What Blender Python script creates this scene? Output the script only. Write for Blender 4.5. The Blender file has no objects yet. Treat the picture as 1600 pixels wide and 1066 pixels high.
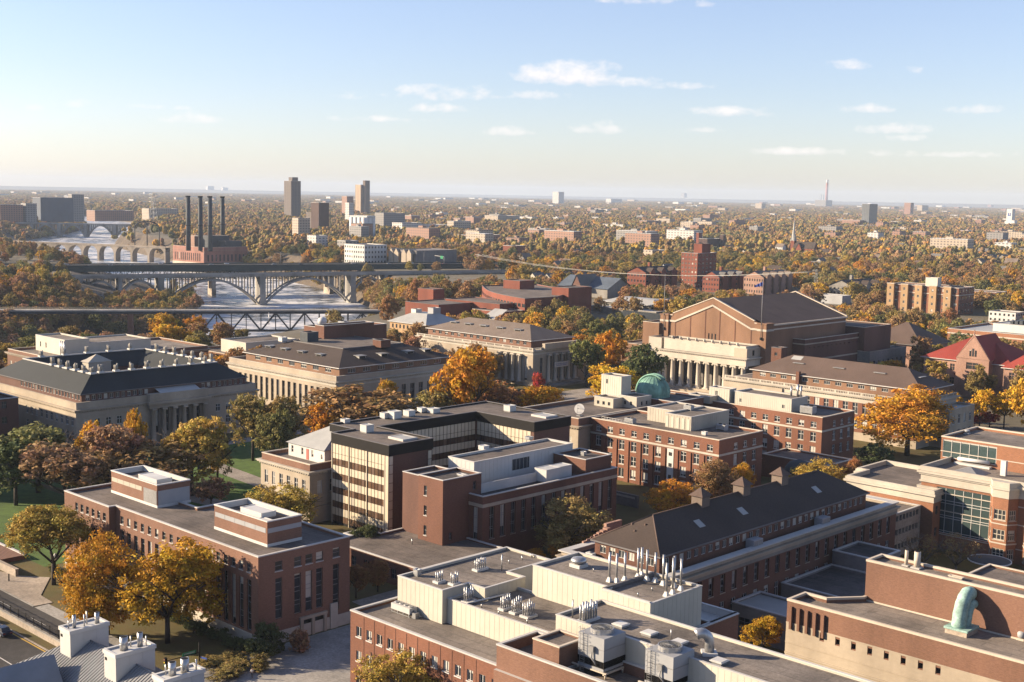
import bpy, math, random
from mathutils import Vector, Matrix, geometry
R = math.radians
SC = bpy.context.scene
COL = SC.collection
random.seed(7)

# ------------------------------------------------------------------ camera
CAM_H, FPX = 78.0, 2003.0                      # metres above the campus ground; focal length in pixels of a 1600 px wide frame
PITCH, ROLL, AZ = R(6.585), R(1.069), R(-43.99)
fw = Vector((math.sin(AZ)*math.cos(PITCH), math.cos(AZ)*math.cos(PITCH), -math.sin(PITCH)))
rt0 = Vector((math.cos(AZ), -math.sin(AZ), 0)); up0 = rt0.cross(fw)
rt = rt0*math.cos(ROLL)+up0*math.sin(ROLL); up = up0*math.cos(ROLL)-rt0*math.sin(ROLL)
cd = bpy.data.cameras.new('camera'); cam = bpy.data.objects.new('camera', cd); COL.objects.link(cam)
cd.sensor_width = 36.0; cd.lens = 36.0*FPX/1600.0; cd.clip_start = 1.0; cd.clip_end = 120000.0
cam.matrix_world = Matrix(((rt.x, up.x, -fw.x, 0), (rt.y, up.y, -fw.y, 0), (rt.z, up.z, -fw.z, CAM_H), (0, 0, 0, 1)))
SC.camera = cam

def at(px, py, z=0.0):
    """the place at height z that lies in the direction of a point of the photograph"""
    d = rt*((px-800)/FPX)+up*((533-py)/FPX)+fw
    t = (z-CAM_H)/d.z
    return Vector((d.x*t, d.y*t, z))
def pix(p):
    q = Vector(p)-Vector((0, 0, CAM_H)); w = q.dot(fw)
    return (800+FPX*q.dot(rt)/w, 533-FPX*q.dot(up)/w, w)
def height_at(x, y, py):
    lo, hi = -40.0, 400.0
    for _ in range(40):
        m = (lo+hi)/2
        if pix((x, y, m))[1] > py: lo = m
        else: hi = m
    return lo

# ------------------------------------------------------------------ sun, sky, exposure
SUN_AZ, SUN_EL = R(-127.5), R(19.5)            # clockwise from +Y
sd = Vector((math.sin(SUN_AZ)*math.cos(SUN_EL), math.cos(SUN_AZ)*math.cos(SUN_EL), math.sin(SUN_EL)))
sl = bpy.data.lights.new('sun', 'SUN'); so = bpy.data.objects.new('sun', sl); COL.objects.link(so)
sl.energy = 5.0; sl.angle = R(0.53); sl.color = (1.0, 0.80, 0.56)
so.location = sd*300; so.rotation_euler = sd.to_track_quat('Z', 'Y').to_euler()
SC.view_settings.view_transform = 'Standard'; SC.view_settings.look = 'None'
SC.view_settings.exposure = 1.46; SC.view_settings.gamma = 1.0; SC.view_settings.use_curve_mapping = False
SC.render.engine = 'CYCLES'
SC.cycles.max_bounces = 6; SC.cycles.diffuse_bounces = 1; SC.cycles.glossy_bounces = 2; SC.cycles.transmission_bounces = 3
SC.cycles.volume_bounces = 0; SC.cycles.transparent_max_bounces = 6
SC.cycles.use_denoising = True; SC.cycles.caustics_reflective = False; SC.cycles.caustics_refractive = False
try: SC.cycles.denoiser = 'OPENIMAGEDENOISE'
except Exception: pass

W = bpy.data.worlds.new('World'); SC.world = W; W.use_nodes = True
wn, wl = W.node_tree.nodes, W.node_tree.links
wn.clear()
class NG:
    """tiny helper to write node maths"""
    def __init__(s, tree): s.t = tree; s.n = tree.nodes; s.l = tree.links
    def put(s, sock, v):
        if isinstance(v, bpy.types.NodeSocket): s.l.new(v, sock)
        elif v is not None: sock.default_value = v
    def m(s, op, a, b=None, c=None, clamp=False):
        n = s.n.new('ShaderNodeMath'); n.operation = op; n.use_clamp = clamp
        for i, v in enumerate((a, b, c)):
            if v is not None: s.put(n.inputs[i], v)
        return n.outputs[0]
    def mix(s, f, a, b, mode='MIX'):
        n = s.n.new('ShaderNodeMix'); n.data_type = 'RGBA'; n.blend_type = mode; n.clamp_factor = True
        s.put(n.inputs[0], f); s.put(n.inputs[6], a); s.put(n.inputs[7], b); return n.outputs[2]
    def noise(s, vec, scale, detail=3, rough=.55, out=0):
        n = s.n.new('ShaderNodeTexNoise'); n.inputs['Scale'].default_value = scale
        n.inputs['Detail'].default_value = detail; n.inputs['Roughness'].default_value = rough
        if vec is not None: s.l.new(vec, n.inputs['Vector'])
        return n.outputs[out]
    def ramp(s, f, stops):
        n = s.n.new('ShaderNodeValToRGB'); e = n.color_ramp.elements
        while len(e) < len(stops): e.new(.5)
        for k, (p, c) in zip(e, stops):
            k.position = p; k.color = (c[0], c[1], c[2], 1) if not isinstance(c, (int, float)) else (c, c, c, 1)
        s.l.new(f, n.inputs[0]); return n.outputs[0]
    def mr(s, v, a, b, c=0., d=1.):
        n = s.n.new('ShaderNodeMapRange'); n.clamp = True
        s.put(n.inputs[0], v)
        for i, x in enumerate((a, b, c, d)): n.inputs[i+1].default_value = x
        return n.outputs[0]
    def sep(s, v):
        n = s.n.new('ShaderNodeSeparateXYZ'); s.l.new(v, n.inputs[0]); return n.outputs
    def comb(s, x, y, z):
        n = s.n.new('ShaderNodeCombineXYZ')
        for i, v in enumerate((x, y, z)): s.put(n.inputs[i], v)
        return n.outputs[0]
g_ = NG(W.node_tree)
sky = wn.new('ShaderNodeTexSky'); sky.sky_type = 'NISHITA'; sky.sun_disc = False
sky.sun_elevation = SUN_EL; sky.sun_rotation = SUN_AZ
sky.altitude = 300; sky.air_density = 1.0; sky.dust_density = 0.6; sky.ozone_density = 1.5
tcw = wn.new('ShaderNodeTexCoord'); dx, dy, dz = g_.sep(tcw.outputs['Generated'])
az_ = g_.m('ARCTAN2', dx, dy)                                            # clockwise from +Y
el_ = g_.m('ARCTANGENT', g_.m('DIVIDE', dz, g_.m('SQRT', g_.m('ADD', g_.m('MULTIPLY', dx, dx), g_.m('MULTIPLY', dy, dy)))))
PER = R(48.0)                                                            # the same bank of small clouds goes on all round the sky
azw = g_.m('SUBTRACT', g_.m('FLOORED_MODULO', g_.m('ADD', g_.m('SUBTRACT', az_, AZ), PER/2), PER), PER/2)
nz1 = g_.noise(g_.comb(g_.m('MULTIPLY', az_, 60.), g_.m('MULTIPLY', el_, 95.), 0.), 1.0, 6, .62)
nz2 = g_.noise(g_.comb(g_.m('MULTIPLY', az_, 22.), g_.m('MULTIPLY', el_, 60.), 4.), 1.0, 3, .5)
CL = [(888, 120, 74, 17, 1.), (975, 130, 60, 7, .75), (690, 147, 88, 10, .85), (632, 141, 24, 7, .8), (840, 151, 38, 6, .75), (545, 151, 24, 5, .5), (305, 187, 42, 7, .65),
      (795, 207, 34, 6, .65), (935, 201, 36, 9, .85), (690, 172, 44, 6, .7), (1140, 177, 58, 7, .8), (1325, 104, 27, 7, .7), (1430, 110, 16, 6, .5), (1355, 171, 32, 6, .7),
      (1385, 202, 48, 7, .75), (1418, 217, 26, 4, .5), (112, 162, 24, 5, .5), (52, 169, 14, 4, .5), (1520, 173, 42, 5, .25), (590, 187, 70, 4, .35), (1060, 135, 50, 5, .3),
      (1000, 1, 60, 6, .6), (1108, 7, 20, 6, .6), (1100, 203, 24, 4, .3), (250, 168, 36, 3, .3), (1250, 238, 90, 5, .25), (1480, 242, 80, 4, .25)]
mask = None; base = None
layers = []                                                               # clouds that do not overlap in azimuth share one lookup
for (px, py, hw, hh, k) in sorted(CL):
    d = (rt*((px-800)/FPX)+up*((533-py)/FPX)+fw).normalized()
    e = (math.atan2(d.x, d.y)-AZ, math.asin(d.z), hw/FPX*1.15, hh/FPX*1.6, k)
    for L in layers:
        if e[0]-e[2]*1.5 > L[-1][0]+L[-1][2]*1.5: L.append(e); break
    else: layers.append([e])
azn = g_.m('ADD', g_.m('DIVIDE', azw, PER), .5)
for L in layers:
    rp = wn.new('ShaderNodeValToRGB'); rp.color_ramp.interpolation = 'CONSTANT'; el = rp.color_ramp.elements
    while len(el) < len(L): el.new(.99)
    while len(el) > len(L): el.remove(el[-1])
    for q, e in enumerate(L):
        el[q].position = 0. if q == 0 else ((L[q-1][0]+L[q-1][2]*1.5+e[0]-e[2]*1.5)/2)/PER+.5
        el[q].color = (e[0]/PER+.5, e[1]*5., e[2]*10., e[3]*35.)
    wl.new(azn, rp.inputs[0])
    sc_ = wn.new('ShaderNodeSeparateColor'); wl.new(rp.outputs[0], sc_.inputs[0])
    u = g_.m('DIVIDE', g_.m('MULTIPLY', g_.m('SUBTRACT', azn, sc_.outputs[0]), PER*10.), sc_.outputs[2])
    v = g_.m('DIVIDE', g_.m('MULTIPLY', g_.m('SUBTRACT', el_, g_.m('MULTIPLY', sc_.outputs[1], .2)), 35.), rp.outputs[1])
    v2 = g_.m('ADD', v, g_.m('MULTIPLY', g_.m('MINIMUM', v, 0.0), .7))     # flatter undersides
    r2 = g_.m('ADD', g_.m('MULTIPLY', u, u), g_.m('MULTIPLY', v2, v2))
    k_ = g_.m('ADD', .35, g_.m('MULTIPLY', rp.outputs[1], .95))             # thin clouds are fainter
    s = g_.m('MULTIPLY', g_.m('SUBTRACT', 1.15, r2), k_)
    mask = s if mask is None else g_.m('MAXIMUM', mask, s)
    w_ = g_.m('MULTIPLY', g_.m('MAXIMUM', s, 0.), v)
    base = w_ if base is None else g_.m('ADD', base, w_)
dens = g_.m('ADD', g_.m('MULTIPLY', g_.m('MAXIMUM', mask, -1.), .62), g_.m('MULTIPLY', g_.m('SUBTRACT', g_.m('ADD', g_.m('MULTIPLY', nz1, .7), g_.m('MULTIPLY', nz2, .3)), .5), 2.6))
cov = g_.mr(dens, .08, .78)
cov = g_.m('MULTIPLY', cov, .8)
shade = g_.mr(g_.m('ADD', base, g_.m('MULTIPLY', nz1, .5)), -.35, .75)
bgs = wn.new('ShaderNodeBackground'); bgs.inputs['Strength'].default_value = 0.059
CLOUD_LO, CLOUD_HI = (6.4, 6.0, 6.1, 1), (7.6, 7.0, 6.6, 1)
ccol = g_.mix(shade, CLOUD_LO, CLOUD_HI)
hs_ = wn.new('ShaderNodeHueSaturation'); hs_.inputs['Saturation'].default_value = .86; wl.new(sky.outputs[0], hs_.inputs['Color'])
skyt = g_.mix(1.0, hs_.outputs[0], (1.05, 1.045, 1.25, 1), 'MULTIPLY')          # camera white balance
skyc = g_.mix(cov, skyt, ccol)
wl.new(skyc, bgs.inputs['Color'])
wo = wn.new('ShaderNodeOutputWorld'); wl.new(bgs.outputs[0], wo.inputs['Surface'])

# ------------------------------------------------------------------ materials
MATS = {}
ALB = .79                                      # all base colours lowered together so the raised exposure brightens the sky
def new_mat(name):
    m = bpy.data.materials.new(name); m.use_nodes = True; MATS[name] = m
    nt = m.node_tree; b = nt.nodes['Principled BSDF']; return m, NG(nt), b
def pos_vec(g, kx=1., kz=1., wall=False):
    n = g.n.new('ShaderNodeNewGeometry'); x, y, z = g.sep(n.outputs['Position'])
    if wall: return g.comb(g.m('MULTIPLY', g.m('ADD', x, g.m('MULTIPLY', y, 1.03)), kx), 0., g.m('MULTIPLY', z, kz))
    return g.comb(g.m('MULTIPLY', x, kx), g.m('MULTIPLY', y, kx), g.m('MULTIPLY', z, kz))
def c4(c): return (c[0], c[1], c[2], 1.)
def mat(name, c, rough=.8, var=.25, scale=.6, wall=False, kz=1., kx=1., stain=.15, stain_scale=.09, bump=0., metal=0., spec=.3, c2=None, fine=0):
    m, g, b = new_mat(name)
    c = tuple(x*ALB for x in c); c2 = tuple(x*ALB for x in c2) if c2 else None
    v = pos_vec(g, kx, kz, wall)
    lo = tuple(x*(1-var) for x in c); hi = c2 if c2 else tuple(min(1, x*(1+var)) for x in c)
    n1 = g.noise(v, scale, 4, .65)
    col = g.ramp(n1, [(.3, lo), (.7, hi)])
    if fine:
        n3 = g.noise(v, fine, 2, .7)
        col = g.mix(.8, col, g.ramp(n3, [(.25, .62), (.75, 1.25)]), 'MULTIPLY')
    if stain:
        n2 = g.noise(pos_vec(g, 1., .35 if wall else 1., False), stain_scale, 5, .6)
        col = g.mix(1., col, g.ramp(n2, [(.3, 1-stain*1.6), (.62, 1.0+stain*.3)]), 'MULTIPLY')
    if name.startswith('gravel'):                # lapped membrane strips and ponding stains
        bt = g.n.new('ShaderNodeTexBrick'); g.l.new(pos_vec(g), bt.inputs['Vector']); bt.inputs['Scale'].default_value = .1
        for k_, v_ in (('Color1', (.86, .86, .87, 1)), ('Color2', (1.1, 1.08, 1.06, 1)), ('Mortar', (.66, .66, .68, 1))): bt.inputs[k_].default_value = v_
        for k_, v_ in (('Mortar Size', .012), ('Brick Width', .95), ('Row Height', .21), ('Bias', .1)): bt.inputs[k_].default_value = v_
        col = g.mix(.7, col, bt.outputs['Color'], 'MULTIPLY')
        n4 = g.noise(pos_vec(g), .23, 5, .7); col = g.mix(1., col, g.ramp(n4, [(.36, .72), (.44, 1.), (.62, 1.), (.72, 1.14)]), 'MULTIPLY')
    g.l.new(col, b.inputs['Base Color'])
    b.inputs['Roughness'].default_value = rough; b.inputs['Metallic'].default_value = metal
    b.inputs['Specular IOR Level'].default_value = spec
    if bump:
        bn = g.n.new('ShaderNodeBump'); bn.inputs['Strength'].default_value = bump; bn.inputs['Distance'].default_value = .05
        g.l.new(n1, bn.inputs['Height']); g.l.new(bn.outputs[0], b.inputs['Normal'])
    return m
BR = dict(wall=True, kz=5., kx=.9, scale=1.3, rough=.9, stain=.2, fine=3.2)
mat('brick_red', (0.238, 0.104, 0.065), var=.2, **BR)
mat('brick_salmon', (0.238, 0.128, 0.088), var=.18, **BR)
mat('brick_brown', (0.170, 0.081, 0.056), var=.2, **BR)
mat('brick_dark', (0.160, 0.084, 0.064), var=.2, **BR)
mat('brick_tan', (0.280, 0.160, 0.100), var=.14, **BR)
mat('brick_orange', (.33, .155, .088), var=.2, **BR)
mat('brick_yellow', (.47, .31, .17), var=.15, **BR)
mat('brick_modern', (0.230, 0.075, 0.049), var=.15, **BR)
mat('stone', (0.440, 0.370, 0.286), var=.07, wall=True, kz=2., scale=.7, stain=.2)
mat('stone_white', (0.533, 0.482, 0.404), var=.08, wall=True, kz=2., scale=.7, stain=.15)
mat('stone_grey', (0.264, 0.248, 0.224), var=.14, wall=True, kz=2., scale=.7, stain=.22)
mat('stone_dark', (.22, .20, .19), var=.15, wall=True, kz=2., scale=.7, stain=.2)
mat('stone_pink', (.40, .24, .18), var=.2, wall=True, kz=3., scale=1.2, stain=.2, fine=2.)
mat('stone_arch', (.45, .38, .30), var=.15, wall=True, kz=2., scale=.4, stain=.25)
mat('coping', (0.558, 0.540, 0.513), var=.06, stain=.1, rough=.6)
mat('coping_cream', (.62, .54, .44), var=.06, stain=.1, rough=.7)
mat('coping_dark', (.16, .15, .15), var=.1, stain=.1, rough=.6)
mat('gravel', (.185, .155, .135), var=.16, scale=1.6, stain=.3, stain_scale=.12, rough=.95, bump=.25, fine=6.)
mat('gravel_dark', (.115, .10, .095), var=.16, scale=1.6, stain=.35, stain_scale=.12, rough=.95, bump=.25, fine=6.)
mat('gravel_light', (.25, .215, .185), var=.14, scale=1.6, stain=.3, stain_scale=.1, rough=.95, bump=.25, fine=6.)
mat('shingle_dark', (.070, .051, .042), var=.25, wall=True, kz=9., kx=1.2, scale=1.2, stain=.15, rough=.85, fine=3.)
mat('shingle_green', (.030, .036, .039), var=.2, wall=True, kz=9., scale=1.2, stain=.15, rough=.8, fine=3.)
mat('shingle_brown', (.135, .093, .075), var=.2, wall=True, kz=9., kx=1.2, scale=1.2, stain=.15, rough=.88, fine=3.)
mat('shingle_tan', (.21, .165, .135), var=.15, wall=True, kz=9., scale=1.2, stain=.15, rough=.88, fine=3.)
mat('shingle_grey', (.16, .155, .15), var=.15, wall=True, kz=9., scale=1.2, stain=.15, rough=.88)
mat('tile_red', (.30, .052, .038), var=.2, wall=True, kz=8., scale=1.5, stain=.15, rough=.8, fine=3.)
mat('metal_roof', (.26, .265, .275), var=.08, scale=.5, stain=.12, rough=.5)
mat('metal_pale', (.42, .42, .40), var=.06, scale=.5, stain=.12, rough=.5)
mat('panel_cream', (0.568, 0.533, 0.447), var=.05, wall=True, scale=.5, stain=.1, rough=.6)
mat('panel_beige', (0.468, 0.427, 0.351), var=.05, wall=True, scale=.5, stain=.12, rough=.6)
mat('panel_white', (0.581, 0.581, 0.563), var=.05, wall=True, scale=.5, stain=.1, rough=.55)
mat('panel_grey', (.36, .37, .385), var=.05, wall=True, scale=.5, stain=.1, rough=.55)
mat('panel_sand', (.62, .54, .41), var=.07, wall=True, scale=.4, stain=.06, rough=.5)
mat('white_paint', (0.648, 0.639, 0.612), var=.05, stain=.1, rough=.5)
mat('galvanised', (.55, .55, .55), var=.12, scale=2., stain=.15, rough=.38, metal=.7)
mat('metal_grey', (.30, .30, .30), var=.15, scale=2., stain=.15, rough=.5, metal=.3)
mat('copper_green', (.21, .40, .32), var=.2, scale=.9, kz=.35, stain=.25, stain_scale=.3, rough=.7)
mat('copper_pale', (.36, .55, .49), var=.14, scale=1.4, stain=.2, stain_scale=.35, rough=.7, fine=3.)
mat('black_metal', (.010, .009, .009), var=.2, stain=.1, rough=.7, spec=.15)
mat('steel_green', (.045, .062, .058), var=.2, stain=.2, rough=.7)
mat('steel_black', (.032, .034, .04), var=.2, stain=.2, rough=.7)
mat('stack_dark', (.055, .065, .075), var=.15, stain=.2, rough=.7)
mat('concrete', (.36, .34, .31), var=.12, scale=.4, stain=.25, rough=.9, fine=2.)
mat('concrete_warm', (.44, .37, .30), var=.10, scale=.4, stain=.22, rough=.9, fine=2.)
mat('concrete_bridge', (.37, .35, .32), var=.12, scale=.15, stain=.3, stain_scale=.05, rough=.9)
mat('paving', (.33, .29, .25), var=.12, scale=.5, stain=.25, rough=.9, fine=2.)
mat('asphalt', (.062, .058, .056), var=.2, scale=.8, stain=.3, rough=.9, fine=5.)
mat('paint_white', (.7, .68, .64), var=.1, rough=.7)
mat('paint_yellow', (.6, .38, .06), var=.1, rough=.7)
mat('lawn', (.085, .15, .028), var=.25, scale=.35, stain=.2, rough=.95, fine=4.)
mat('leaf_litter', (.20, .135, .045), c2=(.13, .12, .035), var=.3, scale=.3, stain=.25, rough=.95, fine=4.)
mat('soil', (.13, .10, .07), var=.25, scale=.2, stain=.25, rough=.95, fine=2.)
mat('bark', (.075, .06, .05), var=.3, scale=1.5, stain=.2, rough=.95)
mat('bark_pale', (.20, .15, .11), var=.25, scale=1.5, stain=.2, rough=.95)
mat('bronze_panel', (.13, .075, .05), var=.2, scale=.5, rough=.4, stain=.1, spec=.5)
mat('car_blue', (.02, .03, .06), var=.05, stain=0, rough=.25, spec=.6)
mat('car_silver', (.42, .42, .43), var=.05, stain=0, rough=.3, spec=.6)
mat('car_white', (.7, .7, .7), var=.05, stain=0, rough=.3, spec=.6)
mat('car_red', (.25, .02, .02), var=.05, stain=0, rough=.3, spec=.6)
mat('rubber', (.02, .02, .02), var=.1, stain=0, rough=.8)
mat('sign_green', (.02, .20, .09), var=.05, stain=0, rough=.5)
mat('sign_blue', (.06, .10, .35), var=.05, stain=0, rough=.5)
mat('skin', (.45, .27, .19), var=.08, stain=0, rough=.6)
mat('cloth_dark', (.03, .035, .06), var=.15, stain=0, rough=.9)
mat('cloth_white', (.65, .63, .6), var=.1, stain=0, rough=.9)
mat('cloth_red', (.45, .05, .05), var=.1, stain=0, rough=.9)
mat('roof_blue', (.10, .125, .16), var=.15, stain=.15, rough=.7)
mat('door_red', (.42, .13, .10), var=.1, stain=.1, rough=.6)
mat('yellow_sign', (.75, .55, .05), var=.05, stain=.0, rough=.6)
mat('tower_brown', (.145, .105, .085), var=.12, wall=True, scale=.05, stain=.1)
mat('tower_tan', (.42, .30, .19), var=.1, wall=True, scale=.05, stain=.1)
mat('mill_brown', (.085, .05, .042), var=.15, wall=True, scale=.08, stain=.15)
mat('slate_blue', (.055, .075, .11), var=.1, wall=True, scale=.05, stain=.1, rough=.5)
mat('sooty_brick', (.36, .17, .13), var=.15, wall=True, kz=3., scale=.2, stain=.2)
mat('chimney_red', (.38, .16, .12), var=.1, wall=True, scale=.1, stain=.1)

def glass_mat(name, dark=(.018, .02, .022), blind=(.44, .42, .37), amount=.5, rough=.12):
    """window pane: dark glass with a roller blind drawn to a different height in each window"""
    m, g, b = new_mat(name)
    oi = g.n.new('ShaderNodeObjectInfo'); tc = g.n.new('ShaderNodeTexCoord')
    z = g.sep(tc.outputs['Generated'])[2]
    r = oi.outputs['Random']
    h = g.m('SUBTRACT', 1., g.m('MULTIPLY', g.m('MAXIMUM', g.m('SUBTRACT', r, 1-amount), 0.), 1./max(amount, .01)))
    f = g.m('GREATER_THAN', z, h)
    r2 = g.m('FRACT', g.m('MULTIPLY', r, 37.7))
    dk = g.mix(r2, c4(dark), c4(tuple(x*2.6 for x in dark)))
    g.l.new(g.mix(f, dk, c4(blind)), b.inputs['Base Color'])
    b.inputs['Roughness'].default_value = rough; b.inputs['Specular IOR Level'].default_value = .55
    return m
glass_mat('glass', amount=.35)
glass_mat('glass_blind', amount=.85)
glass_mat('glass_plain', amount=.01)
glass_mat('glass_bronze', dark=(.05, .03, .02), amount=.01)
glass_mat('glass_teal', dark=(.03, .045, .045), amount=.01, rough=.05)
def facade_mat(name, wallc, winc, wx, wz, fx=.5, fz=.5, rough=.7):
    """far tower wall: window bands too small to tell apart"""
    wallc = tuple(x*ALB for x in wallc); winc = tuple(x*ALB for x in winc)
    m, g, b = new_mat(name)
    n = g.n.new('ShaderNodeNewGeometry'); x, y, z = g.sep(n.outputs['Position'])
    s = g.m('ADD', x, g.m('MULTIPLY', y, 1.0))
    a = g.m('LESS_THAN', g.m('FRACT', g.m('DIVIDE', s, wx)), fx); c = g.m('LESS_THAN', g.m('FRACT', g.m('DIVIDE', z, wz)), fz)
    nn = g.noise(n.outputs['Position'], .02, 2)
    wc = g.mix(nn, c4(tuple(v*.85 for v in wallc)), c4(tuple(v*1.15 for v in wallc)))
    up_ = g.m('LESS_THAN', g.m('ABSOLUTE', g.sep(n.outputs['Normal'])[2]), .5)
    g.l.new(g.mix(g.m('MULTIPLY', g.m('MULTIPLY', a, c), up_), wc, c4(winc)), b.inputs['Base Color']); b.inputs['Roughness'].default_value = rough
    return m
facade_mat('facade_brown', (.095, .068, .056), (.045, .035, .035), 9., 3.6, .55, .5)
facade_mat('facade_tan', (.46, .32, .20), (.10, .07, .06), 7., 4., .4, .8)
facade_mat('facade_glass', (.12, .13, .14), (.05, .06, .07), 5., 3.6, .7, .6, .4)
facade_mat('facade_white', (.55, .53, .50), (.12, .12, .13), 6., 3.8, .55, .4)
facade_mat('facade_brick', (.30, .16, .11), (.08, .06, .06), 5., 3.8, .45, .45)
facade_mat('facade_grey', (.24, .23, .22), (.08, .08, .09), 5.5, 3.8, .6, .42)
facade_mat('facade_beige', (.42, .35, .27), (.11, .09, .09), 5., 3.8, .5, .45)

# foliage: colour of each tree from its object colour, clumps vary inside one crown
def leaf_mat(name, attr=None):
    m, g, b = new_mat(name)
    if attr:
        a = g.n.new('ShaderNodeAttribute'); a.attribute_type = 'INSTANCER'; a.attribute_name = attr; base_ = a.outputs['Color']
    else:
        oi = g.n.new('ShaderNodeObjectInfo'); base_ = oi.outputs['Color']
    v = g.n.new('ShaderNodeAttribute'); v.attribute_type = 'GEOMETRY'; v.attribute_name = 'tone'
    tone = g.sep(v.outputs['Vector'])
    hue = g.n.new('ShaderNodeHueSaturation'); g.l.new(base_, hue.inputs['Color'])
    g.l.new(g.m('ADD', .483, g.m('MULTIPLY', tone[1], .034)), hue.inputs['Hue'])
    g.l.new(g.m('ADD', .6, g.m('MULTIPLY', tone[0], .85)), hue.inputs['Value'])
    g.l.new(hue.outputs[0], b.inputs['Base Color']); b.inputs['Roughness'].default_value = .75; b.inputs['Specular IOR Level'].default_value = .15
    tr = g.n.new('ShaderNodeBsdfTranslucent'); g.l.new(hue.outputs[0], tr.inputs['Color'])
    mx = g.n.new('ShaderNodeMixShader'); mx.inputs[0].default_value = .25
    g.l.new(b.outputs[0], mx.inputs[1]); g.l.new(tr.outputs[0], mx.inputs[2])
    g.l.new(mx.outputs[0], g.n['Material Output'].inputs['Surface'])
    return m
leaf_mat('leaf'); leaf_mat('leaf_far', 'tcol')
m, g, b = new_mat('water')
v = pos_vec(g)
wnz = g.noise(v, .06, 6, .65); wf = g.noise(v, .018, 3, .5)
foam = g.mr(g.m('ADD', g.m('MULTIPLY', wnz, .8), g.m('MULTIPLY', wf, .5)), .57, .74)
g.l.new(g.mix(foam, (.035, .045, .05, 1), (.55, .55, .56, 1)), b.inputs['Base Color'])
g.l.new(g.mr(foam, 0, 1, .22, .7), b.inputs['Roughness'])
bn = g.n.new('ShaderNodeBump'); bn.inputs['Strength'].default_value = .5; bn.inputs['Distance'].default_value = .5
g.l.new(g.noise(v, .25, 4), bn.inputs['Height']); g.l.new(bn.outputs[0], b.inputs['Normal'])
m, g, b = new_mat('ground')
v = pos_vec(g)
n1 = g.noise(v, .02, 6, .6); n2 = g.noise(v, .3, 3, .6)
c = g.ramp(n1, [(.3, (.075, .065, .035)), (.5, (.10, .08, .045)), (.7, (.13, .115, .085))])
g.l.new(g.mix(.6, c, g.ramp(n2, [(.3, .7), (.7, 1.25)]), 'MULTIPLY'), b.inputs['Base Color']); b.inputs['Roughness'].default_value = .95

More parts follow.
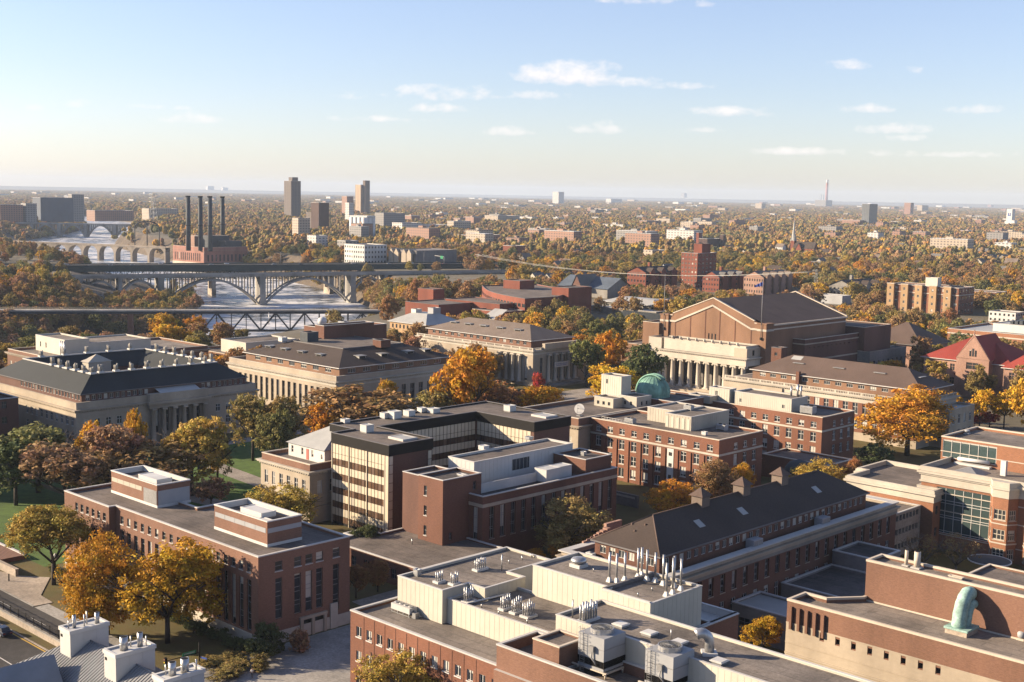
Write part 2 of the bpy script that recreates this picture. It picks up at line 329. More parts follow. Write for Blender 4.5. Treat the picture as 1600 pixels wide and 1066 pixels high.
# ------------------------------------------------------------------ mesh building
class MB:
    def __init__(s): s.v = []; s.f = []; s.m = []; s.smooth = []
    def face(s, idx, m=0, sm=False): s.f.append(idx); s.m.append(m); s.smooth.append(sm)
    def quad(s, a, b, c, d, m=0):
        i = len(s.v); s.v += [tuple(a), tuple(b), tuple(c), tuple(d)]; s.face((i, i+1, i+2, i+3), m)
    def tri(s, a, b, c, m=0):
        i = len(s.v); s.v += [tuple(a), tuple(b), tuple(c)]; s.face((i, i+1, i+2), m)
    def ngon(s, pts, m=0):
        i = len(s.v); s.v += [tuple(p) for p in pts]; s.face(tuple(range(i, i+len(pts))), m)
    def box(s, x0, x1, y0, y1, z0, z1, m=0, bottom=True):
        i = len(s.v)
        s.v += [(x0, y0, z0), (x1, y0, z0), (x1, y1, z0), (x0, y1, z0), (x0, y0, z1), (x1, y0, z1), (x1, y1, z1), (x0, y1, z1)]
        fs = [(0, 1, 5, 4), (1, 2, 6, 5), (2, 3, 7, 6), (3, 0, 4, 7), (4, 5, 6, 7)]+([(3, 2, 1, 0)] if bottom else [])
        for f in fs: s.face(tuple(i+k for k in f), m)
    def prism(s, poly, z0, z1, m=0, top=True, bottom=False, mt=None):
        i = len(s.v); n = len(poly)
        s.v += [(p[0], p[1], z0) for p in poly]+[(p[0], p[1], z1) for p in poly]
        for k in range(n): s.face((i+k, i+(k+1) % n, i+n+(k+1) % n, i+n+k), m)
        if top: s.face(tuple(i+n+k for k in range(n)), m if mt is None else mt)
        if bottom: s.face(tuple(i+k for k in reversed(range(n))), m)
    def ring(s, outer, inner, z0, z1, m=0):
        i = len(s.v); n = len(outer)
        for z in (z0, z1): s.v += [(p[0], p[1], z) for p in outer]+[(p[0], p[1], z) for p in inner]
        for k in range(n):
            a, b = k, (k+1) % n
            s.face((i+a, i+b, i+2*n+b, i+2*n+a), m); s.face((i+n+b, i+n+a, i+3*n+a, i+3*n+b), m)
            s.face((i+2*n+a, i+2*n+b, i+3*n+b, i+3*n+a), m); s.face((i+b, i+a, i+n+a, i+n+b), m)
    def tube(s, p0, p1, r0, r1=None, n=8, m=0, cap=True, sm=True):
        r1 = r0 if r1 is None else r1
        p0, p1 = Vector(p0), Vector(p1); d = (p1-p0).normalized()
        a = d.orthogonal().normalized(); b = d.cross(a); i = len(s.v)
        for p, r in ((p0, r0), (p1, r1)):
            for k in range(n):
                t = 2*math.pi*k/n; s.v.append(tuple(p+a*(r*math.cos(t))+b*(r*math.sin(t))))
        for k in range(n): s.face((i+k, i+(k+1) % n, i+n+(k+1) % n, i+n+k), m, sm)
        if cap: s.face(tuple(i+n+k for k in range(n)), m); s.face(tuple(i+k for k in reversed(range(n))), m)
    def sweep(s, pts, rad, n=10, m=0, cap=True):
        """a bent pipe through pts; rad is a list"""
        pts = [Vector(p) for p in pts]; i = len(s.v); prev = None
        for k, p in enumerate(pts):
            d = (pts[min(k+1, len(pts)-1)]-pts[max(k-1, 0)]).normalized()
            a = d.orthogonal().normalized() if prev is None else (prev-d*prev.dot(d)).normalized()
            prev = a; b = d.cross(a)
            for q in range(n):
                t = 2*math.pi*q/n; s.v.append(tuple(p+a*(rad[k]*math.cos(t))+b*(rad[k]*math.sin(t))))
        for k in range(len(pts)-1):
            for q in range(n):
                s.face((i+k*n+q, i+k*n+(q+1) % n, i+(k+1)*n+(q+1) % n, i+(k+1)*n+q), m, True)
        if cap:
            s.face(tuple(i+(len(pts)-1)*n+q for q in range(n)), m); s.face(tuple(i+q for q in reversed(range(n))), m)
    def lathe(s, prof, n=16, m=0, c=(0, 0, 0), cap=True):
        i = len(s.v)
        for r, z in prof:
            for k in range(n):
                t = 2*math.pi*k/n; s.v.append((c[0]+r*math.cos(t), c[1]+r*math.sin(t), c[2]+z))
        for j in range(len(prof)-1):
            for k in range(n): s.face((i+j*n+k, i+j*n+(k+1) % n, i+(j+1)*n+(k+1) % n, i+(j+1)*n+k), m, True)
        if cap: s.face(tuple(i+(len(prof)-1)*n+k for k in range(n)), m)
    def mesh(s, name, mats, off=(0, 0, 0)):
        me = bpy.data.meshes.new(name)
        ox, oy, oz = off
        me.from_pydata([(x-ox, y-oy, z-oz) for x, y, z in s.v], [], s.f)
        for mm in (mats if isinstance(mats, (list, tuple)) else [mats]): me.materials.append(MATS[mm])
        me.polygons.foreach_set('material_index', s.m)
        me.polygons.foreach_set('use_smooth', s.smooth)
        me.update(); return me
def link(name, data, parent=None, loc=(0, 0, 0), rz=0., scale=None):
    o = bpy.data.objects.new(name, data); COL.objects.link(o)
    o.location = loc; o.rotation_euler = (0, 0, rz)
    if scale is not None: o.scale = scale
    if parent is not None: o.parent = parent
    return o
def tag(o, label=None, cat=None, group=None, kind=None):
    if label: o['label'] = label
    if cat: o['category'] = cat
    if group: o['group'] = group
    if kind: o['kind'] = kind
    return o
def structure(name, mb, mats): return tag(link(name, mb.mesh(name, mats)), kind='structure')

def offset(poly, d):
    """move every edge of a counter-clockwise outline outwards by d"""
    n = len(poly); out = []
    for i in range(n):
        p0, p1, p2 = Vector(poly[i-1][:2]), Vector(poly[i][:2]), Vector(poly[(i+1) % n][:2])
        a = (p1-p0).normalized(); b = (p2-p1).normalized()
        na = Vector((a.y, -a.x)); nb = Vector((b.y, -b.x)); k = 1+na.dot(nb)
        q = p1+(na+nb)*(d/max(k, .2)); out.append((q.x, q.y))
    return out
def rect(x0, x1, y0, y1): return [(x0, y0), (x1, y0), (x1, y1), (x0, y1)]
FOOT = []                                      # footprints of buildings, kept clear of scattered trees

WIN = {}                                       # kind: (pane, frame material, frame bar, columns, rows, sill material, depth)
def wkind(name, pane, fm=None, bar=.07, nx=1, zs=(), sill=None, depth=.22, split=True): WIN[name] = (pane, fm, bar, nx, zs, sill, depth, split)
wkind('plain', 'glass', 'black_metal', .06, 1, (), 'coping_cream')
wkind('sash', 'glass', 'metal_grey', .07, 1, (.5,), 'coping')
wkind('sash_white', 'glass_blind', 'white_paint', .09, 1, (.5,), 'stone_white')
wkind('cross', 'glass', 'white_paint', .11, 2, (.62,), 'stone_white')
wkind('cross_blind', 'glass_blind', 'white_paint', .11, 2, (.5,), 'stone_white')
wkind('half', 'glass_blind', 'white_paint', .09, 2, (), 'white_paint')
wkind('triple', 'glass', 'white_paint', .09, 3, (.6,), 'stone_white')
wkind('strip', 'glass', 'metal_grey', .08, 1, (.22, .33, .55, .66, .88), None, .35)
wkind('tall', 'glass', 'stone_grey', .10, 2, (.3, .36, .66, .72), None, .5)
wkind('tall_shade', 'glass', 'metal_grey', .09, 2, (.3, .36, .66, .72), 'stone', .45)
wkind('dark', 'glass_plain', 'stone_dark', .08, 2, (.5,), None, .3)
wkind('small', 'glass', 'white_paint', .07, 2, (), None, .15, False)
wkind('attic', 'glass', 'white_paint', .09, 3, (), None, .15, False)
wkind('far', 'glass', 'stone_white', .10, 1, (.5,), None, .15, False)
wkind('far_dark', 'glass_plain', 'stone_dark', .08, 1, (), None, .2, False)
wkind('square', 'glass_plain', None, .07, 1, (), None, .45, False)
wkind('louvre', 'glass_plain', 'metal_grey', .05, 1, (.2, .4, .6, .8), None, .1, False)
wkind('gothic', 'glass_plain', 'stone_pink', .12, 2, (.6,), None, .25, False)
wkind('curtain', 'glass_teal', 'white_paint', .10, 6, (.05, .34, .39, .66, .72), None, .25)
wkind('sunroom', 'glass_teal', 'white_paint', .11, 6, (), None, .15)
wkind('bay', 'glass_plain', 'stone_white', .14, 3, (.5,), 'stone_white', .2)
wkind('door', 'glass_plain', 'black_metal', .10, 2, (.7,), None, .4)
wkind('vent', 'glass_plain', None, .1, 1, (), None, .06, False)
WMESH = {}
def window_meshes(kind, w, h):
    key = (kind, round(w, 2), round(h, 2))
    if key in WMESH: return WMESH[key]
    pane, fm, bar, nx, zs, sill, d, split = WIN[kind]
    p = MB(); p.quad((-w/2, d, 0), (w/2, d, 0), (w/2, d, h), (-w/2, d, h))
    fr = None
    if fm:
        fr = MB() if split else p
        mi = 0 if split else 1
        y0, y1 = d-.09, d-.012
        fr.box(-w/2, -w/2+bar, y0, y1, 0, h, mi); fr.box(w/2-bar, w/2, y0, y1, 0, h, mi)
        fr.box(-w/2+bar, w/2-bar, y0, y1, 0, bar, mi); fr.box(-w/2+bar, w/2-bar, y0, y1, h-bar, h, mi)
        for i in range(1, nx):
            x = -w/2+w*i/nx; fr.box(x-bar/2, x+bar/2, y0+.004, y1-.004, bar, h-bar, mi)
        for z in zs: fr.box(-w/2+bar, w/2-bar, y0+.008, y1-.008, z*h-bar/2, z*h+bar/2, mi)
    sm = None
    if sill:
        sm = MB(); sm.box(-w/2-.1, w/2+.1, -.09, d-.015, -.16, -.004)
    out = (p.mesh('window', [pane] if (split or not fm) else [pane, fm]), fr.mesh('frame', fm) if (fm and split) else None, sm.mesh('sill', sill) if sm else None)
    WMESH[key] = out; return out

class B:
    """one building: an empty at its base with its parts below it"""
    def __init__(s, name, label, cat, x, y, z=0., rot=0., group=None, local=False):
        s.root = tag(link(name, None, None, (x, y, z), rot), label, cat, group)
        s.root.empty_display_size = 2.
        s.off = (0, 0, 0) if local else (x, y, z); s.rot = rot; s.xyz = (x, y, z)
    def loc(s, p): return (p[0]-s.off[0], p[1]-s.off[1], p[2]-s.off[2])
    def put(s, name, mb, mats, parent=None, kind=None, label=None):
        o = link(name, mb.mesh(name, mats, s.off), parent or s.root)
        if kind: o['kind'] = kind
        if label: o['label'] = label
        return o
    def foot(s, poly):
        c, n = math.cos(s.rot), math.sin(s.rot)
        if s.off == (0, 0, 0): poly = [(s.xyz[0]+p[0]*c-p[1]*n, s.xyz[1]+p[0]*n+p[1]*c) for p in poly]
        FOOT.append((min(p[0] for p in poly), max(p[0] for p in poly), min(p[1] for p in poly), max(p[1] for p in poly)))
    def window(s, a, d, sc, z0, w, h, kind):
        pm, fm, sm = window_meshes(kind, w, h)
        p = (a.x+d.x*sc, a.y+d.y*sc, z0); rz = math.atan2(d.y, d.x)
        nm = 'door' if kind == 'door' else ('louvre' if kind == 'louvre' else 'window')
        o = link(nm, pm, s.root, s.loc(p), rz)
        if fm: link('frame', fm, o)
        if sm: link('sill', sm, o)
    def walls(s, poly, z0, z1, mt, ops=None, name='wall', foot=True, parent=None):
        """outer skin with real openings; ops: edge number -> [(centre along edge, sill height, width, height, kind)]"""
        mb = MB(); n = len(poly); ops = ops or {}
        for e in range(n):
            a, b = Vector(poly[e][:2]), Vector(poly[(e+1) % n][:2]); L = (b-a).length; d = (b-a)/L; nn = Vector((-d.y, d.x))
            P = lambda t, z, dep=0.: (a.x+d.x*t+nn.x*dep, a.y+d.y*t+nn.y*dep, z)
            op = ops.get(e, [])
            if not op: mb.quad(P(0, z0), P(L, z0), P(L, z1), P(0, z1)); continue
            hs = [(c-w/2, c+w/2, zz, zz+h) for c, zz, w, h, k in op]
            xs = sorted({0., L}|{round(x, 4) for hh in hs for x in hh[:2]}); zs = sorted({z0, z1}|{round(x, 4) for hh in hs for x in hh[2:]})
            for zi in range(len(zs)-1):
                za, zb = zs[zi], zs[zi+1]; zm = (za+zb)/2; row = [hh for hh in hs if hh[2] < zm < hh[3]]; st = None
                for xi in range(len(xs)-1):
                    xm = (xs[xi]+xs[xi+1])/2; hole = any(hh[0] < xm < hh[1] for hh in row)
                    if hole and st is not None: mb.quad(P(st, za), P(xs[xi], za), P(xs[xi], zb), P(st, zb)); st = None
                    elif not hole and st is None: st = xs[xi]
                if st is not None: mb.quad(P(st, za), P(L, za), P(L, zb), P(st, zb))
            for (x0, x1, za, zb), (c, zz, w, h, k) in zip(hs, op):
                dp = WIN[k][6]+.02
                mb.quad(P(x0, za), P(x0, zb), P(x0, zb, dp), P(x0, za, dp)); mb.quad(P(x1, zb), P(x1, za), P(x1, za, dp), P(x1, zb, dp))
                mb.quad(P(x0, zb), P(x1, zb), P(x1, zb, dp), P(x0, zb, dp)); mb.quad(P(x1, za), P(x0, za), P(x0, za, dp), P(x1, za, dp))
                s.window(a, d, c, zz, w, h, k)
        if foot: s.foot(poly)
        return s.put(name, mb, mt, parent)
    def flat_roof(s, poly, z1, deck=.7, roof='gravel', cop='coping', par='brick_red', ct=.2, cw=.42, co=.07, parent=None):
        """coping on top of the wall, the parapet's inner side and the deck below it"""
        mb = MB(); mb.ring(offset(poly, co), offset(poly, -cw), z1, z1+ct); s.put('coping', mb, cop, parent)
        if deck > .05:
            mb = MB(); mb.ring(offset(poly, -.03), offset(poly, -cw+.06), z1-deck, z1-.003); s.put('parapet', mb, par, parent)
        mb = MB(); mb.ngon([(p[0], p[1], z1-deck) for p in offset(poly, -.05)]); s.put('roof_deck', mb, roof, parent)
    def band(s, poly, z0, z1, out, mt, name='cornice', inn=.02):
        mb = MB(); mb.ring(offset(poly, out), offset(poly, -inn), z0, z1); return s.put(name, mb, mt)
    def cornice(s, poly, z0, mt, dent=True, out=.7, edges=(0, 1)):
        mb = MB()
        mb.ring(offset(poly, .18), offset(poly, -.03), z0, z0+.45)
        mb.ring(offset(poly, out), offset(poly, -.03), z0+.45, z0+.75)
        mb.ring(offset(poly, out+.2), offset(poly, -.03), z0+.755, z0+.95)
        o = s.put('cornice', mb, mt)
        if dent:
            db = MB(); q = offset(poly, .175)
            for e in edges:
                a, b = Vector(q[e]), Vector(q[(e+1) % len(q)]); L = (b-a).length; d = (b-a)/L; nn = Vector((d.y, -d.x)); k = int(L/.85)
                for i in range(k):
                    c = a+d*((i+.5)*L/k); w = .2
                    pts = [c-d*w, c+d*w, c+d*w+nn*.3, c-d*w+nn*.3]
                    db.prism([(p.x, p.y) for p in reversed(pts)], z0+.1, z0+.448, 0, top=False, bottom=True)
            s.put('dentils', db, mt, o, kind='stuff')
        return o
    def hip(s, x0, x1, y0, y1, z0, z1, inset=None, mt='shingle_dark', over=.6, name='roof', flat=None, fascia='coping_dark', insy=None):
        w = min(x1-x0, y1-y0)/2; inset = w if inset is None else inset; insy = inset if insy is None else insy
        a = [(x0-over, y0-over, z0), (x1+over, y0-over, z0), (x1+over, y1+over, z0), (x0-over, y1+over, z0)]
        t = [(x0+inset, y0+insy, z1), (x1-inset, y0+insy, z1), (x1-inset, y1-insy, z1), (x0+inset, y1-insy, z1)]
        mb = MB()
        for k in range(4):
            j = (k+1) % 4
            if Vector(t[k]) == Vector(t[j]) or (Vector(t[k])-Vector(t[j])).length < .01: mb.tri(a[k], a[j], t[k])
            else: mb.quad(a[k], a[j], t[j], t[k])
        mb.quad(a[3], a[2], a[1], a[0])
        if flat is None and (t[1][0]-t[0][0]) > .02 and (t[2][1]-t[1][1]) > .02: mb.quad(*t)
        o = s.put(name, mb, mt)
        if flat:
            f = MB(); f.ngon([(p[0], p[1], z1-.02) for p in t]); s.put('roof_deck', f, flat, o)
            f = MB(); q = [(p[0], p[1]) for p in t]; f.ring(offset(q, .2), offset(q, -.2), z1-.1, z1+.25); s.put('ridge_cap', f, 'coping_dark', o)
        if fascia:
            f = MB(); q = [(p[0], p[1]) for p in a]; f.ring(offset(q, .06), offset(q, -.25), z0-.22, z0+.05); s.put('gutter', f, fascia, o)
        return o
    def gable(s, x0, x1, y0, y1, z0, z1, axis='y', mt='shingle_grey', over=.4, wall=None, name='roof', parent=None):
        """ridge along axis; wall closes the two triangles"""
        mb = MB()
        if axis == 'y':
            xm = (x0+x1)/2
            mb.quad((x0-over, y0-over, z0), (xm, y0-over, z1), (xm, y1+over, z1), (x0-over, y1+over, z0))
            mb.quad((xm, y0-over, z1), (x1+over, y0-over, z0), (x1+over, y1+over, z0), (xm, y1+over, z1))
            gt = [((x0, y0, z0), (x1, y0, z0), (xm, y0, z1)), ((x1, y1, z0), (x0, y1, z0), (xm, y1, z1))]
        else:
            ym = (y0+y1)/2
            mb.quad((x0-over, y0-over, z0), (x1+over, y0-over, z0), (x1+over, ym, z1), (x0-over, ym, z1))
            mb.quad((x0-over, ym, z1), (x1+over, ym, z1), (x1+over, y1+over, z0), (x0-over, y1+over, z0))
            gt = [((x0, y1, z0), (x0, y0, z0), (x0, ym, z1)), ((x1, y0, z0), (x1, y1, z0), (x1, ym, z1))]
        o = s.put(name, mb, mt, parent)
        if wall:
            w = MB()
            for t in gt: w.tri(*[(p[0], p[1], p[2]-.03) for p in t])
            s.put('gable', w, wall, parent)
        return o
    def block(s, name, x0, x1, y0, y1, z0, z1, mt, ops=None, cop='coping', roof='gravel', deck=.4, par=None, base=None, ct=.16):
        """a penthouse or wing: walls, coping and deck as one part with sub-parts"""
        pl = rect(x0, x1, y0, y1)
        w = s.walls(pl, z0, z1, mt, ops, name=name, foot=False)
        s.flat_roof(pl, z1, deck, roof, cop, par or mt, ct=ct, cw=.35, parent=w)
        if base:
            mb = MB(); mb.ring(offset(pl, .06), offset(pl, -.02), z0-.02, z0+.5); s.put('base_trim', mb, base, w)
        return w
    def ribs(s, pl, z0, z1, edges, mt, step=.5, t=.05, w=.08, parent=None):
        mb = MB()
        for e in edges:
            a, b = Vector(pl[e]), Vector(pl[(e+1) % len(pl)]); L = (b-a).length; d = (b-a)/L; nn = Vector((d.y, -d.x)); k = int(L/step)
            for i in range(1, k):
                c = a+d*(i*L/k)
                mb.prism([(p.x, p.y) for p in (c-d*w/2+nn*t, c+d*w/2+nn*t, c+d*w/2-nn*.01, c-d*w/2-nn*.01)], z0, z1, top=False)
        return s.put('panel_ribs', mb, mt, parent, kind='stuff')
def bays(s0, s1, n, w, rows, skip=()):
    """n equal bays between s0 and s1; rows: (sill height, height, kind[, width])"""
    out = []
    for i in range(n):
        if i in skip: continue
        c = s0+(i+.5)*(s1-s0)/n
        for r in rows: out.append((c, r[0], r[3] if len(r) > 3 else w, r[1], r[2]))
    return out
def thing(name, label, cat, p, rz=0., group=None): return B(name, label, cat, p[0], p[1], p[2], rz, group, local=True)

# ------------------------------------------------------------------ terrain: campus plateau, river gorge
WATER_Z = -25.0
RIVER = [(-700, -500), (-640, -150), (-612, 100), (-640, 270), (-705, 450), (-800, 580), (-950, 680), (-1130, 765), (-1370, 830), (-1610, 885), (-1900, 980), (-2200, 1120), (-2480, 1330), (-2760, 1520), (-3300, 1780), (-4000, 2000)]
def resample(pts, step):
    out = []
    P = [Vector(p) for p in pts]
    for i in range(len(P)-1):                  # Catmull-Rom
        p0, p1, p2, p3 = P[max(i-1, 0)], P[i], P[i+1], P[min(i+2, len(P)-1)]
        n = max(2, int((p2-p1).length/step))
        for k in range(n):
            t = k/n
            out.append(.5*((2*p1)+(p2-p0)*t+(2*p0-5*p1+4*p2-p3)*t*t+(3*p1-p0-3*p2+p3)*t*t*t))
    out.append(P[-1]); return out
RV = resample(RIVER, 40.)
HW, SLOPE, SLOPE_L = 72.0, 34.0, 105.0        # steep campus bluff, gentle wooded far bank
def river_dist(x, y):
    best = 1e9
    for p in RV:
        d = (p.x-x)**2+(p.y-y)**2
        if d < best: best = d
    return math.sqrt(best)
def ground_z(x, y):
    if x > -480 or x < -4200: return 0.
    best, bi = 1e9, 0
    for i, p in enumerate(RV):
        d = (p.x-x)**2+(p.y-y)**2
        if d < best: best, bi = d, i
    d = math.sqrt(best)
    if d < HW: return WATER_Z
    a, b = RV[max(bi-1, 0)], RV[min(bi+1, len(RV)-1)]; s = SLOPE_L if (b-a).cross(Vector((x, y))-RV[bi]) > 0 else SLOPE
    if d < HW+s: return WATER_Z*(1-(d-HW)/s)
    return 0.
def side(i, off):
    a, b = RV[max(i-1, 0)], RV[min(i+1, len(RV)-1)]; d = (b-a).normalized(); return RV[i]+Vector((-d.y, d.x))*off
left = [side(i, HW+SLOPE_L) for i in range(len(RV))]; right = [side(i, -HW-SLOPE) for i in range(len(RV))]
hole = left+right[::-1]
NR = 64
outer = [Vector((45000*math.cos(2*math.pi*k/NR), 45000*math.sin(2*math.pi*k/NR))) for k in range(NR)]
tris = geometry.tessellate_polygon([[Vector((p.x, p.y, 0)) for p in outer], [Vector((p.x, p.y, 0)) for p in hole]])
mb = MB(); allp = outer+hole
mb.v = [(p.x, p.y, 0.) for p in allp]
for t in tris:
    a, b, c = (allp[i] for i in t)
    if (b-a).cross(c-a) < 0: t = (t[0], t[2], t[1])
    mb.face(tuple(t))
structure('ground', mb, 'ground')
mb = MB()
offs = [(HW+SLOPE_L, 0.), (HW+SLOPE_L*.55, WATER_Z*.45), (HW+3, WATER_Z-1.), (-HW-3, WATER_Z-1.), (-HW-SLOPE*.55, WATER_Z*.35), (-HW-SLOPE, 0.)]
for i in range(len(RV)):
    for j, (o, z) in enumerate(offs):
        p = left[i] if j == 0 else (right[i] if j == 5 else side(i, o+random.uniform(-4, 4)))
        mb.v.append((p.x, p.y, z+(random.uniform(-1.5, 1.5) if j in (1, 4) else 0)))
for i in range(len(RV)-1):
    for j in range(5): mb.face((i*6+j, (i+1)*6+j, (i+1)*6+j+1, i*6+j+1))
for i in (0, len(RV)-1): mb.face(tuple(range(i*6, i*6+6)))
structure('river_bank', mb, 'soil')
mb = MB()
for i in range(len(RV)):
    for o in (HW+8, -HW-8):
        p = side(i, o); mb.v.append((p.x, p.y, WATER_Z))
for i in range(len(RV)-1): mb.face((i*2, i*2+2, i*2+3, i*2+1))
structure('river_water', mb, 'water')

# ------------------------------------------------------------------ streets, paths, lawns of the campus (thin sheets one above the other)
def sheet(name, pts, z, mt):
    mb = MB(); mb.ngon([(p[0], p[1], z) for p in pts]); o = structure(name, mb, mt)
    if mb and Vector(o.data.polygons[0].normal).z < 0: o.data.flip_normals()
    return o
sheet('campus_lawn', [(-520, 40), (-60, 40), (-60, 430), (-330, 430), (-520, 300)], .02, 'leaf_litter')
sheet('lawn', [(-320, 118), (-246, 118), (-246, 150), (-320, 150)], .05, 'lawn')
sheet('lawn', [(-330, 150), (-262, 160), (-262, 226), (-330, 226)], .05, 'lawn')
sheet('mall_path', [(-266, 152), (-258, 152), (-258, 260), (-266, 260)], .08, 'paving')
sheet('mall_path', [(-330, 160), (-262, 172), (-262, 178), (-330, 166)], .085, 'paving')
sheet('mall_path', [(-330, 196), (-262, 190), (-262, 196), (-330, 203)], .09, 'paving')
sheet('mall_path', [(-335, 150), (-329, 150), (-329, 400), (-335, 400)], .095, 'paving')
sheet('plaza', [(-330, 300), (-232, 300), (-232, 415), (-330, 415)], .06, 'paving')
sheet('lawn', [(-320, 226), (-268, 226), (-268, 292), (-320, 292)], .055, 'lawn')
sheet('back_lane', [(-176, 120), (-142, 112), (-142, 150), (-176, 150)], .07, 'concrete')
sheet('back_lane', [(-176, 100), (-60, 100), (-60, 112), (-142, 112), (-176, 120)], .075, 'concrete')
sheet('service_court', [(-186, 150), (-104, 141), (-104, 168), (-186, 178)], .06, 'paving')
sheet('street', [(-420, 98.9), (-186, 98.9), (-186, 104.8), (-420, 104.8)], .06, 'asphalt')
sheet('street', [(-420, 66), (-60, 66), (-60, 96), (-420, 96)], .06, 'asphalt')
sheet('walkway', [(-223, 104.8), (-186, 104.8), (-186, 107.6), (-223, 107.6)], .08, 'concrete')
sheet('side_lane', [(-160, 236), (-150, 236), (-150, 300), (-160, 300)], .06, 'paving')
def kerb(x0, x1, y0, y1, mt='concrete'):
    mb = MB(); mb.box(x0, x1, y0, y1, 0, .14); return structure('kerb', mb, mt)
kerb(-420, -223.5, 104.8, 105.15); kerb(-420, -60, 96, 96.35, 'concrete_warm')
mb = MB(); mb.prism([(-420, 105.15), (-223.5, 105.15), (-223.2, 108.5), (-228.8, 108.9), (-238.3, 115.4), (-243, 111.7), (-252, 109), (-420, 109)], 0, .13); structure('sidewalk', mb, 'concrete_warm')
for k in range(20): sheet('lane_marking', [(-400+k*14, 101.7), (-394+k*14, 101.7), (-394+k*14, 101.9), (-400+k*14, 101.9)], .065, 'paint_white')
for k in range(20): sheet('lane_marking', [(-400+k*14, 88.9), (-394+k*14, 88.9), (-394+k*14, 89.1), (-400+k*14, 89.1)], .065, 'paint_white')
sheet('kerb_line', [(-420, 95.5), (-60, 95.5), (-60, 95.8), (-420, 95.8)], .066, 'paint_yellow')

# ================================================================== FOREGROUND BUILDINGS (world axes follow the campus grid)
# ---- brick block with two roof penthouses, lower left
b = B('brick_laboratory', 'long brown brick block with two brick roof penthouses behind the amber street trees', 'building', -210, 132)
pl = [(-242.7, 121.0), (-224.6, 121.0), (-224.6, 122.4), (-176.8, 122.4), (-176.8, 142.1), (-213, 142.1), (-213, 133.5), (-242.7, 133.5)]
ops = {0: bays(4., 17.4, 6, 1.15, [(13.0, 1.55, 'sash')])+bays(4., 17.4, 6, 1.3, [(3.2, 7.6, 'strip')]),
       2: bays(1.2, 26.6, 10, 1.15, [(12.9, 1.55, 'sash')])+bays(1.2, 26.6, 10, 1.35, [(2.6, 9.0, 'strip')])+bays(27.6, 46.2, 8, 1.15, [(12.9, 1.55, 'sash')])+bays(27.6, 46.2, 8, 1.35, [(2.6, 9.0, 'strip')]),
       3: [(c, 12.9, 1.5, 1.7, 'sash') for c in (4.2, 8.2, 10.6, 12.9, 16.6)]+[(c, 4.4, 1.45, 7.2, 'strip') for c in (4.2, 8.2, 10.6, 12.9)]+[(16.6, 3.2, 1.4, 8.4, 'strip')]+[(10.4, .2, 1.9, 2.7, 'door'), (12.9, .2, 1.9, 2.7, 'door')]}
b.walls(pl, 0, 16, 'brick_salmon', ops)
b.flat_roof(pl, 16, .45, 'gravel', 'coping', 'brick_salmon')
b.band(pl[:2]+[pl[2], pl[3], pl[4], pl[5], pl[6], pl[7]], 0, 2.2, .12, 'stone_white', 'stone_base')
for (x0, x1, y0, y1) in ((-237.3, -219.5, 128.5, 135.9), (-199.0, -182.4, 128.2, 135.6)):
    w = b.block('penthouse', x0, x1, y0, y1, 15.57, 20.0, 'brick_salmon', cop='white_paint', roof='gravel', deck=.9, par='white_paint', base='white_paint', ct=.2)
    for i in range(5):
        xa = x0+.35+i*((x1-x0-(6. if x0 < -230 else .7))/5); xb = xa+(x1-x0-(6. if x0 < -230 else .7))/5-.08
        mb = MB(); mb.box(xa, xb, y0-.06, y0+.05, 18.0, 18.85); b.put('panel', mb, 'panel_grey' if x0 > -230 else 'panel_beige', w)
    if x0 < -230:
        mb = MB(); mb.box(x1-5., x1-.15, y0-.07, y0+.05, 16.1, 18.9); b.put('louvre_panel', mb, 'metal_grey', w)
        mb = MB(); mb.box(x1-.05, x1+.07, y0+.2, y1-.2, 16.1, 18.9); b.put('louvre_panel', mb, 'panel_grey', w)
    else:
        mb = MB(); mb.box(x1-.05, x1+.06, y0+.1, y1-.1, 18.0, 18.85); b.put('panel', mb, 'panel_grey', w)
mb = MB()
for y in (131.3, 133.75, 136.4): mb.box(-176.79, -176.4, y-.3, y+.3, 0, 3.1)
mb.box(-176.79, -176.35, 130.9, 136.8, 3.102, 3.6); b.put('entrance_surround', mb, 'stone')
mb = MB(); mb.box(-176.3, -173.4, 130.3, 130.7, 0, 1.1); b.put('step_wall', mb, 'stone')
mb = MB(); mb.box(-176.79, -176.5, 137.6, 139.2, 0, 4.6); b.put('stone_panel', mb, 'stone_white')
def roof_box(name, label, cat, x, y, z, w, d, h, mt='panel_white', cap=.12, top='gravel', group=None):
    """flat-topped roof housing on a kerb"""
    t = thing(name, label, cat, (x, y, z), group=group)
    m_ = MB(); m_.box(-w/2+.08, w/2-.08, -d/2+.08, d/2-.08, 0, .25); t.put('kerb', m_, 'metal_grey')
    m_ = MB(); m_.box(-w/2, w/2, -d/2, d/2, .25, h); t.put('body', m_, mt)
    m_ = MB(); m_.ring(rect(-w/2-.06, w/2+.06, -d/2-.06, d/2+.06), rect(-w/2+.15, w/2-.15, -d/2+.15, d/2-.15), h+.002, h+cap); m_.quad((-w/2+.1, -d/2+.1, h+.03), (w/2-.1, -d/2+.1, h+.03), (w/2-.1, d/2-.1, h+.03), (-w/2+.1, d/2-.1, h+.03)); t.put('lid', m_, mt)
    return t
roof_box('roof_hatch', 'long white roof hatch inside the left brick penthouse parapet', 'roof hatch', -226.5, 132.2, 19.1, 7., 3.4, 1.1, 'white_paint')
roof_box('roof_hatch', 'long white roof hatch inside the right brick penthouse parapet', 'roof hatch', -190.6, 132., 19.1, 6.5, 3.2, 1.1, 'white_paint')
roof_box('roof_hatch', 'small flat white hatch in front of the right penthouse roof hatch', 'roof hatch', -186., 130.2, 19.1, 2.6, 1.4, .4, 'white_paint')

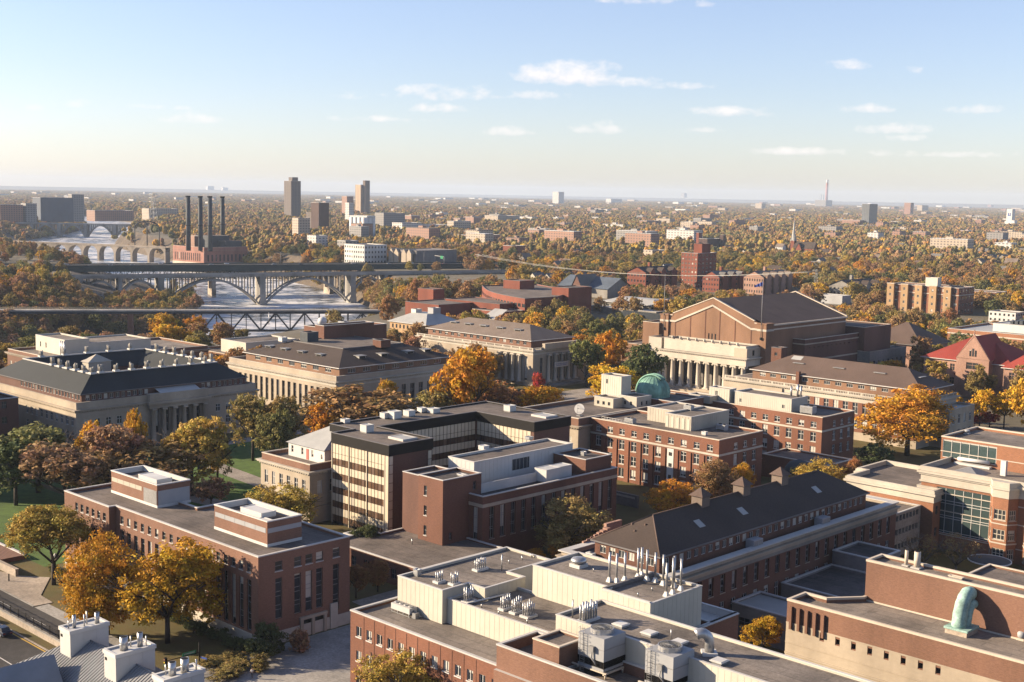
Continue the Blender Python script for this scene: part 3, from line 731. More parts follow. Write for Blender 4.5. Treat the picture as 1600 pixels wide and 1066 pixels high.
# ---- standing-seam roof with three white flue housings, bottom left corner
b = B('seamed_roof_hall', 'hall with a grey standing seam metal roof in the bottom left corner', 'building', -148, 85)
pl = rect(-173, -122, 78, 92); b.walls(pl, 0, 9.2, 'brick_red', {})
RZ, EZ = 14.1, 9.2
mb = MB(); xl, xr = -174., -121.
mb.quad((xl, 77, EZ), (xr, 77, EZ), (xr, 85, RZ), (-166, 85, RZ)); mb.quad((xr, 93, EZ), (xl, 93, EZ), (-166, 85, RZ), (xr, 85, RZ)); mb.tri((xl, 93, EZ), (xl, 77, EZ), (-166, 85, RZ)); mb.quad((xr, 77, EZ), (xr, 93, EZ), (xr, 85, RZ), (xr, 85, RZ-.01))
roof = b.put('roof', mb, 'metal_roof')
sm = MB(); sm.box(-.035, .035, -.0, 9.38, .0, .09); seam = sm.mesh('seam', 'metal_roof'); ang = math.atan2(RZ-EZ, 8.)
for i in range(88):
    x = xl+.3+i*.6
    L = 1. if x > -166 else max(.05, (x-xl)/8.)
    for sgn in (0, 1):
        o = link('seam', seam, roof, b.loc((x, 77 if not sgn else 93, EZ+.002)), 0 if not sgn else math.pi); o.rotation_euler = (ang, 0, 0 if not sgn else math.pi); o.scale = (1, L, 1)
mb = MB(); mb.tube((-166, 85, RZ+.04), (xr, 85, RZ+.04), .12, n=6); b.put('ridge_cap', mb, 'metal_roof', roof)
mb = MB(); mb.quad((-163.5, 56, 13.6), (-154.5, 56, 8.6), (-154.5, 77.5, 8.6), (-163.5, 79.5, 13.6)); mb.quad((-172.5, 56, 8.6), (-163.5, 56, 13.6), (-163.5, 79.5, 13.6), (-172.5, 77.5, 8.6)); b.put('cross_roof', mb, 'metal_roof')
b.walls(rect(-171.5, -155.5, 57, 77.9), 0, 8.7, 'brick_red', {}, name='wing')
for k, (x0, x1, nm) in enumerate(((-166.7, -163.7, 'leftmost'), (-154.2, -151.1, 'middle'), (-141.6, -139., 'rightmost'))):
    t = thing('flue_housing', '%s of the three white flue housings on the seamed metal roof' % nm, 'chimney', ((x0+x1)/2, 84.9, 11.6), group='white flue housings')
    w = (x1-x0)/2; d = 2.9
    mb = MB(); mb.box(-w, w, -d, d, 0, 4.1); body = t.put('body', mb, 'panel_white')
    mb = MB(); mb.box(-w-.15, w+.15, -d-.15, d+.15, 4.1, 4.4); mb.ring(rect(-w-.15, w+.15, -d-.15, d+.15), rect(-w+.25, w-.25, -d+.25, d-.25), 4.402, 4.62); t.put('cap', mb, 'white_paint')
    for i in (-1, 0, 1):
        mb = MB(); mb.box(w-.01, w+.025, -d+.1+(i+1)*1.93, -d+1.95+(i+1)*1.93, .2, 4.0); t.put('panel', mb, 'panel_white')
    mb = MB(); mb.prism([(-w+.25, -d-.05), (-w+.75, -d-.05), (-w+.75, -d+.02), (-w+.25, -d+.02)], 3.2, 3.6); t.put('vent_hood', mb, 'black_metal')
    spec = [[(-.3, -2.2, .09, 1.2), (.0, -1.5, .26, 1.9), (.4, -.2, .1, 1.8), (-.2, .5, .1, 2.0), (.5, 1.7, .33, 1.7)], [(.1, -.9, .55, 1.9), (-.4, .4, .09, 1.6), (.3, 1.4, .38, 2.0), (.5, 2.2, .08, 1.4)], [(-.5, -1.6, .08, 1.5), (.1, -1.0, .5, 1.8), (.3, .7, .55, 1.9), (-.3, 1.5, .1, 1.8), (.6, 2.2, .12, 1.5)]][k]
    for (fx, fy, r, h) in spec:
        mb = MB(); mb.tube((fx, fy, 4.35), (fx, fy, 4.35+h), r, n=14); mb.tube((fx, fy, 4.35+h*.45), (fx, fy, 4.35+h*.5), r*1.06, n=14); f = t.put('flue', mb, 'galvanised')
        mb = MB(); mb.tube((fx, fy, 4.355+h), (fx, fy, 4.36+h), r*.86, n=14); t.put('flue_mouth', mb, 'black_metal', f)

# ---- laboratory with cream metal penthouses, bottom centre
b = B('panelled_laboratory', 'red brick laboratory with cream ribbed metal penthouses and many roof stacks', 'building', -110, 126)
pl = [(-140, 112.7), (-58, 112.7), (-58, 128.9), (-98.6, 128.9), (-98.6, 142), (-140, 142)]
ops = {0: [(1.9+i*2.28, z, 1.15, 1.5, 'half') for i in range(13) for z in (14.6, 11.0, 7.4, 3.8)]}
b.walls(pl, 0, 18, 'brick_red', ops)
b.flat_roof(pl, 18, .35, 'gravel_light', 'coping', 'brick_red')
w = b.walls([(-110.0, 112.2), (-58.2, 112.2), (-58.2, 119.7), (-110.0, 119.7)], 17.9, 21.0, 'brick_salmon', {}, name='front_parapet', foot=False)
b.flat_roof([(-110.0, 112.2), (-58.2, 112.2), (-58.2, 119.7), (-110.0, 119.7)], 21, 1.3, 'gravel', 'coping', 'brick_salmon', parent=w)
mb = MB()
for i in range(1, 12): mb.box(-140+2.28*i+.76-.03, -140+2.28*i+.76+.03, 112.66, 112.72, 1, 17.8)
b.put('wall_joints', mb, 'brick_dark', kind='stuff')
w = b.walls([(-110.0, 111.7), (-58.0, 111.7), (-58.0, 112.6), (-110., 112.6)], 0, 17.95, 'brick_salmon', {0: [(c, 16.1, 3.6, 1.3, 'triple') for c in (8.6, 15.5, 22.5)]}, name='front_bay', foot=False)
mb = MB(); mb.quad((-110, 111.7, 17.95), (-58, 111.7, 17.95), (-58, 112.6, 17.95), (-110, 112.6, 17.95)); b.put('ledge', mb, 'coping', w)
b.block('rear_wing', -121.5, -98.2, 142.2, 148.4, 0, 19.8, 'brick_red', cop='coping', roof='metal_pale', deck=.9, par='panel_white')
b.block('rear_wing', -98.5, -97.9, 129.2, 148.3, 0, 19.8, 'brick_red', cop='coping', roof='metal_pale', deck=.1)
def pent(pl, z0, z1, mt='panel_cream', edges=(0, 1), roof='gravel_light', step=.9):
    w = b.walls(pl, z0, z1, mt, {}, name='penthouse', foot=False)
    b.flat_roof(pl, z1, .25, roof, 'coping', mt, ct=.14, cw=.3, co=.06, parent=w)
    b.ribs(pl, z0, z1-.03, edges, mt, step, .018, .05, parent=w); return w
pent([(-137.0, 119.0), (-127.5, 119.0), (-127.5, 124.), (-124.1, 124.), (-124.1, 132.3), (-127.5, 132.3), (-127.5, 141.6), (-137., 141.6)], 17.7, 22.5, edges=(0, 1, 2, 3))
pent(rect(-127.4, -106.9, 119.9, 131.), 17.7, 21.2, edges=(0,))
pent([(-121., 130.5), (-106.8, 130.5), (-106.8, 129.0), (-98.7, 129.0), (-98.7, 140.4), (-121., 140.4)], 17.7, 25.3, edges=(0, 2, 3))
pent(rect(-106.8, -58.1, 119.75, 128.8), 17.8, 24.0, edges=(0, 1))
mb = MB(); mb.box(-106.75, -98.8, 128.95, 129.3, 25.3, 25.6); b.put('roof_divider', mb, 'coping')
mb = MB(); mb.box(-107., -106.6, 129.2, 140.1, 25.1, 25.62); b.put('roof_divider', mb, 'coping_dark')
b.block('stair_head', -104.6, -100.2, 113.1, 118.0, 19.7, 23.0, 'brick_salmon', cop='coping_cream', roof='gravel', base='coping', deck=.25)
def cluster(label, px, py, z, n, h, cols, s=.42, r=.1, rz=0., mt='galvanised'):
    """bank of exhaust pipes on one kerb"""
    p = at(px, py, z); t = thing('exhaust_bank', label, 'exhaust pipes', p, rz, 'exhaust banks on the panelled laboratory')
    rows = math.ceil(n/cols); w, d = cols*s/2+.15, rows*s/2+.15
    mb = MB(); mb.box(-w, w, -d, d, -.03, .3); t.put('kerb', mb, 'white_paint')
    for i in range(n):
        x, y = (i % cols-(cols-1)/2)*s, (i//cols-(rows-1)/2)*s; hh = h*random.uniform(.82, 1.08)
        mb = MB(); mb.tube((x, y, .3), (x, y, hh), r, n=8); mb.tube((x, y, hh*.55), (x, y, hh*.6), r*1.25, n=8); t.put('pipe', mb, mt)
    return t
Z1, Z2, Z3, Z4 = 22.27, 20.97, 25.07, 23.77
cluster('bank of six exhaust pipes near the left corner of the cream penthouse roof', 540+688/4.706, 840+330/4.706, Z1, 6, 1.7, 2)
cluster('bank of six exhaust pipes, second from the left on the cream penthouse roof', 540+800/4.706, 840+345/4.706, Z1, 6, 1.8, 2)
cluster('bank of ten exhaust pipes towards the back of the cream penthouse roof', 540+990/4.706, 840+238/4.706, Z1, 10, 1.9, 2)
cluster('bank of eight exhaust pipes in the shade of the cream penthouse wall', 540+905/4.706, 840+475/4.706, Z2, 8, 2.1, 2)
cluster('bank of exhaust pipes, left of the three on the low cream roof', 540+1175/4.706, 840+527/4.706, Z2, 8, 2.0, 2)
cluster('bank of exhaust pipes, middle of the three on the low cream roof', 540+1258/4.706, 840+553/4.706, Z2, 8, 2.2, 2)
cluster('dense bank of exhaust pipes, right of the three on the low cream roof', 540+1345/4.706, 840+582/4.706, Z2, 12, 2.1, 3)
cluster('dense bank of exhaust pipes with long shadows on the long gravel roof', 800+560/4.706, 840+610/4.706, Z4, 12, 2.6, 2, .5, .14)
def pipe(label, px, py, z, h, r=.16, cone=True, cat='vent pipe', group='tall vent pipes on the panelled laboratory'):
    t = thing('vent_pipe', label, cat, at(px, py, z), group=group)
    mb = MB(); mb.tube((0, 0, .5 if cone else 0), (0, 0, h), r, n=12); mb.tube((0, 0, h*.62), (0, 0, h*.64), r*1.15, n=12); t.put('pipe', mb, 'galvanised')
    if cone:
        mb = MB(); mb.tube((0, 0, 0), (0, 0, .75), .5, r, n=4, sm=False); t.put('flashing', mb, 'white_paint')
    mb = MB(); mb.tube((0, 0, h), (0, 0, h+.01), r*.8, n=12); t.put('mouth', mb, 'black_metal')
    return t
ord_ = ['first', 'second', 'third', 'fourth', 'fifth', 'sixth', 'seventh', 'eighth', 'ninth', 'tenth', 'eleventh', 'twelfth', 'thirteenth', 'fourteenth', 'fifteenth', 'sixteenth']
for i, (x, y, h) in enumerate(((715, 325, 4.2), (768, 330, 4.1), (828, 317, 4.0), (925, 297, 4.3), (952, 281, 4.1), (990, 316, 4.4), (1052, 327, 4.2), (1110, 350, 4.3), (1133, 432, 4.6), (1180, 416, 5.0), (1190, 366, 4.4), (1240, 388, 4.4))):
    pipe('tall slim metal vent pipe, %s from the left on the highest cream penthouse' % ord_[i], 800+x/4.706, 840+y/4.706, Z3, h)
pipe('thin metal vent pipe standing alone at the left end of the long gravel roof', 800+445/4.706, 840+590/4.706, Z4, 2.4, .09, False)
pipe('thin single vent pipe behind the exhaust banks on the left penthouse roof', 540+1148/4.706, 840+240/4.706, Z1, 2.4, .1, False)
pipe('thin dark vent pipe between two skylights on the long gravel roof', 800+1168/4.706, 840+748/4.706, Z4, 1.3, .06, False)
for i, (x, y) in enumerate(((75, 165), (150, 148), (1200, 190), (1295, 160), (1365, 145))):
    p = (540+x/4.706, 840+y/4.706) if x > 500 else (800+x/4.706, 840+y/4.706)
    pipe('short stub vent, %s from the left along the cream penthouse roof edges' % ord_[i], p[0], p[1], Z1, .55, .08, False)
for i, (x, y) in enumerate(((925, 430), (1030, 390), (600, 250))): pipe('short stub vent, %s from the front on the highest cream penthouse' % ord_[i], 800+x/4.706, 840+y/4.706, Z3, .45, .09, False)
for i, (x, y) in enumerate(((1000, 515), (1125, 565), (1335, 630))): pipe('short stub vent, %s from the left on the low cream roof' % ord_[i], 540+x/4.706, 840+y/4.706, Z2, .5, .09, False)
t = thing('mushroom_vent', 'round domed metal fan vent on the highest cream penthouse', 'vent', at(800+490/4.706, 840+215/4.706, Z3))
mb = MB(); mb.box(-.95, .95, -.95, .95, 0, .5); t.put('kerb', mb, 'white_paint')
mb = MB(); mb.lathe([(.7, .5), (.85, .7), (1.12, .75), (1.15, 1.05), (.95, 1.3), (.4, 1.42), (.05, 1.44)], 20); t.put('hood', mb, 'galvanised')
def gooseneck(label, p, r, h, rz, mt='galvanised', base=.9):
    t = thing('gooseneck_vent', label, 'vent', p, rz)
    mb = MB(); mb.box(-base, base, -base, base, 0, .35); t.put('kerb', mb, 'white_paint')
    pts = [(0, 0, .3), (0, 0, h*.55)]+[(-(1-math.cos(a))*h*.38, 0, h*.55+math.sin(a)*h*.40) for a in [math.pi*k/10 for k in range(1, 8)]]
    mb = MB(); mb.sweep(pts, [r]*2+[r*(1+.03*k) for k in range(7)], 16); t.put('duct', mb, mt)
    e = Vector(pts[-1]); d = (e-Vector(pts[-2])).normalized()
    mb = MB(); mb.tube(e+d*.01, e+d*.02, r*1.02, n=16); t.put('mouth', mb, 'black_metal'); return t
gooseneck('metal gooseneck vent casting a long shadow on the long gravel roof', at(800+1450/4.706, 840+858/4.706, Z4), .58, 2.7, R(44))
for i, (x, y) in enumerate(((800, 655), (1010, 718), (1230, 785), (1525, 925))):
    t = thing('skylight', 'flat white skylight, %s from the left along the long gravel roof' % ord_[i], 'skylight', at(800+x/4.706, 840+y/4.706, Z4), group='skylights on the long gravel roof')
    mb = MB(); mb.box(-.75, .75, -.75, .75, 0, .3); t.put('kerb', mb, 'metal_grey')
    mb = MB(); mb.prism(rect(-.85, .85, -.85, .85), .3, .42); mb.prism(rect(-.7, .7, -.7, .7), .421, .47); t.put('dome', mb, 'white_paint')
def cooling_tower(label, p, s=1.):
    t = thing('cooling_tower', label, 'cooling tower', p, group='cooling towers on the brick terrace')
    w = 2.05*s
    mb = MB()
    for x in (-w, w):
        mb.box(x-.12, x+.12, -w, w, .55, .8)
        for y in (-w*.8, w*.8): mb.tube((x, y, 0), (x, y, .56), .12, n=6)
    mb.box(-w-.9, w+.5, -w-.12, -w+.12, .801, .95); mb.box(-w-.9, w+.5, w-.12, w+.12, .801, .95); t.put('support_frame', mb, 'coping_cream')
    mb = MB(); mb.box(-w, w, -w, w, .96, 1.3); mb.box(-w, w, -w, w, 2.2, 5.1); mb.box(-w+.3, w-.3, -w+.3, w-.3, 1.3, 2.2); t.put('casing', mb, 'panel_grey')
    mb = MB()
    for k in range(7):
        z = 1.36+k*.12
        mb.ring(rect(-w+.02, w-.02, -w+.02, w-.02), rect(-w+.14, w-.14, -w+.14, w-.14), z, z+.04)
    for x in (-w, 0, w):
        for y in (-w+.06, w-.06): mb.box(x-.06 if x else -.06, x+.06, y-.06, y+.06, 1.3, 2.2)
    t.put('louvres', mb, 'black_metal')
    mb = MB(); mb.ring(rect(-w-.03, w+.03, -w-.03, w+.03), rect(-w+.01, w-.01, -w+.01, w-.01), 3.6, 3.68); t.put('seam_band', mb, 'metal_grey')
    mb = MB(); n = 24
    out = [(1.45*s*math.cos(2*math.pi*k/n), 1.45*s*math.sin(2*math.pi*k/n)) for k in range(n)]; inn = [(x*.93, y*.93) for x, y in out]
    mb.ring(out, inn, 5.1, 5.65); f = t.put('fan_ring', mb, 'galvanised')
    mb = MB(); mb.lathe([(1.34*s, 5.2), (.01, 5.21)], 24); t.put('fan_well', mb, 'black_metal', f)
    mb = MB()
    for k in range(10):
        a = math.pi*k/10; mb.tube((1.4*s*math.cos(a), 1.4*s*math.sin(a), 5.62), (-1.4*s*math.cos(a), -1.4*s*math.sin(a), 5.62), .02, n=4)
    for rr in (.4, .8, 1.15): 
        c = [(rr*s*math.cos(2*math.pi*k/n), rr*s*math.sin(2*math.pi*k/n)) for k in range(n)]; mb.ring(c, [(x*.95, y*.95) for x, y in c], 5.61, 5.64)
    t.put('fan_guard', mb, 'metal_grey', f)
    mb = MB()
    for x in (-.35, .35): mb.tube((x-1.2, -w-.25, .2), (x-1.2, -w-.25, 6.), .035, n=5)
    for k in range(19): mb.tube((-1.55, -w-.25, .4+k*.3), (-.85, -w-.25, .4+k*.3), .025, n=4)
    for k in range(6):
        z = 2.6+k*.65; pts = [(-1.2+.42*math.cos(a), -w-.3-.5*abs(math.sin(a)), z) for a in [math.pi*q/6 for q in range(7)]]; mb.sweep(pts, [.025]*7, 4)
    t.put('caged_ladder', mb, 'metal_grey')
    mb = MB(); mb.box(.0, .7, -w-.42, -w-.01, 3.2, 3.9); mb.sweep([(.3, -w-.2, 3.2), (.3, -w-.25, 2.4), (.9, -w-.3, 2.0), (.9, -w-.1, 1.6)], [.1]*4, 8); t.put('motor_box', mb, 'metal_grey'); return t
cooling_tower('left grey cooling tower with caged ladder beside the small brick stair head', at(800+655/4.706, 840+985/4.706, 19.7))
cooling_tower('right grey cooling tower with caged ladder at the bottom edge', at(800+1152/4.706, 840+1125/4.706, 19.7))
t = thing('condenser_unit', 'long white condenser with fans on the gravel roof beside the cream penthouse', 'air conditioner', at(540+430/4.706, 840+560/4.706, 17.66), R(0))
mb = MB(); mb.box(-2., 2., -.75, .75, .5, 1.35); t.put('casing', mb, 'panel_white')
mb = MB()
for x in (-1.8, -.6, .6, 1.8):
    for y in (-.65, .65): mb.box(x-.06, x+.06, y-.06, y+.06, 0, .5)
mb.box(-2., 2., -.7, -.62, .05, .15); mb.box(-2., 2., .62, .7, .05, .15); t.put('stand', mb, 'metal_grey')
for k in range(4):
    mb = MB(); mb.lathe([(.38, 0), (.40, .14), (.34, .15), (.01, .08)], 16, c=(-1.5+k, 0, 1.352)); t.put('fan', mb, 'metal_grey')
mb = MB(); mb.sweep([(2., 0, .9), (2.6, 0, .9), (2.6, 0, .3), (3.3, .4, .3)], [.12]*4, 8); mb.box(2.2, 3.0, -.5, .3, 0.02, .8); t.put('pipework', mb, 'metal_grey')
roof_box('vent_hood', 'small metal hood vent at the left edge of the cream penthouse', 'vent', *at(540+528/4.706, 840+282/4.706, Z1), .9, .8, .9, 'galvanised')
t = thing('cable_duct', 'white pipe run crossing the low cream roof between exhaust banks', 'pipe', at(540+1010/4.706, 840+470/4.706, Z2))
p0 = Vector((0, 0, 0)); a_ = at(540+890/4.706, 840+498/4.706, Z2)-at(540+1010/4.706, 840+470/4.706, Z2); b_ = at(540+1200/4.706, 840+425/4.706, Z2)-at(540+1010/4.706, 840+470/4.706, Z2)
mb = MB(); mb.tube(a_+Vector((0, 0, .25)), b_+Vector((0, 0, .25)), .14, n=8); t.put('pipe', mb, 'white_paint')
for f in (.1, .5, .9):
    q = a_.lerp(b_, f); mb = MB(); mb.box(q.x-.12, q.x+.12, q.y-.12, q.y+.12, 0, .16); t.put('support', mb, 'metal_grey')

# ---- long hall with a dark hipped roof and three cupolas
b = B('hipped_roof_hall', 'long brick hall with a black hipped roof and square ridge cupolas', 'building', -137, 209)
pl = rect(-149.6, -126.2, 168.6, 249.5)
ops = {1: [(6.5+i*3.55, 8.1, 1.5, 3.4, 'tall_shade' if i % 8 else 'dark') for i in range(21)]+[(6.5+i*3.55, 3.6, 1.5, 2.9, 'cross') for i in range(21)]+[(6.5+i*3.55, .4, 1.4, 2.3, 'cross') for i in range(21)],
       0: bays(1.5, 22, 6, 1.5, [(8.2, 3.2, 'cross'), (3.6, 2.9, 'cross')])}
b.walls(pl, 0, 12.4, 'brick_brown', ops)
b.band(pl, 11.75, 12.38, .12, 'stone_grey', 'frieze'); b.cornice(pl, 12.4, 'stone', False, .5)
q = offset(pl, -.1); b.walls(q, 13.36, 14.1, 'stone', {}, name='parapet_wall', foot=False); b.flat_roof(q, 14.1, .6, 'gravel_dark', 'coping', 'stone', cw=1.3, co=.45)
q = rect(-143.6, -129.2, 171.0, 241.6)
b.walls(q, 13.4, 17.0, 'brick_brown', {0: bays(.8, 13.6, 6, 1.35, [(14.9, 1.4, 'small')]), 1: bays(1, 69.6, 32, 1.25, [(14.9, 1.4, 'small')])}, name='attic_wall', foot=False)
roof = b.hip(-143.6, -129.2, 171.0, 241.6, 17.0, 21.6, mt='shingle_dark', over=.55)
q2 = MB(); q2.tube((-136.4, 178.2, 21.63), (-136.4, 234.4, 21.63), .14, n=6); q2.tube((-144.1, 170.5, 17.05), (-136.4, 178.2, 21.63), .13, n=6); q2.tube((-128.7, 170.5, 17.05), (-136.4, 178.2, 21.63), .13, n=6); b.put('ridge_tiles', q2, 'shingle_brown', roof)
for k, y in enumerate((192.5, 206.0, 219.5)):
    mb = MB(); mb.box(-137.6, -135.2, y-1.2, y+1.2, 20.2, 23.); c = b.put('cupola', mb, 'shingle_tan')
    mb = MB(); e = (-138., -134.8, y-1.65, y+1.65); ap = (-136.4, y, 24.5)
    P4 = [(e[0], e[2], 22.95), (e[1], e[2], 22.95), (e[1], e[3], 22.95), (e[0], e[3], 22.95)]
    for i in range(4): mb.tri(P4[i], P4[(i+1) % 4], ap)
    mb.quad(*P4[::-1]); b.put('cupola_roof', mb, 'shingle_brown', c)
for i, (x, y) in enumerate(((-137.2, 174.2), (-138.8, 175.4), (-136.2, 175.9))):
    mb = MB(); z = 17+(y-170.5)*.6; mb.lathe([(.22, -.2), (.22, .12), (.02, .2)], 8, c=(x, y, z+.05)); b.put('roof_vent', mb, 'shingle_brown', roof)
for y in (186.8, 200.5, 227.):
    mb = MB(); x = -133.2; z = 21.6-(x+136.4)*.6+.16; mb.quad((x, y-.9, z), (x+1.6, y-.9, z-.98), (x+1.6, y+.9, z-.98), (x, y+.9, z)); b.put('rooflight', mb, 'metal_pale', roof)
b.block('front_block', -141.2, -137.4, 165.5, 168.5, 0, 12., 'stone', cop='coping', roof='gravel')
mb = MB()
for i in range(7):
    mb.box(-150.1+i*.25, -149.7, 175+i*.9, 176+i*.9-.01, 14.3, 14.6+i*.28); 
mb.box(-150.3, -149.65, 181.4, 186, 14.3, 16.8); b.put('stepped_parapet', mb, 'stone_pink')
for nm, x, y, z in (('nearer', -127.9, 198., 13.5), ('farther', -127.9, 222., 13.5)):
    t = thing('air_conditioner', '%s grey air conditioner on the ledge below the black hipped roof' % nm, 'air conditioner', (x, y, z), group='ledge air conditioners')
    mb = MB(); mb.box(-.9, .9, -1.5, 1.5, .3, 1.9); t.put('casing', mb, 'panel_grey')
    mb = MB(); mb.box(.88, .94, -1.35, -.1, .5, 1.7); mb.box(.88, .94, .1, 1.35, .5, 1.7); t.put('grille', mb, 'metal_grey')
    mb = MB(); mb.box(-.8, .8, -1.4, -1.2, 0, .3); mb.box(-.8, .8, 1.2, 1.4, 0, .3); t.put('feet', mb, 'metal_grey')
t = thing('air_conditioner', 'white condenser on the sunny ledge in front of the black hipped roof', 'air conditioner', (-143.6, 169.9, 13.5), group='ledge air conditioners')
mb = MB(); mb.box(-.8, .8, -.5, .5, .2, 1.3); t.put('casing', mb, 'panel_white'); mb = MB(); mb.lathe([(.35, 1.3), (.35, 1.4), (.01, 1.36)], 14); t.put('fan', mb, 'metal_grey'); mb = MB(); mb.box(-.7, .7, -.4, .4, 0, .2); t.put('feet', mb, 'metal_grey')

# ---- brick hall with the copper horn, bottom right
b = B('horn_hall', 'salmon brick hall with two roof levels and a pale green copper horn, bottom right', 'building', -80, 185)
pl = [(-106.1, 174.5), (-40, 174.5), (-40, 200), (-98.4, 200), (-98.4, 184.6), (-102.1, 179.8), (-106.1, 179.8)]
ops = {0: [(6.5+i*2.75, 9.1, .8, .9, 'square') for i in range(8)]+[(26+i*4.4, 2.6, 3.3, 1.5, 'dark') for i in range(8)]}
b.walls(pl, 0, 14, 'brick_salmon', ops)
b.flat_roof(pl, 14, .5, 'gravel_light', 'coping_cream', 'brick_salmon', ct=.35)
mb = MB()
for z0, z1, o in ((10.35, 10.6, .1), (4.9, 8.95, .06), (5.4, 5.7, .22), (7.2, 7.4, .16)): mb.box(-106.1-.02, -40, 174.5-o, 174.52, z0, z1)
for i in range(9):
    xa = -106.1+(0 if i == 0 else 6.5+(i-1)*2.75+.4); xb = -106.1+(6.5+i*2.75-.4 if i < 8 else 66); mb.box(xa, xb, 174.44, 174.52, 8.951, 10.348)
b.put('stone_band', mb, 'stone')
mb = MB()
for i in range(5): x = -105.4+i*1.45; mb.box(x, x+.42, 174.05, 174.46, 9.6+.0, 13.3)
b.put('brick_fins', mb, 'brick_salmon')
mb = MB()
for i in range(9): x = -80.5+i*4.4; mb.tube((x, 174.2, 2.), (x, 174.2, 6.4), .06, n=6)
b.put('rod_brackets', mb, 'black_metal')
pl = rect(-98.4, -40, 185.3, 190.2)
w = b.walls(pl, 13.3, 20, 'brick_salmon', {}, name='upper_wall', foot=False); b.flat_roof(pl, 20, .3, 'gravel_light', 'coping_cream', 'brick_salmon', ct=.35, parent=w)
mb = MB(); mb.ring(offset(pl, .05), offset(pl, -.02), 13.5, 13.75); b.put('flashing', mb, 'coping_cream', w)
b.block('rear_block', -84.5, -40, 190.5, 200, 13.3, 19.6, 'brick_salmon', cop='coping_cream', deck=.3)
t = thing('copper_horn', 'big curved pale green copper horn bending against the brick wall', 'horn duct', (-80.6, 182.1, 13.5))
mb = MB(); mb.box(-1.7, 1.7, -1.9, 1.9, 0, .75); t.put('plinth', mb, 'concrete_warm')
mb = MB(); mb.box(-1.85, 1.85, -2.05, 2.05, .75, 1.05); t.put('base_flange', mb, 'copper_pale')
def horn(dx, r0, top, reach, y0):
    pts, rad = [], []
    for k in range(19):
        a = (math.pi*.60)*k/18
        pts.append((dx, y0+reach*(1-math.cos(a)), .9+top*math.sin(a))); rad.append(r0*(1.1-.08*math.sin(a)+.035*math.sin(k*1.9)))
    m_ = MB(); m_.sweep(pts, rad, 20); return m_
t.put('outer_tube', horn(-.15, 1.0, 4.7, 2.6, -.6), 'copper_pale'); t.put('inner_tube', horn(.4, .66, 3.1, 1.7, .75), 'copper_pale')
mb = MB(); mb.tube((-1.0, .9, 1.0), (.9, .9, 1.0), .5, n=10); t.put('saddle', mb, 'copper_pale')
for nm, px, py, r, h in (('slimmer', 1260+733/4.706, 840+208/4.706, .28, 2.6), ('thicker', 1260+812/4.706, 840+225/4.706, .5, 2.7)):
    t = thing('roof_chimney', '%s of two cream pipe chimneys on the brick hall edge' % nm, 'chimney', at(px, py, 19.72), group='cream pipe chimneys')
    mb = MB(); mb.tube((0, 0, .2), (0, 0, h), r, n=16); t.put('pipe', mb, 'coping_cream'); mb = MB(); mb.box(-r-.25, r+.25, -r-.25, r+.25, 0, .22); t.put('base', mb, 'coping'); mb = MB(); mb.tube((0, 0, h), (0, 0, h+.02), r*.85, n=16); t.put('mouth', mb, 'black_metal')
roof_box('roof_hatch', 'low pink hatch behind the brick parapet right of the cream chimneys', 'roof hatch', *at(1260+1100/4.706, 840+305/4.706, 19.72), 2.2, .8, .35, 'coping_cream')
t = thing('roof_fan', 'small round white roof fan at the right edge beside the copper horn', 'vent', at(1596, 1000, 13.52))
mb = MB(); mb.box(-.55, .55, -.55, .55, 0, .3); t.put('kerb', mb, 'coping_cream'); mb = MB(); mb.lathe([(.35, .3), (.6, .5), (.65, 1.0), (.45, 1.3), (.05, 1.4)], 16); t.put('hood', mb, 'panel_grey')
# low link between the brick halls, with pale roof
b = B('low_link', 'low flat building with a pale blue roof between the brick halls', 'building', -119, 192)
pl = rect(-125.6, -113.6, 188, 197); b.walls(pl, 0, 6., 'stone_grey', {0: bays(1, 11, 3, 2.4, [(2.2, 1.6, 'dark')])}); b.flat_roof(pl, 6., .3, 'metal_pale', 'coping', 'stone_grey')
b = B('service_annex', 'low grey annex with stepped flat roofs below the dark hall wall', 'building', -112, 213)
pl = rect(-125.5, -103, 204, 222); b.walls(pl, 0, 6.2, 'stone_dark', {1: bays(1, 17, 4, 1.6, [(3, 2, 'dark')])}); b.flat_roof(pl, 6.2, .4, 'gravel_dark', 'coping', 'stone_dark')
pl = rect(-125.4, -116, 222.2, 232); b.walls(pl, 0, 9, 'stone_dark', {}, name='tall_wall'); b.flat_roof(pl, 9, .4, 'gravel_dark', 'coping', 'stone_dark')

# ---- glass-fronted brick building with stone cornice, right
b = B('glass_front_hall', 'orange brick hall with a tall glass wall and cream stone cornice on the right', 'building', -115, 290)
pl = rect(-131.6, -60, 271.5, 306)
b.walls(pl, 0, 14.6, 'brick_orange', {0: [(10.0, 3.6, 12.4, 10.4, 'curtain')]+[(18.0, z, 1., 1.9, 'bay') for z in ()]})
b.walls(offset(pl, .15), 14.6, 17.2, 'stone_white', {}, name='frieze', foot=False)
mb = MB()
for z0, z1, o in ((14.6, 14.95, .35), (16.3, 16.7, .5), (16.7, 17.2, .85), (17.2, 18.0, .3)): mb.ring(offset(pl, o), offset(pl, -.1), z0, z1-.002)
b.put('cornice', mb, 'stone_white')
b.flat_roof(offset(pl, .25), 18., 1.0, 'gravel_light', 'stone_white', 'stone_white')
for z in (3.2, 8.6, 12.6): b.band(pl, z, z+.22, .06, 'stone_white', 'string_course')
up_ = rect(-134.2, -60, 286., 305)
w = b.walls(up_, 16.5, 22.6, 'brick_orange', {0: [(6.9, 17.9, 13., 4.2, 'sunroom')]}, name='upper_storey', foot=False)
b.flat_roof(up_, 22.6, .5, 'gravel_light', 'coping_cream', 'brick_orange', ct=.3, parent=w)
b.band(up_, 19.2, 19.4, .05, 'stone_white', 'string_course')
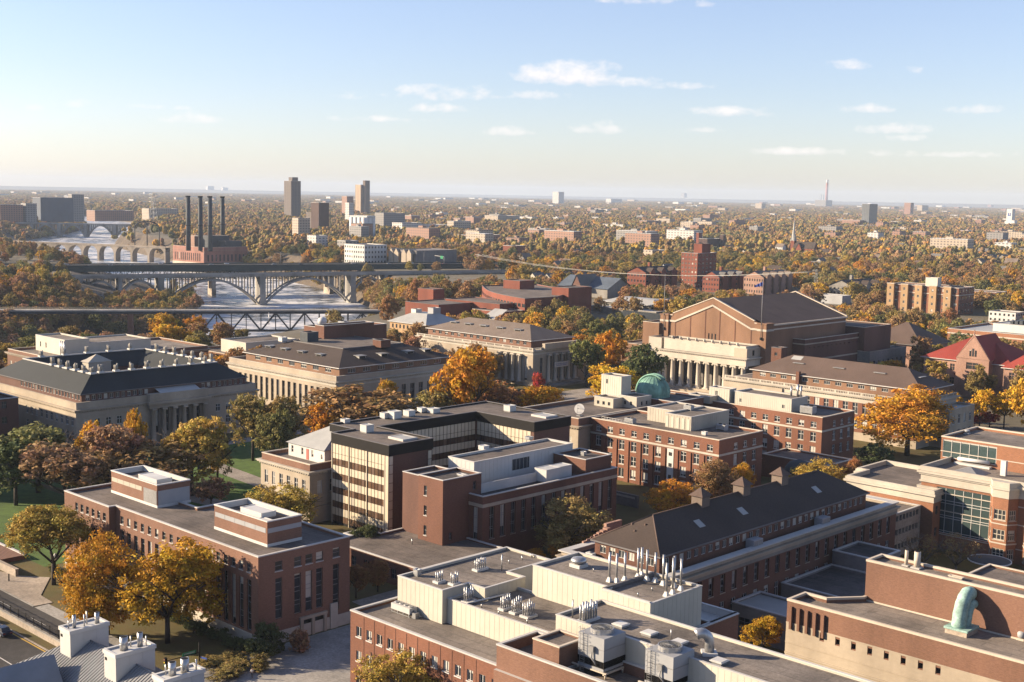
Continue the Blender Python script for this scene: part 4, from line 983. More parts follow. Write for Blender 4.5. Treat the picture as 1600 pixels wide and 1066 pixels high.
mb = MB(); mb.tube((-129.5, 285.2, 18.2), (-122, 285.2, 18.4), .45, n=14); mb.box(-130, -121.5, 284.2, 285.7, 17.02, 17.5); b.put('white_duct', mb, 'white_paint')
mb = MB(); mb.quad((-126.5, 274.2, 17.05), (-119.5, 274.2, 17.05), (-123., 277.5, 18.5), (-123., 277.5, 18.5)); mb.tri((-126.5, 280.8, 17.05), (-126.5, 274.2, 17.05), (-123, 277.5, 18.5)); mb.tri((-119.5, 274.2, 17.05), (-119.5, 280.8, 17.05), (-123, 277.5, 18.5)); b.put('pyramid_rooflight', mb, 'metal_grey')
mb = MB(); mb.box(-117.2, -116., 280., 281., 17.02, 20.4); b.put('white_shaft', mb, 'white_paint')
for xc in (-112.2, -104.6, -96.4):
    hex_ = [(xc-3., 271.45), (xc-1.7, 269.3), (xc+1.7, 269.3), (xc+3., 271.45)]
    w = b.walls(hex_, 0, 14.5, 'brick_orange', {e: [(1.25 if e != 1 else 1.7, z, 1.7 if e != 1 else 2.6, 2.3, 'bay') for z in (1.0, 5.2, 9.6)] for e in (0, 1, 2)}, name='bay', foot=False)
    mb = MB()
    for z0, z1, o in ((14.5, 16.3, .2), (16.3, 16.8, .5), (16.8, 18., .3), (8.6, 8.85, .1), (4.3, 4.6, .1)): mb.prism(offset(hex_, o), z0, z1-.003)
    b.put('bay_cornice', mb, 'stone_white', w)
low = [(-148.3, 267.8), (-126.7, 267.8), (-126.7, 271.4), (-131.8, 271.4), (-131.8, 305), (-139, 305), (-139, 291), (-150.8, 291), (-150.8, 277), (-148.3, 277)]
w = b.walls(low, 0, 12.4, 'brick_orange', {1: [(1.8, z, 1.3, 2., 'dark') for z in (3., 8.)]}, name='low_wing')
mb = MB()
for z0, z1, o in ((10.9, 11.3, .2), (12.4, 12.9, .6), (12.9, 13.5, .3)): mb.ring(offset(low, o), offset(low, -.1), z0, z1-.002)
mb.ring(offset(low, .08), offset(low, -.05), 11.3, 12.4); b.put('low_cornice', mb, 'stone_white')
b.flat_roof(low, 13.5, .8, 'gravel', 'stone_white', 'stone_white', cw=.6)
w = b.walls(rect(-150.5, -129.5, 250.5, 267.6), 0, 9.8, 'concrete_warm', {1: [(1.5+i*1.55, z, 1.1, 1.3, 'square') for i in range(10) for z in (1.6, 4.9, 8.0)]}, name='rear_link')
b.flat_roof(rect(-150.5, -129.5, 250.5, 267.6), 9.8, .3, 'gravel', 'coping', 'concrete_warm')
for nm, x, y, z, w_, h in (('round drum vent at the right edge', -112., 296., 22.1, 1.3, 2.2), ('short drum vent left', -133., 297., 22.1, .6, .9)):
    t = thing('drum_vent', 'pale %s of the glass topped roof' % nm, 'vent', (x, y, z)); mb = MB(); mb.lathe([(w_*.8, 0), (w_*.8, h*.6), (w_, h*.62), (w_, h), (w_*.9, h+.05)], 18); t.put('drum', mb, 'panel_grey'); mb = MB(); mb.box(-w_, w_, -w_, w_, -.02, .25); t.put('kerb', mb, 'coping')
roof_box('roof_hatch', 'small pale hatch on the gravel roof above the glass sunroom', 'roof hatch', -118., 299., 22.1, 1.6, 1.6, .8, 'coping_cream')
t = thing('canopy_sail', 'round dark canopy with a white rim in the court below the bays', 'canopy', at(1545, 895, 3.)+Vector((0, 0, 0)))
mb = MB(); mb.lathe([(4.2, 2.6), (2., 3.0), (.2, 3.1)], 24); t.put('canopy', mb, 'stack_dark'); mb = MB(); mb.ring([(4.3*math.cos(k*math.pi/12), 4.3*math.sin(k*math.pi/12)) for k in range(24)], [(4.1*math.cos(k*math.pi/12), 4.1*math.sin(k*math.pi/12)) for k in range(24)], 2.5, 2.7); t.put('rim', mb, 'white_paint'); mb = MB(); mb.tube((0, 0, -3), (0, 0, 3), .2, n=8); t.put('mast', mb, 'metal_grey')

# ---- black-banded block with cream and bronze curtain wall
b = B('curtain_wall_block', 'tall block with a black roof band and cream and bronze panelled curtain wall', 'building', -228, 210)
ZT = 21.5
shape = [(-244.5, 190.5), (-235.3, 190.5), (-235.3, 183.8), (-215, 183.8), (-215, 196.8), (-234.6, 196.8), (-234.6, 230.2), (-214, 230.2), (-214, 243.6), (-244.5, 243.6)]
b.walls(shape, 0, ZT-2.4, 'brick_dark', {}); b.walls(offset(shape, .22), ZT-2.4, ZT, 'black_metal', {}, name='roof_band', foot=False)
mb = MB(); mb.ring(offset(shape, .22), offset(shape, -.05), ZT-2.42, ZT-2.4); b.put('band_soffit', mb, 'black_metal')
b.flat_roof(offset(shape, .22), ZT, .3, 'gravel', 'coping_dark', 'black_metal', ct=.12)
PAN = {}
def cell(kind, w, h):
    k = (kind, round(w, 3), round(h, 3))
    if k not in PAN:
        m_ = MB(); m_.box(-w/2, w/2, -.10, .0, 0, h); PAN[k] = m_.mesh('panel', kind)
    return PAN[k]
rest = {'panel_sand': MB(), 'glass_bronze': MB(), 'bronze_panel': MB()}
def curtain(a, d, L, ncol, rows, objs, z0=0.):
    """rows from the top: (height, material)"""
    cw = L/ncol; z = ZT-2.45; a = Vector(a); d = Vector(d); nn = Vector((d.y, -d.x)); rz = math.atan2(d.y, d.x)
    for ri, (h, kind) in enumerate(rows):
        for c in range(ncol):
            ctr = a+d*((c+.5)*cw); k = kind
            if kind == 'glass_bronze' and (c*7+ri*3) % 5 == 0: k = 'bronze_panel'
            if kind == 'panel_sand' and (c+ri) % 9 == 4 and ri > 2: k = 'panel_beige' if k in rest and objs(ri) else k
            p = (ctr.x, ctr.y, z-h+.05)
            if objs(ri): link('window' if 'glass' in k else 'panel', cell(k, cw-.2, h-.1), b.root, b.loc(p), rz)
            else:
                w2 = (cw-.14)/2; q = [ctr-d*w2+nn*.1, ctr+d*w2+nn*.1, ctr+d*w2, ctr-d*w2]; rest[k if k in rest else 'panel_sand'].prism([(v.x, v.y) for v in q], z-h+.05, z-.05, bottom=True)
        z -= h
    return z
ROWS = [(2.25, 'panel_sand'), (1.25, 'panel_sand'), (1.55, 'glass_bronze')]+[(1.85, 'panel_sand'), (1.5, 'glass_bronze')]*4
curtain((-235.2, 183.8), (1, 0), 19.0, 16, ROWS, lambda r: True)
curtain((-214.6+.0-19.6, 230.2), (1, 0), 19.2, 14, ROWS[:7], lambda r: r < 3)
curtain((-234.6, 197.2), (0, 1), 32.6, 26, ROWS[:7], lambda r: r < 2)
for k, m_ in rest.items():
    if m_.v: b.put('panel', m_, k, kind='stuff')
mb = MB(); mb.quad((-235.25, 183.77, 0), (-216.2, 183.77, 0), (-216.2, 183.77, ZT-2.42), (-235.25, 183.77, ZT-2.42)); b.put('wall_backing', mb, 'black_metal')
mb = MB(); mb.quad((-234.57, 197.2, 8), (-234.57, 229.9, 8), (-234.57, 229.9, ZT-2.42), (-234.57, 197.2, ZT-2.42)); b.put('wall_backing', mb, 'black_metal')
mb = MB(); mb.quad((-234.3, 230.17, 8), (-215., 230.17, 8), (-215., 230.17, ZT-2.42), (-234.3, 230.17, ZT-2.42)); b.put('wall_backing', mb, 'black_metal')
mb = MB(); mb.box(-216.2, -215.02, 183.66, 183.83, 0, ZT-2.4)
for x in (-235.22, -228.9, -222.5, -216.25): mb.box(x-.1, x+.1, 183.55, 183.85, 0, ZT-2.4)
b.put('corner_mullions', mb, 'panel_sand')
for k in range(9):
    mb = MB(); mb.box(-214.995, -214.9, 183.9, 184.9, .6+k*2.05, 2.5+k*2.05); b.put('corner_panel', mb, 'panel_sand')
for k in range(6):
    mb = MB(); mb.box(-214.995, -214.9, 195.6, 196.6, 8.6+k*2.05-2, 10.5+k*2.05-2); b.put('corner_panel', mb, 'panel_sand')
ZR = ZT-.3
for i, (px, py, s, h, lab) in enumerate(((380+637/3.9925, 600+245/3.9925, 1.7, 1., 'small cube vent at the left end of the black banded roof'), (380+772/3.9925, 600+302/3.9925, 2.3, 1.8, 'white cube vent alone on the near black banded wing'), (380+885/3.9925, 600+215/3.9925, 1.9, 1.4, 'left cube of the white vent row on the black banded roof'),
        (380+945/3.9925, 600+217/3.9925, 2.5, 1.9, 'biggest white cube vent on the black banded roof'), (380+1035/3.9925, 600+202/3.9925, 2.2, 1.5, 'middle cube of the white vent row on the black banded roof'), (380+1115/3.9925, 600+178/3.9925, 1.8, 1.2, 'fourth cube of the white vent row on the black banded roof'), (380+1187/3.9925, 600+182/3.9925, 2.4, 1.2, 'right cube of the white vent row on the black banded roof'), (640+625/3.9925, 600+172/3.9925, 2.3, 1.6, 'white cube vent alone on the far black banded wing'))):
    roof_box('roof_vent', lab, 'vent', *at(px, py, ZR), s, s, h, 'panel_white', group='white cube vents')
for lab, px, py in (('broad white rooflight on the near black banded wing', 380+995/3.9925, 600+343/3.9925), ('broad white rooflight on the far black banded wing', 640+840/3.9925, 600+203/3.9925)):
    t = thing('rooflight', lab, 'rooflight', at(px, py, ZR)); mb = MB(); mb.ring(rect(-2.6, 2.6, -2.2, 2.2), rect(-2.2, 2.2, -1.8, 1.8), 0, .5); t.put('kerb', mb, 'coping'); mb = MB(); mb.box(-2.15, 2.15, -1.75, 1.75, .3, .42); t.put('pane', mb, 'metal_pale')

# ---- brick block with a white metal penthouse in the centre
b = B('white_penthouse_block', 'brown brick block with a white metal roof penthouse in the centre', 'building', -195, 205)
pl = [(-203.5, 186.2), (-187.4, 186.2), (-187.4, 230.5), (-211, 230.5), (-211, 190), (-203.5, 190)]
ops = {1: bays(1.2, 43.4, 13, 1.5, [(4.9, 6.9, 'tall_shade')]), 0: [(13.8, 4.8, 1.5, 7., 'tall_shade'), (10.4, 4.8, 1.5, 7., 'tall_shade')]}
b.walls(pl, 0, 14.3, 'brick_brown', ops); b.flat_roof(pl, 14.3, .9, 'gravel_dark', 'coping', 'brick_brown')
b.band(pl, 12.0, 12.7, .12, 'stone', 'stone_band')
b.block('stair_tower', -199.2, -191.6, 178.6, 189.8, 0, 18.2, 'brick_brown', {0: [(2.2, z, .9, 2.1, 'sash') for z in (5.6, 9.9, 14.2)], 1: [(2.3, 5.2, .9, 1.6, 'dark'), (9.2, 15., 1., 1.8, 'dark')]}, cop='coping', roof='gravel_dark', deck=.5)
b.block('stair_tower', -206.6, -199.3, 180.6, 190, 0, 17.4, 'brick_dark', cop='coping', roof='gravel_dark', deck=.5)
pw = b.block('penthouse', -207.5, -199.2, 195.0, 228.0, 13.4, 18.6, 'panel_white', {1: [(15.0, 15.0, 5.8, 2.6, 'vent')]}, cop='coping', roof='gravel', deck=.35)
b.ribs(rect(-207.5, -199.2, 195., 228.), 13.4, 18.5, (0, 1), 'panel_white', 1.2, .03, .05, parent=pw)
w = b.block('rear_penthouse', -199., -189., 221., 230.2, 13.4, 17.2, 'brick_brown', cop='coping', roof='gravel_dark', deck=.4)
mb = MB(); mb.box(-193., -192.8, 190.2, 212.5, 13.42, 15.5); mb.box(-199., -192.9, 190.1, 190.3, 13.42, 15.5); b.put('roof_screen', mb, 'panel_white')
roof_box('roof_unit', 'white box unit at the end of the white roof screen', 'air handler', -191.6, 210.8, 13.4, 3.6, 4.6, 3., 'panel_white')
roof_box('roof_unit', 'smaller white box unit behind the white roof screen unit', 'air handler', -192.2, 216.0, 13.4, 3., 4.2, 2.8, 'panel_white')
roof_box('roof_vent', 'white cube vent on the white metal penthouse roof', 'vent', *at(640+462/3.9925, 600+415/3.9925, 18.25), 1.8, 1.8, 1.1, 'panel_white')
roof_box('roof_vent', 'low grey vent at the back of the white metal penthouse roof', 'vent', *at(640+745/3.9925, 600+348/3.9925, 18.25), 1.5, 1.5, .7, 'panel_grey')
roof_box('roof_vent', 'small spiky vent on the rear brick penthouse roof', 'vent', -194., 226., 16.8, 1., 1., .9, 'galvanised')
roof_box('roof_hatch', 'flat white hatch on the brick stair tower roof', 'roof hatch', -194., 186.4, 17.7, 2., 1.2, .35, 'panel_white')
# low brown-roofed wing in front
b = B('low_flat_wing', 'low brick wing with a flat brown roof in front of the centre block', 'building', -200, 172)
pl = [(-213.5, 164.5), (-197.5, 158.6), (-178.2, 158.6), (-178.2, 181.5), (-187.6, 181.5), (-187.6, 186.0), (-206.7, 186.0), (-206.7, 170.5), (-213.5, 170.5)]
pl = [(-212.0, 168.6), (-209.5, 168.6), (-209.5, 162.8), (-181.0, 162.8), (-181.0, 186.0), (-206.8, 186.0), (-206.8, 174.6), (-212.0, 174.6)]
b.walls(pl, 0, 4.7, 'brick_brown', {2: bays(2, 27, 6, 1.6, [(1.2, 2., 'dark')])}); b.flat_roof(pl, 4.7, .3, 'gravel', 'coping', 'brick_brown')
pipe('single white stub vent on the low brown flat roof', 540+488/4.706, 840+50/4.706, 4.4, 1.2, .12, False)

# ---- small cream stone house with grey roof addition left of the curtain wall
b = B('cream_stone_hall', 'small cream stone hall with a pale grey roof addition beside the curtain wall', 'building', -247, 186)
pl = rect(-257, -237.4, 178.8, 196)
b.walls(pl, 0, 11.6, 'stone', {0: bays(.8, 18.8, 6, 1.35, [(7.0, 3.2, 'cross'), (2.6, 2.9, 'cross')]), 1: bays(1, 16, 4, 1.4, [(7.0, 3., 'cross')])})
b.cornice(pl, 11.6, 'stone_white'); b.walls(offset(pl, -.2), 12.5, 14., 'brick_salmon', {}, name='attic_parapet', foot=False); b.flat_roof(offset(pl, -.2), 14., .8, 'gravel', 'coping_cream', 'brick_salmon')
ad = rect(-253.5, -239.2, 184.5, 197)
w = b.walls(ad, 13.2, 16.6, 'panel_white', {0: [(1.6, 14.2, .8, 1.7, 'far'), (5.6, 14.2, .8, 1.7, 'far'), (9.6, 14.2, .8, 1.7, 'far'), (13.2, 14.2, .7, 1.2, 'far')]}, name='roof_addition', foot=False)
mb = MB(); mb.box(-246.3, -245.3, 184.44, 184.52, 13.3, 15.9); b.put('red_door', mb, 'door_red', w)
mb = MB(); mb.quad((-254, 184, 16.5), (-238.8, 184, 16.5), (-243, 192, 20.6), (-246.5, 192, 20.6)); mb.quad((-238.8, 184, 16.5), (-238.8, 197.5, 16.5), (-243, 197.5, 20.6), (-243, 192, 20.6)); mb.quad((-254, 197.5, 16.5), (-254, 184, 16.5), (-246.5, 192, 20.6), (-246.5, 197.5, 20.6)); mb.quad((-246.5, 192, 20.6), (-243, 192, 20.6), (-243, 197.5, 20.6), (-246.5, 197.5, 20.6)); b.put('addition_roof', mb, 'metal_pale', w)

# ---- brick science hall with white windows, dome and satellite dish
hall_first = len(COL.objects)
b = B('domed_science_hall', 'brick science hall with white cross windows and a green copper observatory dome', 'building', -205, 275)
front = [(-218.2, 256.8), (-177.1, 256.8), (-177.1, 276), (-218.2, 276)]
def sci_ops(L0, L1, n, blank=()):
    return bays(L0, L1, n, 1.75, [(16.0, 1.6, 'cross')])+bays(L0, L1, n, 1.75, [(12.1, 2.6, 'cross'), (8.3, 2.5, 'cross_blind'), (4.9, 2.4, 'half'), (1.3, 1.6, 'cross')], skip=blank)
b.walls(front, 0, 19, 'brick_red', {0: sci_ops(.8, 40.4, 10, (6,)), 1: bays(5.2, 17.5, 3, 1.6, [(16.0, 1.6, 'cross'), (12.1, 2.6, 'cross'), (8.3, 2.5, 'cross')])})
b.flat_roof(front, 19, .55, 'gravel', 'coping_cream', 'brick_red'); b.band(front, 15.0, 15.5, .1, 'stone_white', 'string_course'); b.band(front, 0, 3.4, .12, 'stone', 'stone_base')
mb = MB(); mb.box(-218.2+.8+6.5*3.96-1., -218.2+.8+6.5*3.96+1., 256.7, 256.82, 5.6, 14.8); w = b.put('stair_panel', mb, 'white_paint')
for z in (7.2, 10.2, 13.): mb = MB(); mb.box(-218.2+.8+6.5*3.96-.45, -218.2+.8+6.5*3.96+.45, 256.62, 256.72, z, z+.9); b.put('stair_window', mb, 'glass_plain', w)
mb = MB()
for i in range(11): x = -218.2+.8+i*3.96; mb.box(x-.5, x+.5, 256.55, 256.83, 3.4, 14.7)
b.put('pilasters', mb, 'brick_red')
back = [(-219, 305.6), (-177.5, 305.6), (-177.5, 323), (-219, 323)]
b.walls(back, 0, 19, 'brick_red', {0: sci_ops(10., 40.8, 8), 1: bays(4.5, 16.5, 3, 1.5, [(16.0, 1.6, 'cross'), (12.1, 2.6, 'cross'), (8.3, 2.5, 'cross')])}, name='rear_wing')
b.flat_roof(back, 19, .55, 'gravel', 'coping_cream', 'brick_red'); b.band(back, 15.0, 15.5, .1, 'stone_white', 'string_course')
mid = [(-240.5, 252.0), (-218.4, 252.0), (-218.4, 312), (-240.5, 312)]
b.walls(mid, 0, 16.4, 'stone', {0: bays(1, 21, 5, 1.6, [(11., 3.2, 'cross'), (5., 3., 'cross')])}, name='stone_wing')
b.cornice(mid, 16.4, 'stone'); b.walls(offset(mid, -.15), 17.3, 19.2, 'brick_salmon', {}, name='wing_parapet', foot=False); b.flat_roof(offset(mid, -.15), 19.2, .8, 'gravel', 'coping_cream', 'brick_salmon')
b.block('dome_base', -231.5, -213.5, 287.2, 301.0, 18.3, 20.6, 'brick_brown', cop='coping', roof='gravel', deck=.3)
mb = MB(); mb.lathe([(4.75, 20.3), (4.75, 21.3)], 40, c=(-225.6, 293, 0), cap=False); drum = b.put('dome_drum', mb, 'copper_green')
mb = MB(); n, mm = 40, 12
prof = [(4.9*math.cos(math.pi/2*k/mm)+.001, 21.3+5.0*math.sin(math.pi/2*k/mm)) for k in range(mm+1)]
mb.lathe(prof, n, c=(-225.6, 293, 0)); dome = b.put('dome', mb, 'copper_green')
mb = MB()
for k in range(20):
    a = 2*math.pi*k/20; mb.sweep([(-225.6+(r+.03)*math.cos(a), 293+(r+.03)*math.sin(a), z+.02) for r, z in prof[:-1]], [.05]*mm, 4, cap=False)
b.put('dome_seams', mb, 'copper_green', dome, kind='stuff')
mb = MB(); a = math.atan2(.1, -1.)                      # shutter rail standing proud over the crown
ax = Vector((math.cos(R(-172)), math.sin(R(-172)), 0)); sx = Vector((-ax.y, ax.x, 0)); c0 = Vector((-225.6, 293, 21.3))
for sgn in (-.95, .95):
    mb.sweep([c0+ax*(5.15*math.cos(t))+sx*sgn+Vector((0, 0, 5.35*math.sin(t))) for t in [math.pi*.72*k/16 for k in range(17)]], [.28]*17, 6)
b.put('shutter_rails', mb, 'copper_green', dome)
mb = MB(); L = [c0+ax*(5.25*math.cos(t))+Vector((0, 0, 5.3*math.sin(t))) for t in [math.pi*.7*k/14 for k in range(15)]]
for k in range(14): mb.quad(L[k]-sx*.9, L[k]+sx*.9, L[k+1]+sx*.9, L[k+1]-sx*.9)
b.put('shutter', mb, 'copper_green', dome)
w = b.block('lift_tower', -235.4, -228.0, 281.2, 285.6, 18.4, 26.6, 'panel_cream', {0: [(2.2, 24.2, .8, 1.3, 'louvre')]}, cop='coping', roof='gravel', deck=.2)
b.ribs(rect(-235.4, -228., 281.2, 285.6), 18.4, 26.5, (0, 1), 'panel_cream', .8, .04, .07, parent=w)
b.block('plant_room', -233.5, -226.5, 276.0, 281.1, 18.4, 21., 'panel_beige', {0: [(1.5, 19., .9, 1., 'far_dark'), (3.5, 19., .9, 1., 'far_dark'), (5.5, 19., .9, 1., 'far_dark')]}, cop='coping', deck=.2)
b.block('plant_room', -227.9, -221.5, 280.2, 286.9, 18.4, 21.6, 'panel_beige', {0: [(2.2, 19.2, .8, 1.1, 'far_dark'), (4.4, 19.2, .8, 1.1, 'far_dark')], 1: [(2.4, 19.2, .8, 1.1, 'far_dark'), (4.6, 19.2, .8, 1.1, 'far_dark')]}, cop='coping', deck=.2)
for (x0, x1, y0, y1, z1) in ((-199.2, -191., 264.2, 281., 22.), (-208.4, -199.3, 268.4, 281., 22.)):
    w = b.block('penthouse', x0, x1, y0, y1, 18.4, z1, 'panel_beige', cop='coping', roof='gravel_light', deck=.25); b.ribs(rect(x0, x1, y0, y1), 18.4, z1-.1, (0, 1), 'panel_beige', .9, .04, .07, parent=w)
for k in range(5):
    mb = MB(); mb.box(-199.+k*1.7, -199.+k*1.7+.8, 264.12, 264.2, 18.6, 21.4); b.put('panel_door', mb, 'panel_cream')
w = b.block('lift_tower', -216.6, -209.5, 308.0, 311.5, 18.4, 22.6, 'panel_cream', {0: [(2.6, 20.4, .9, 1.4, 'louvre')]}, cop='coping', deck=.2); b.ribs(rect(-216.6, -209.5, 308., 311.5), 18.4, 22.5, (0, 1), 'panel_cream', .8, .04, .07, parent=w)
b.block('plant_room', -221., -213.5, 304.0, 307.9, 18.4, 20.4, 'panel_beige', cop='coping', deck=.2)
w = b.block('penthouse', -208.5, -189.4, 309.0, 317.5, 18.4, 22.2, 'panel_cream', {0: [(2.2, 19.4, .9, 1., 'louvre'), (16.5, 19.4, .9, 1., 'louvre')]}, cop='coping', roof='gravel', deck=.25); b.ribs(rect(-208.5, -189.4, 309., 317.5), 18.4, 22.1, (0, 1), 'panel_cream', .6, .04, .07, parent=w)
lw = rect(-186, -166., 290., 302.); b.walls(lw, 0, 9.8, 'brick_red', {1: [(5, 4, 2., 1.6, 'half')]}, name='low_wing'); b.flat_roof(lw, 9.8, .4, 'gravel', 'coping_cream', 'brick_red')
t = thing('satellite_dish', 'big white satellite dish on the roof edge left of the domed hall', 'satellite dish', (-224.5, 259.5, 18.4))
fdir = (Vector((0, 0, CAM_H))-Vector((-233.5, 257.8, 20))).normalized(); fdir = (fdir+Vector((-.25, -.35, .1))).normalized()
mb = MB(); mb.lathe([(.05, 0), (.65, .08), (1.1, .26), (1.4, .44), (1.44, .48)], 28); dish = t.put('reflector', mb, 'white_paint'); dish.rotation_euler = fdir.to_track_quat('Z', 'Y').to_euler(); dish.location = (0, 0, 1.9)
mb = MB(); mb.tube((0, 0, 0), (0, 0, 1.8), .18, n=10); mb.box(-.7, .7, -.7, .7, 0, .2); t.put('mount', mb, 'metal_grey')
mb = MB()
for a in (0, 2.1, 4.2): mb.tube((1.3*math.cos(a), 1.3*math.sin(a), .4), (0, 0, 1.6), .04, n=5)
mb.tube((0, 0, 1.5), (0, 0, 1.8), .16, n=8); fd = t.put('feed_arm', mb, 'metal_grey', dish)
def small_ac(lab, x, y, z, s=1., rz=0.):
    t = thing('air_conditioner', lab, 'air conditioner', (x, y, z), rz); mb = MB(); mb.box(-1.5*s, 1.5*s, -.9*s, .9*s, .3, 1.7*s); t.put('casing', mb, 'panel_grey'); mb = MB(); mb.box(-1.4*s, 1.4*s, -.92*s, -.88*s, .45, 1.5*s); t.put('coil_grille', mb, 'metal_grey')
    mb = MB()
    for k in (-.7, .7): mb.lathe([(.45*s, 0), (.45*s, .15), (.4*s, .16), (.01, .08)], 14, c=(k*s, 0, 1.702*s))
    t.put('fans', mb, 'black_metal'); mb = MB(); mb.box(-1.4*s, -1.2*s, -.8*s, .8*s, 0, .3); mb.box(1.2*s, 1.4*s, -.8*s, .8*s, 0, .3); t.put('feet', mb, 'metal_grey'); return t
small_ac('grey rooftop air conditioner at the parapet left of the beige penthouse', -207.8, 260.5, 18.46, .9)
small_ac('low air conditioner in the shade right of the beige penthouse', -186.5, 271.5, 18.46, .9)
small_ac('blue white air conditioner on the rear science wing roof', -185.5, 311.5, 18.46, 1.3)
small_ac('small air conditioner on top of the beige penthouse', -199., 274., 21.78, .8)
for i, (x, y, h) in enumerate(((-190.8, 316., 6.), (-192.2, 316.6, 6.3), (-193.8, 315.8, 5.))): pipe('slim metal flue, %s of three on the rear science wing' % ord_[i], *pix((x, y, 21.96))[:2], 21.96, h*.55, .3, False, 'flue', 'flues on the rear science wing')
roof_box('roof_vent', 'small white twin vent near the right end of the front science wing', 'vent', -185.2, 262., 18.46, 1.3, .9, .9, 'white_paint')
t = thing('guard_rail', 'thin white guard rail along the front science wing roof', 'railing', (-211., 258.6, 18.46))
mb = MB()
for k in range(12): mb.tube((-5+k*.95, 0, 0), (-5+k*.95, 0, 1.05), .035, n=5)
t.put('posts', mb, 'white_paint'); mb = MB(); mb.tube((-5, 0, 1.05), (5.4, 0, 1.05), .04, n=5); mb.tube((-5, 0, .55), (5.4, 0, .55), .035, n=5); t.put('rails', mb, 'white_paint')
# hall scaled about the camera: shifted back, enlarged and sunk so the neighbouring block's shadow clears its front
BASE0, BASE1, CAM_SCALE = Vector((-205, 275, 0)), Vector((-215.4, 289.0, -4.0)), 1.051
for o in list(COL.objects)[hall_first:]:
    if o.parent is None: o.location = BASE1+(o.location-BASE0)*CAM_SCALE; o.scale = o.scale*CAM_SCALE
t = thing('round_tank', 'dark round domed tank in the yard beside the low brick wing', 'tank', (-178.2, 296, 0)); mb = MB(); mb.lathe([(4., 0), (4., 5.), (3.7, 6.6), (2.6, 8.), (.1, 8.8)], 24); t.put('shell', mb, 'stack_dark'); mb = MB(); mb.ring([(4.15*math.cos(k*.2618), 4.15*math.sin(k*.2618)) for k in range(24)], [(3.95*math.cos(k*.2618), 3.95*math.sin(k*.2618)) for k in range(24)], 4.6, 5.); t.put('rim', mb, 'stone_dark')

# ================================================================== THE MALL'S COLUMNED BUILDINGS
COLM = {}
def column(b, x, y, z0, z1, r, mt='stone', rz=0.):
    k = (round(z1-z0, 2), r, mt)
    if k not in COLM:
        h = z1-z0; m_ = MB(); m_.box(-r*1.35, r*1.35, -r*1.35, r*1.35, 0, r*.5)
        m_.lathe([(r*1.25, r*.5), (r*1.25, r*.8), (r*1.02, r*.95), (r, h*.3), (r*.84, h-r*1.1), (r*.95, h-r*1.0), (r*.95, h-r*.7), (r*1.1, h-r*.6)], 14)
        m_.box(-r*1.3, r*1.3, -r*1.1, r*1.1, h-r*.62, h-r*.003); m_.tube((-r*1.15, -r*1.15, h-r*.75), (-r*1.15, r*1.15, h-r*.75), r*.3, n=8); m_.tube((r*1.15, -r*1.15, h-r*.75), (r*1.15, r*1.15, h-r*.75), r*.3, n=8)
        COLM[k] = m_.mesh('column', mt)
    return link('column', COLM[k], b.root, b.loc((x, y, z0)), rz)
def dormer(b, x, y, z, face, parent, w=1.5, mt='metal_pale'):
    """low louvred roof dormer; face '-y' or '+x'"""
    m_ = MB(); m_.box(-w, w, -.1, 3.2, -.9, .55)
    o = link('dormer', m_.mesh('dormer', mt), b.root, b.loc((x, y, z)), 0 if face == '-y' else math.pi/2)
    m_ = MB(); m_.box(-w-.25, w+.25, -.45, 3.3, .551, .72); link('dormer_roof', m_.mesh('dormer_roof', 'metal_grey'), o)
    m_ = MB(); m_.box(-w+.2, w-.2, -.14, -.102, -.25, .42); link('louvre', m_.mesh('louvre', 'black_metal'), o)
def balustrade(b, poly, z, mt, edges=(0, 1), h=1.1):
    m_ = MB()
    for e in edges:
        a, c = Vector(poly[e]), Vector(poly[(e+1) % len(poly)]); L = (c-a).length; d = (c-a)/L; n = Vector((-d.y, d.x)); k = int(L/.6)
        def bar(s0, s1, t, z0, z1):
            q = [a+d*s0-n*t+n*.3, a+d*s1-n*t+n*.3, a+d*s1+n*t+n*.3, a+d*s0+n*t+n*.3]; m_.prism([(v.x, v.y) for v in q], z0, z1)
        bar(0, L, .22, z, z+.2); bar(0, L, .24, z+h-.2, z+h)
        for i in range(k):
            s_ = (i+.5)*L/k; 
            if i % 8 == 0: bar(s_-.3, s_+.3, .23, z+.2, z+h-.2)
            else: bar(s_-.11, s_+.11, .11, z+.2, z+h-.2)
    return b.put('balustrade', m_, mt)

# ---- dark slate hall with ring-shaped roof, left
b = B('slate_roof_hall', 'columned stone hall with a ring of dark slate roof and white ridge vents', 'building', -375, 210)
pl = rect(-408, -345.2, 176.2, 238.5)
W4 = [(7.6, 2.4, 'cross', 1.7), (3.6, 2.4, 'cross', 1.7)]
ops = {0: bays(30, 62, 10, 1.6, [(8.2, 2.4, 'cross'), (3.8, 2.6, 'cross')]), 1: bays(1.5, 19, 5, 1.7, W4)+bays(24, 42, 5, 1.9, [(3.4, 7., 'tall_shade')])+bays(46, 61, 4, 1.7, W4)}
b.walls(pl, 0, 12.2, 'stone', ops); b.band(pl, 11., 12.18, .14, 'stone', 'architrave'); b.cornice(pl, 12.2, 'stone')
q = offset(pl, -.15); b.walls(q, 13.1, 15.0, 'stone', {}, name='attic_parapet', foot=False); b.flat_roof(q, 15., .8, 'gravel_dark', 'stone', 'stone', cw=.5)
at_ = rect(-405.2, -347.6, 179.2, 236); b.walls(at_, 14.1, 17.2, 'brick_dark', {0: bays(18, 57, 20, 1.15, [(15.2, 1.5, 'small')]), 1: bays(1, 22, 11, 1.15, [(15.2, 1.5, 'small')])+bays(40, 56, 8, 1.15, [(15.2, 1.5, 'small')])}, name='attic_wall', foot=False)
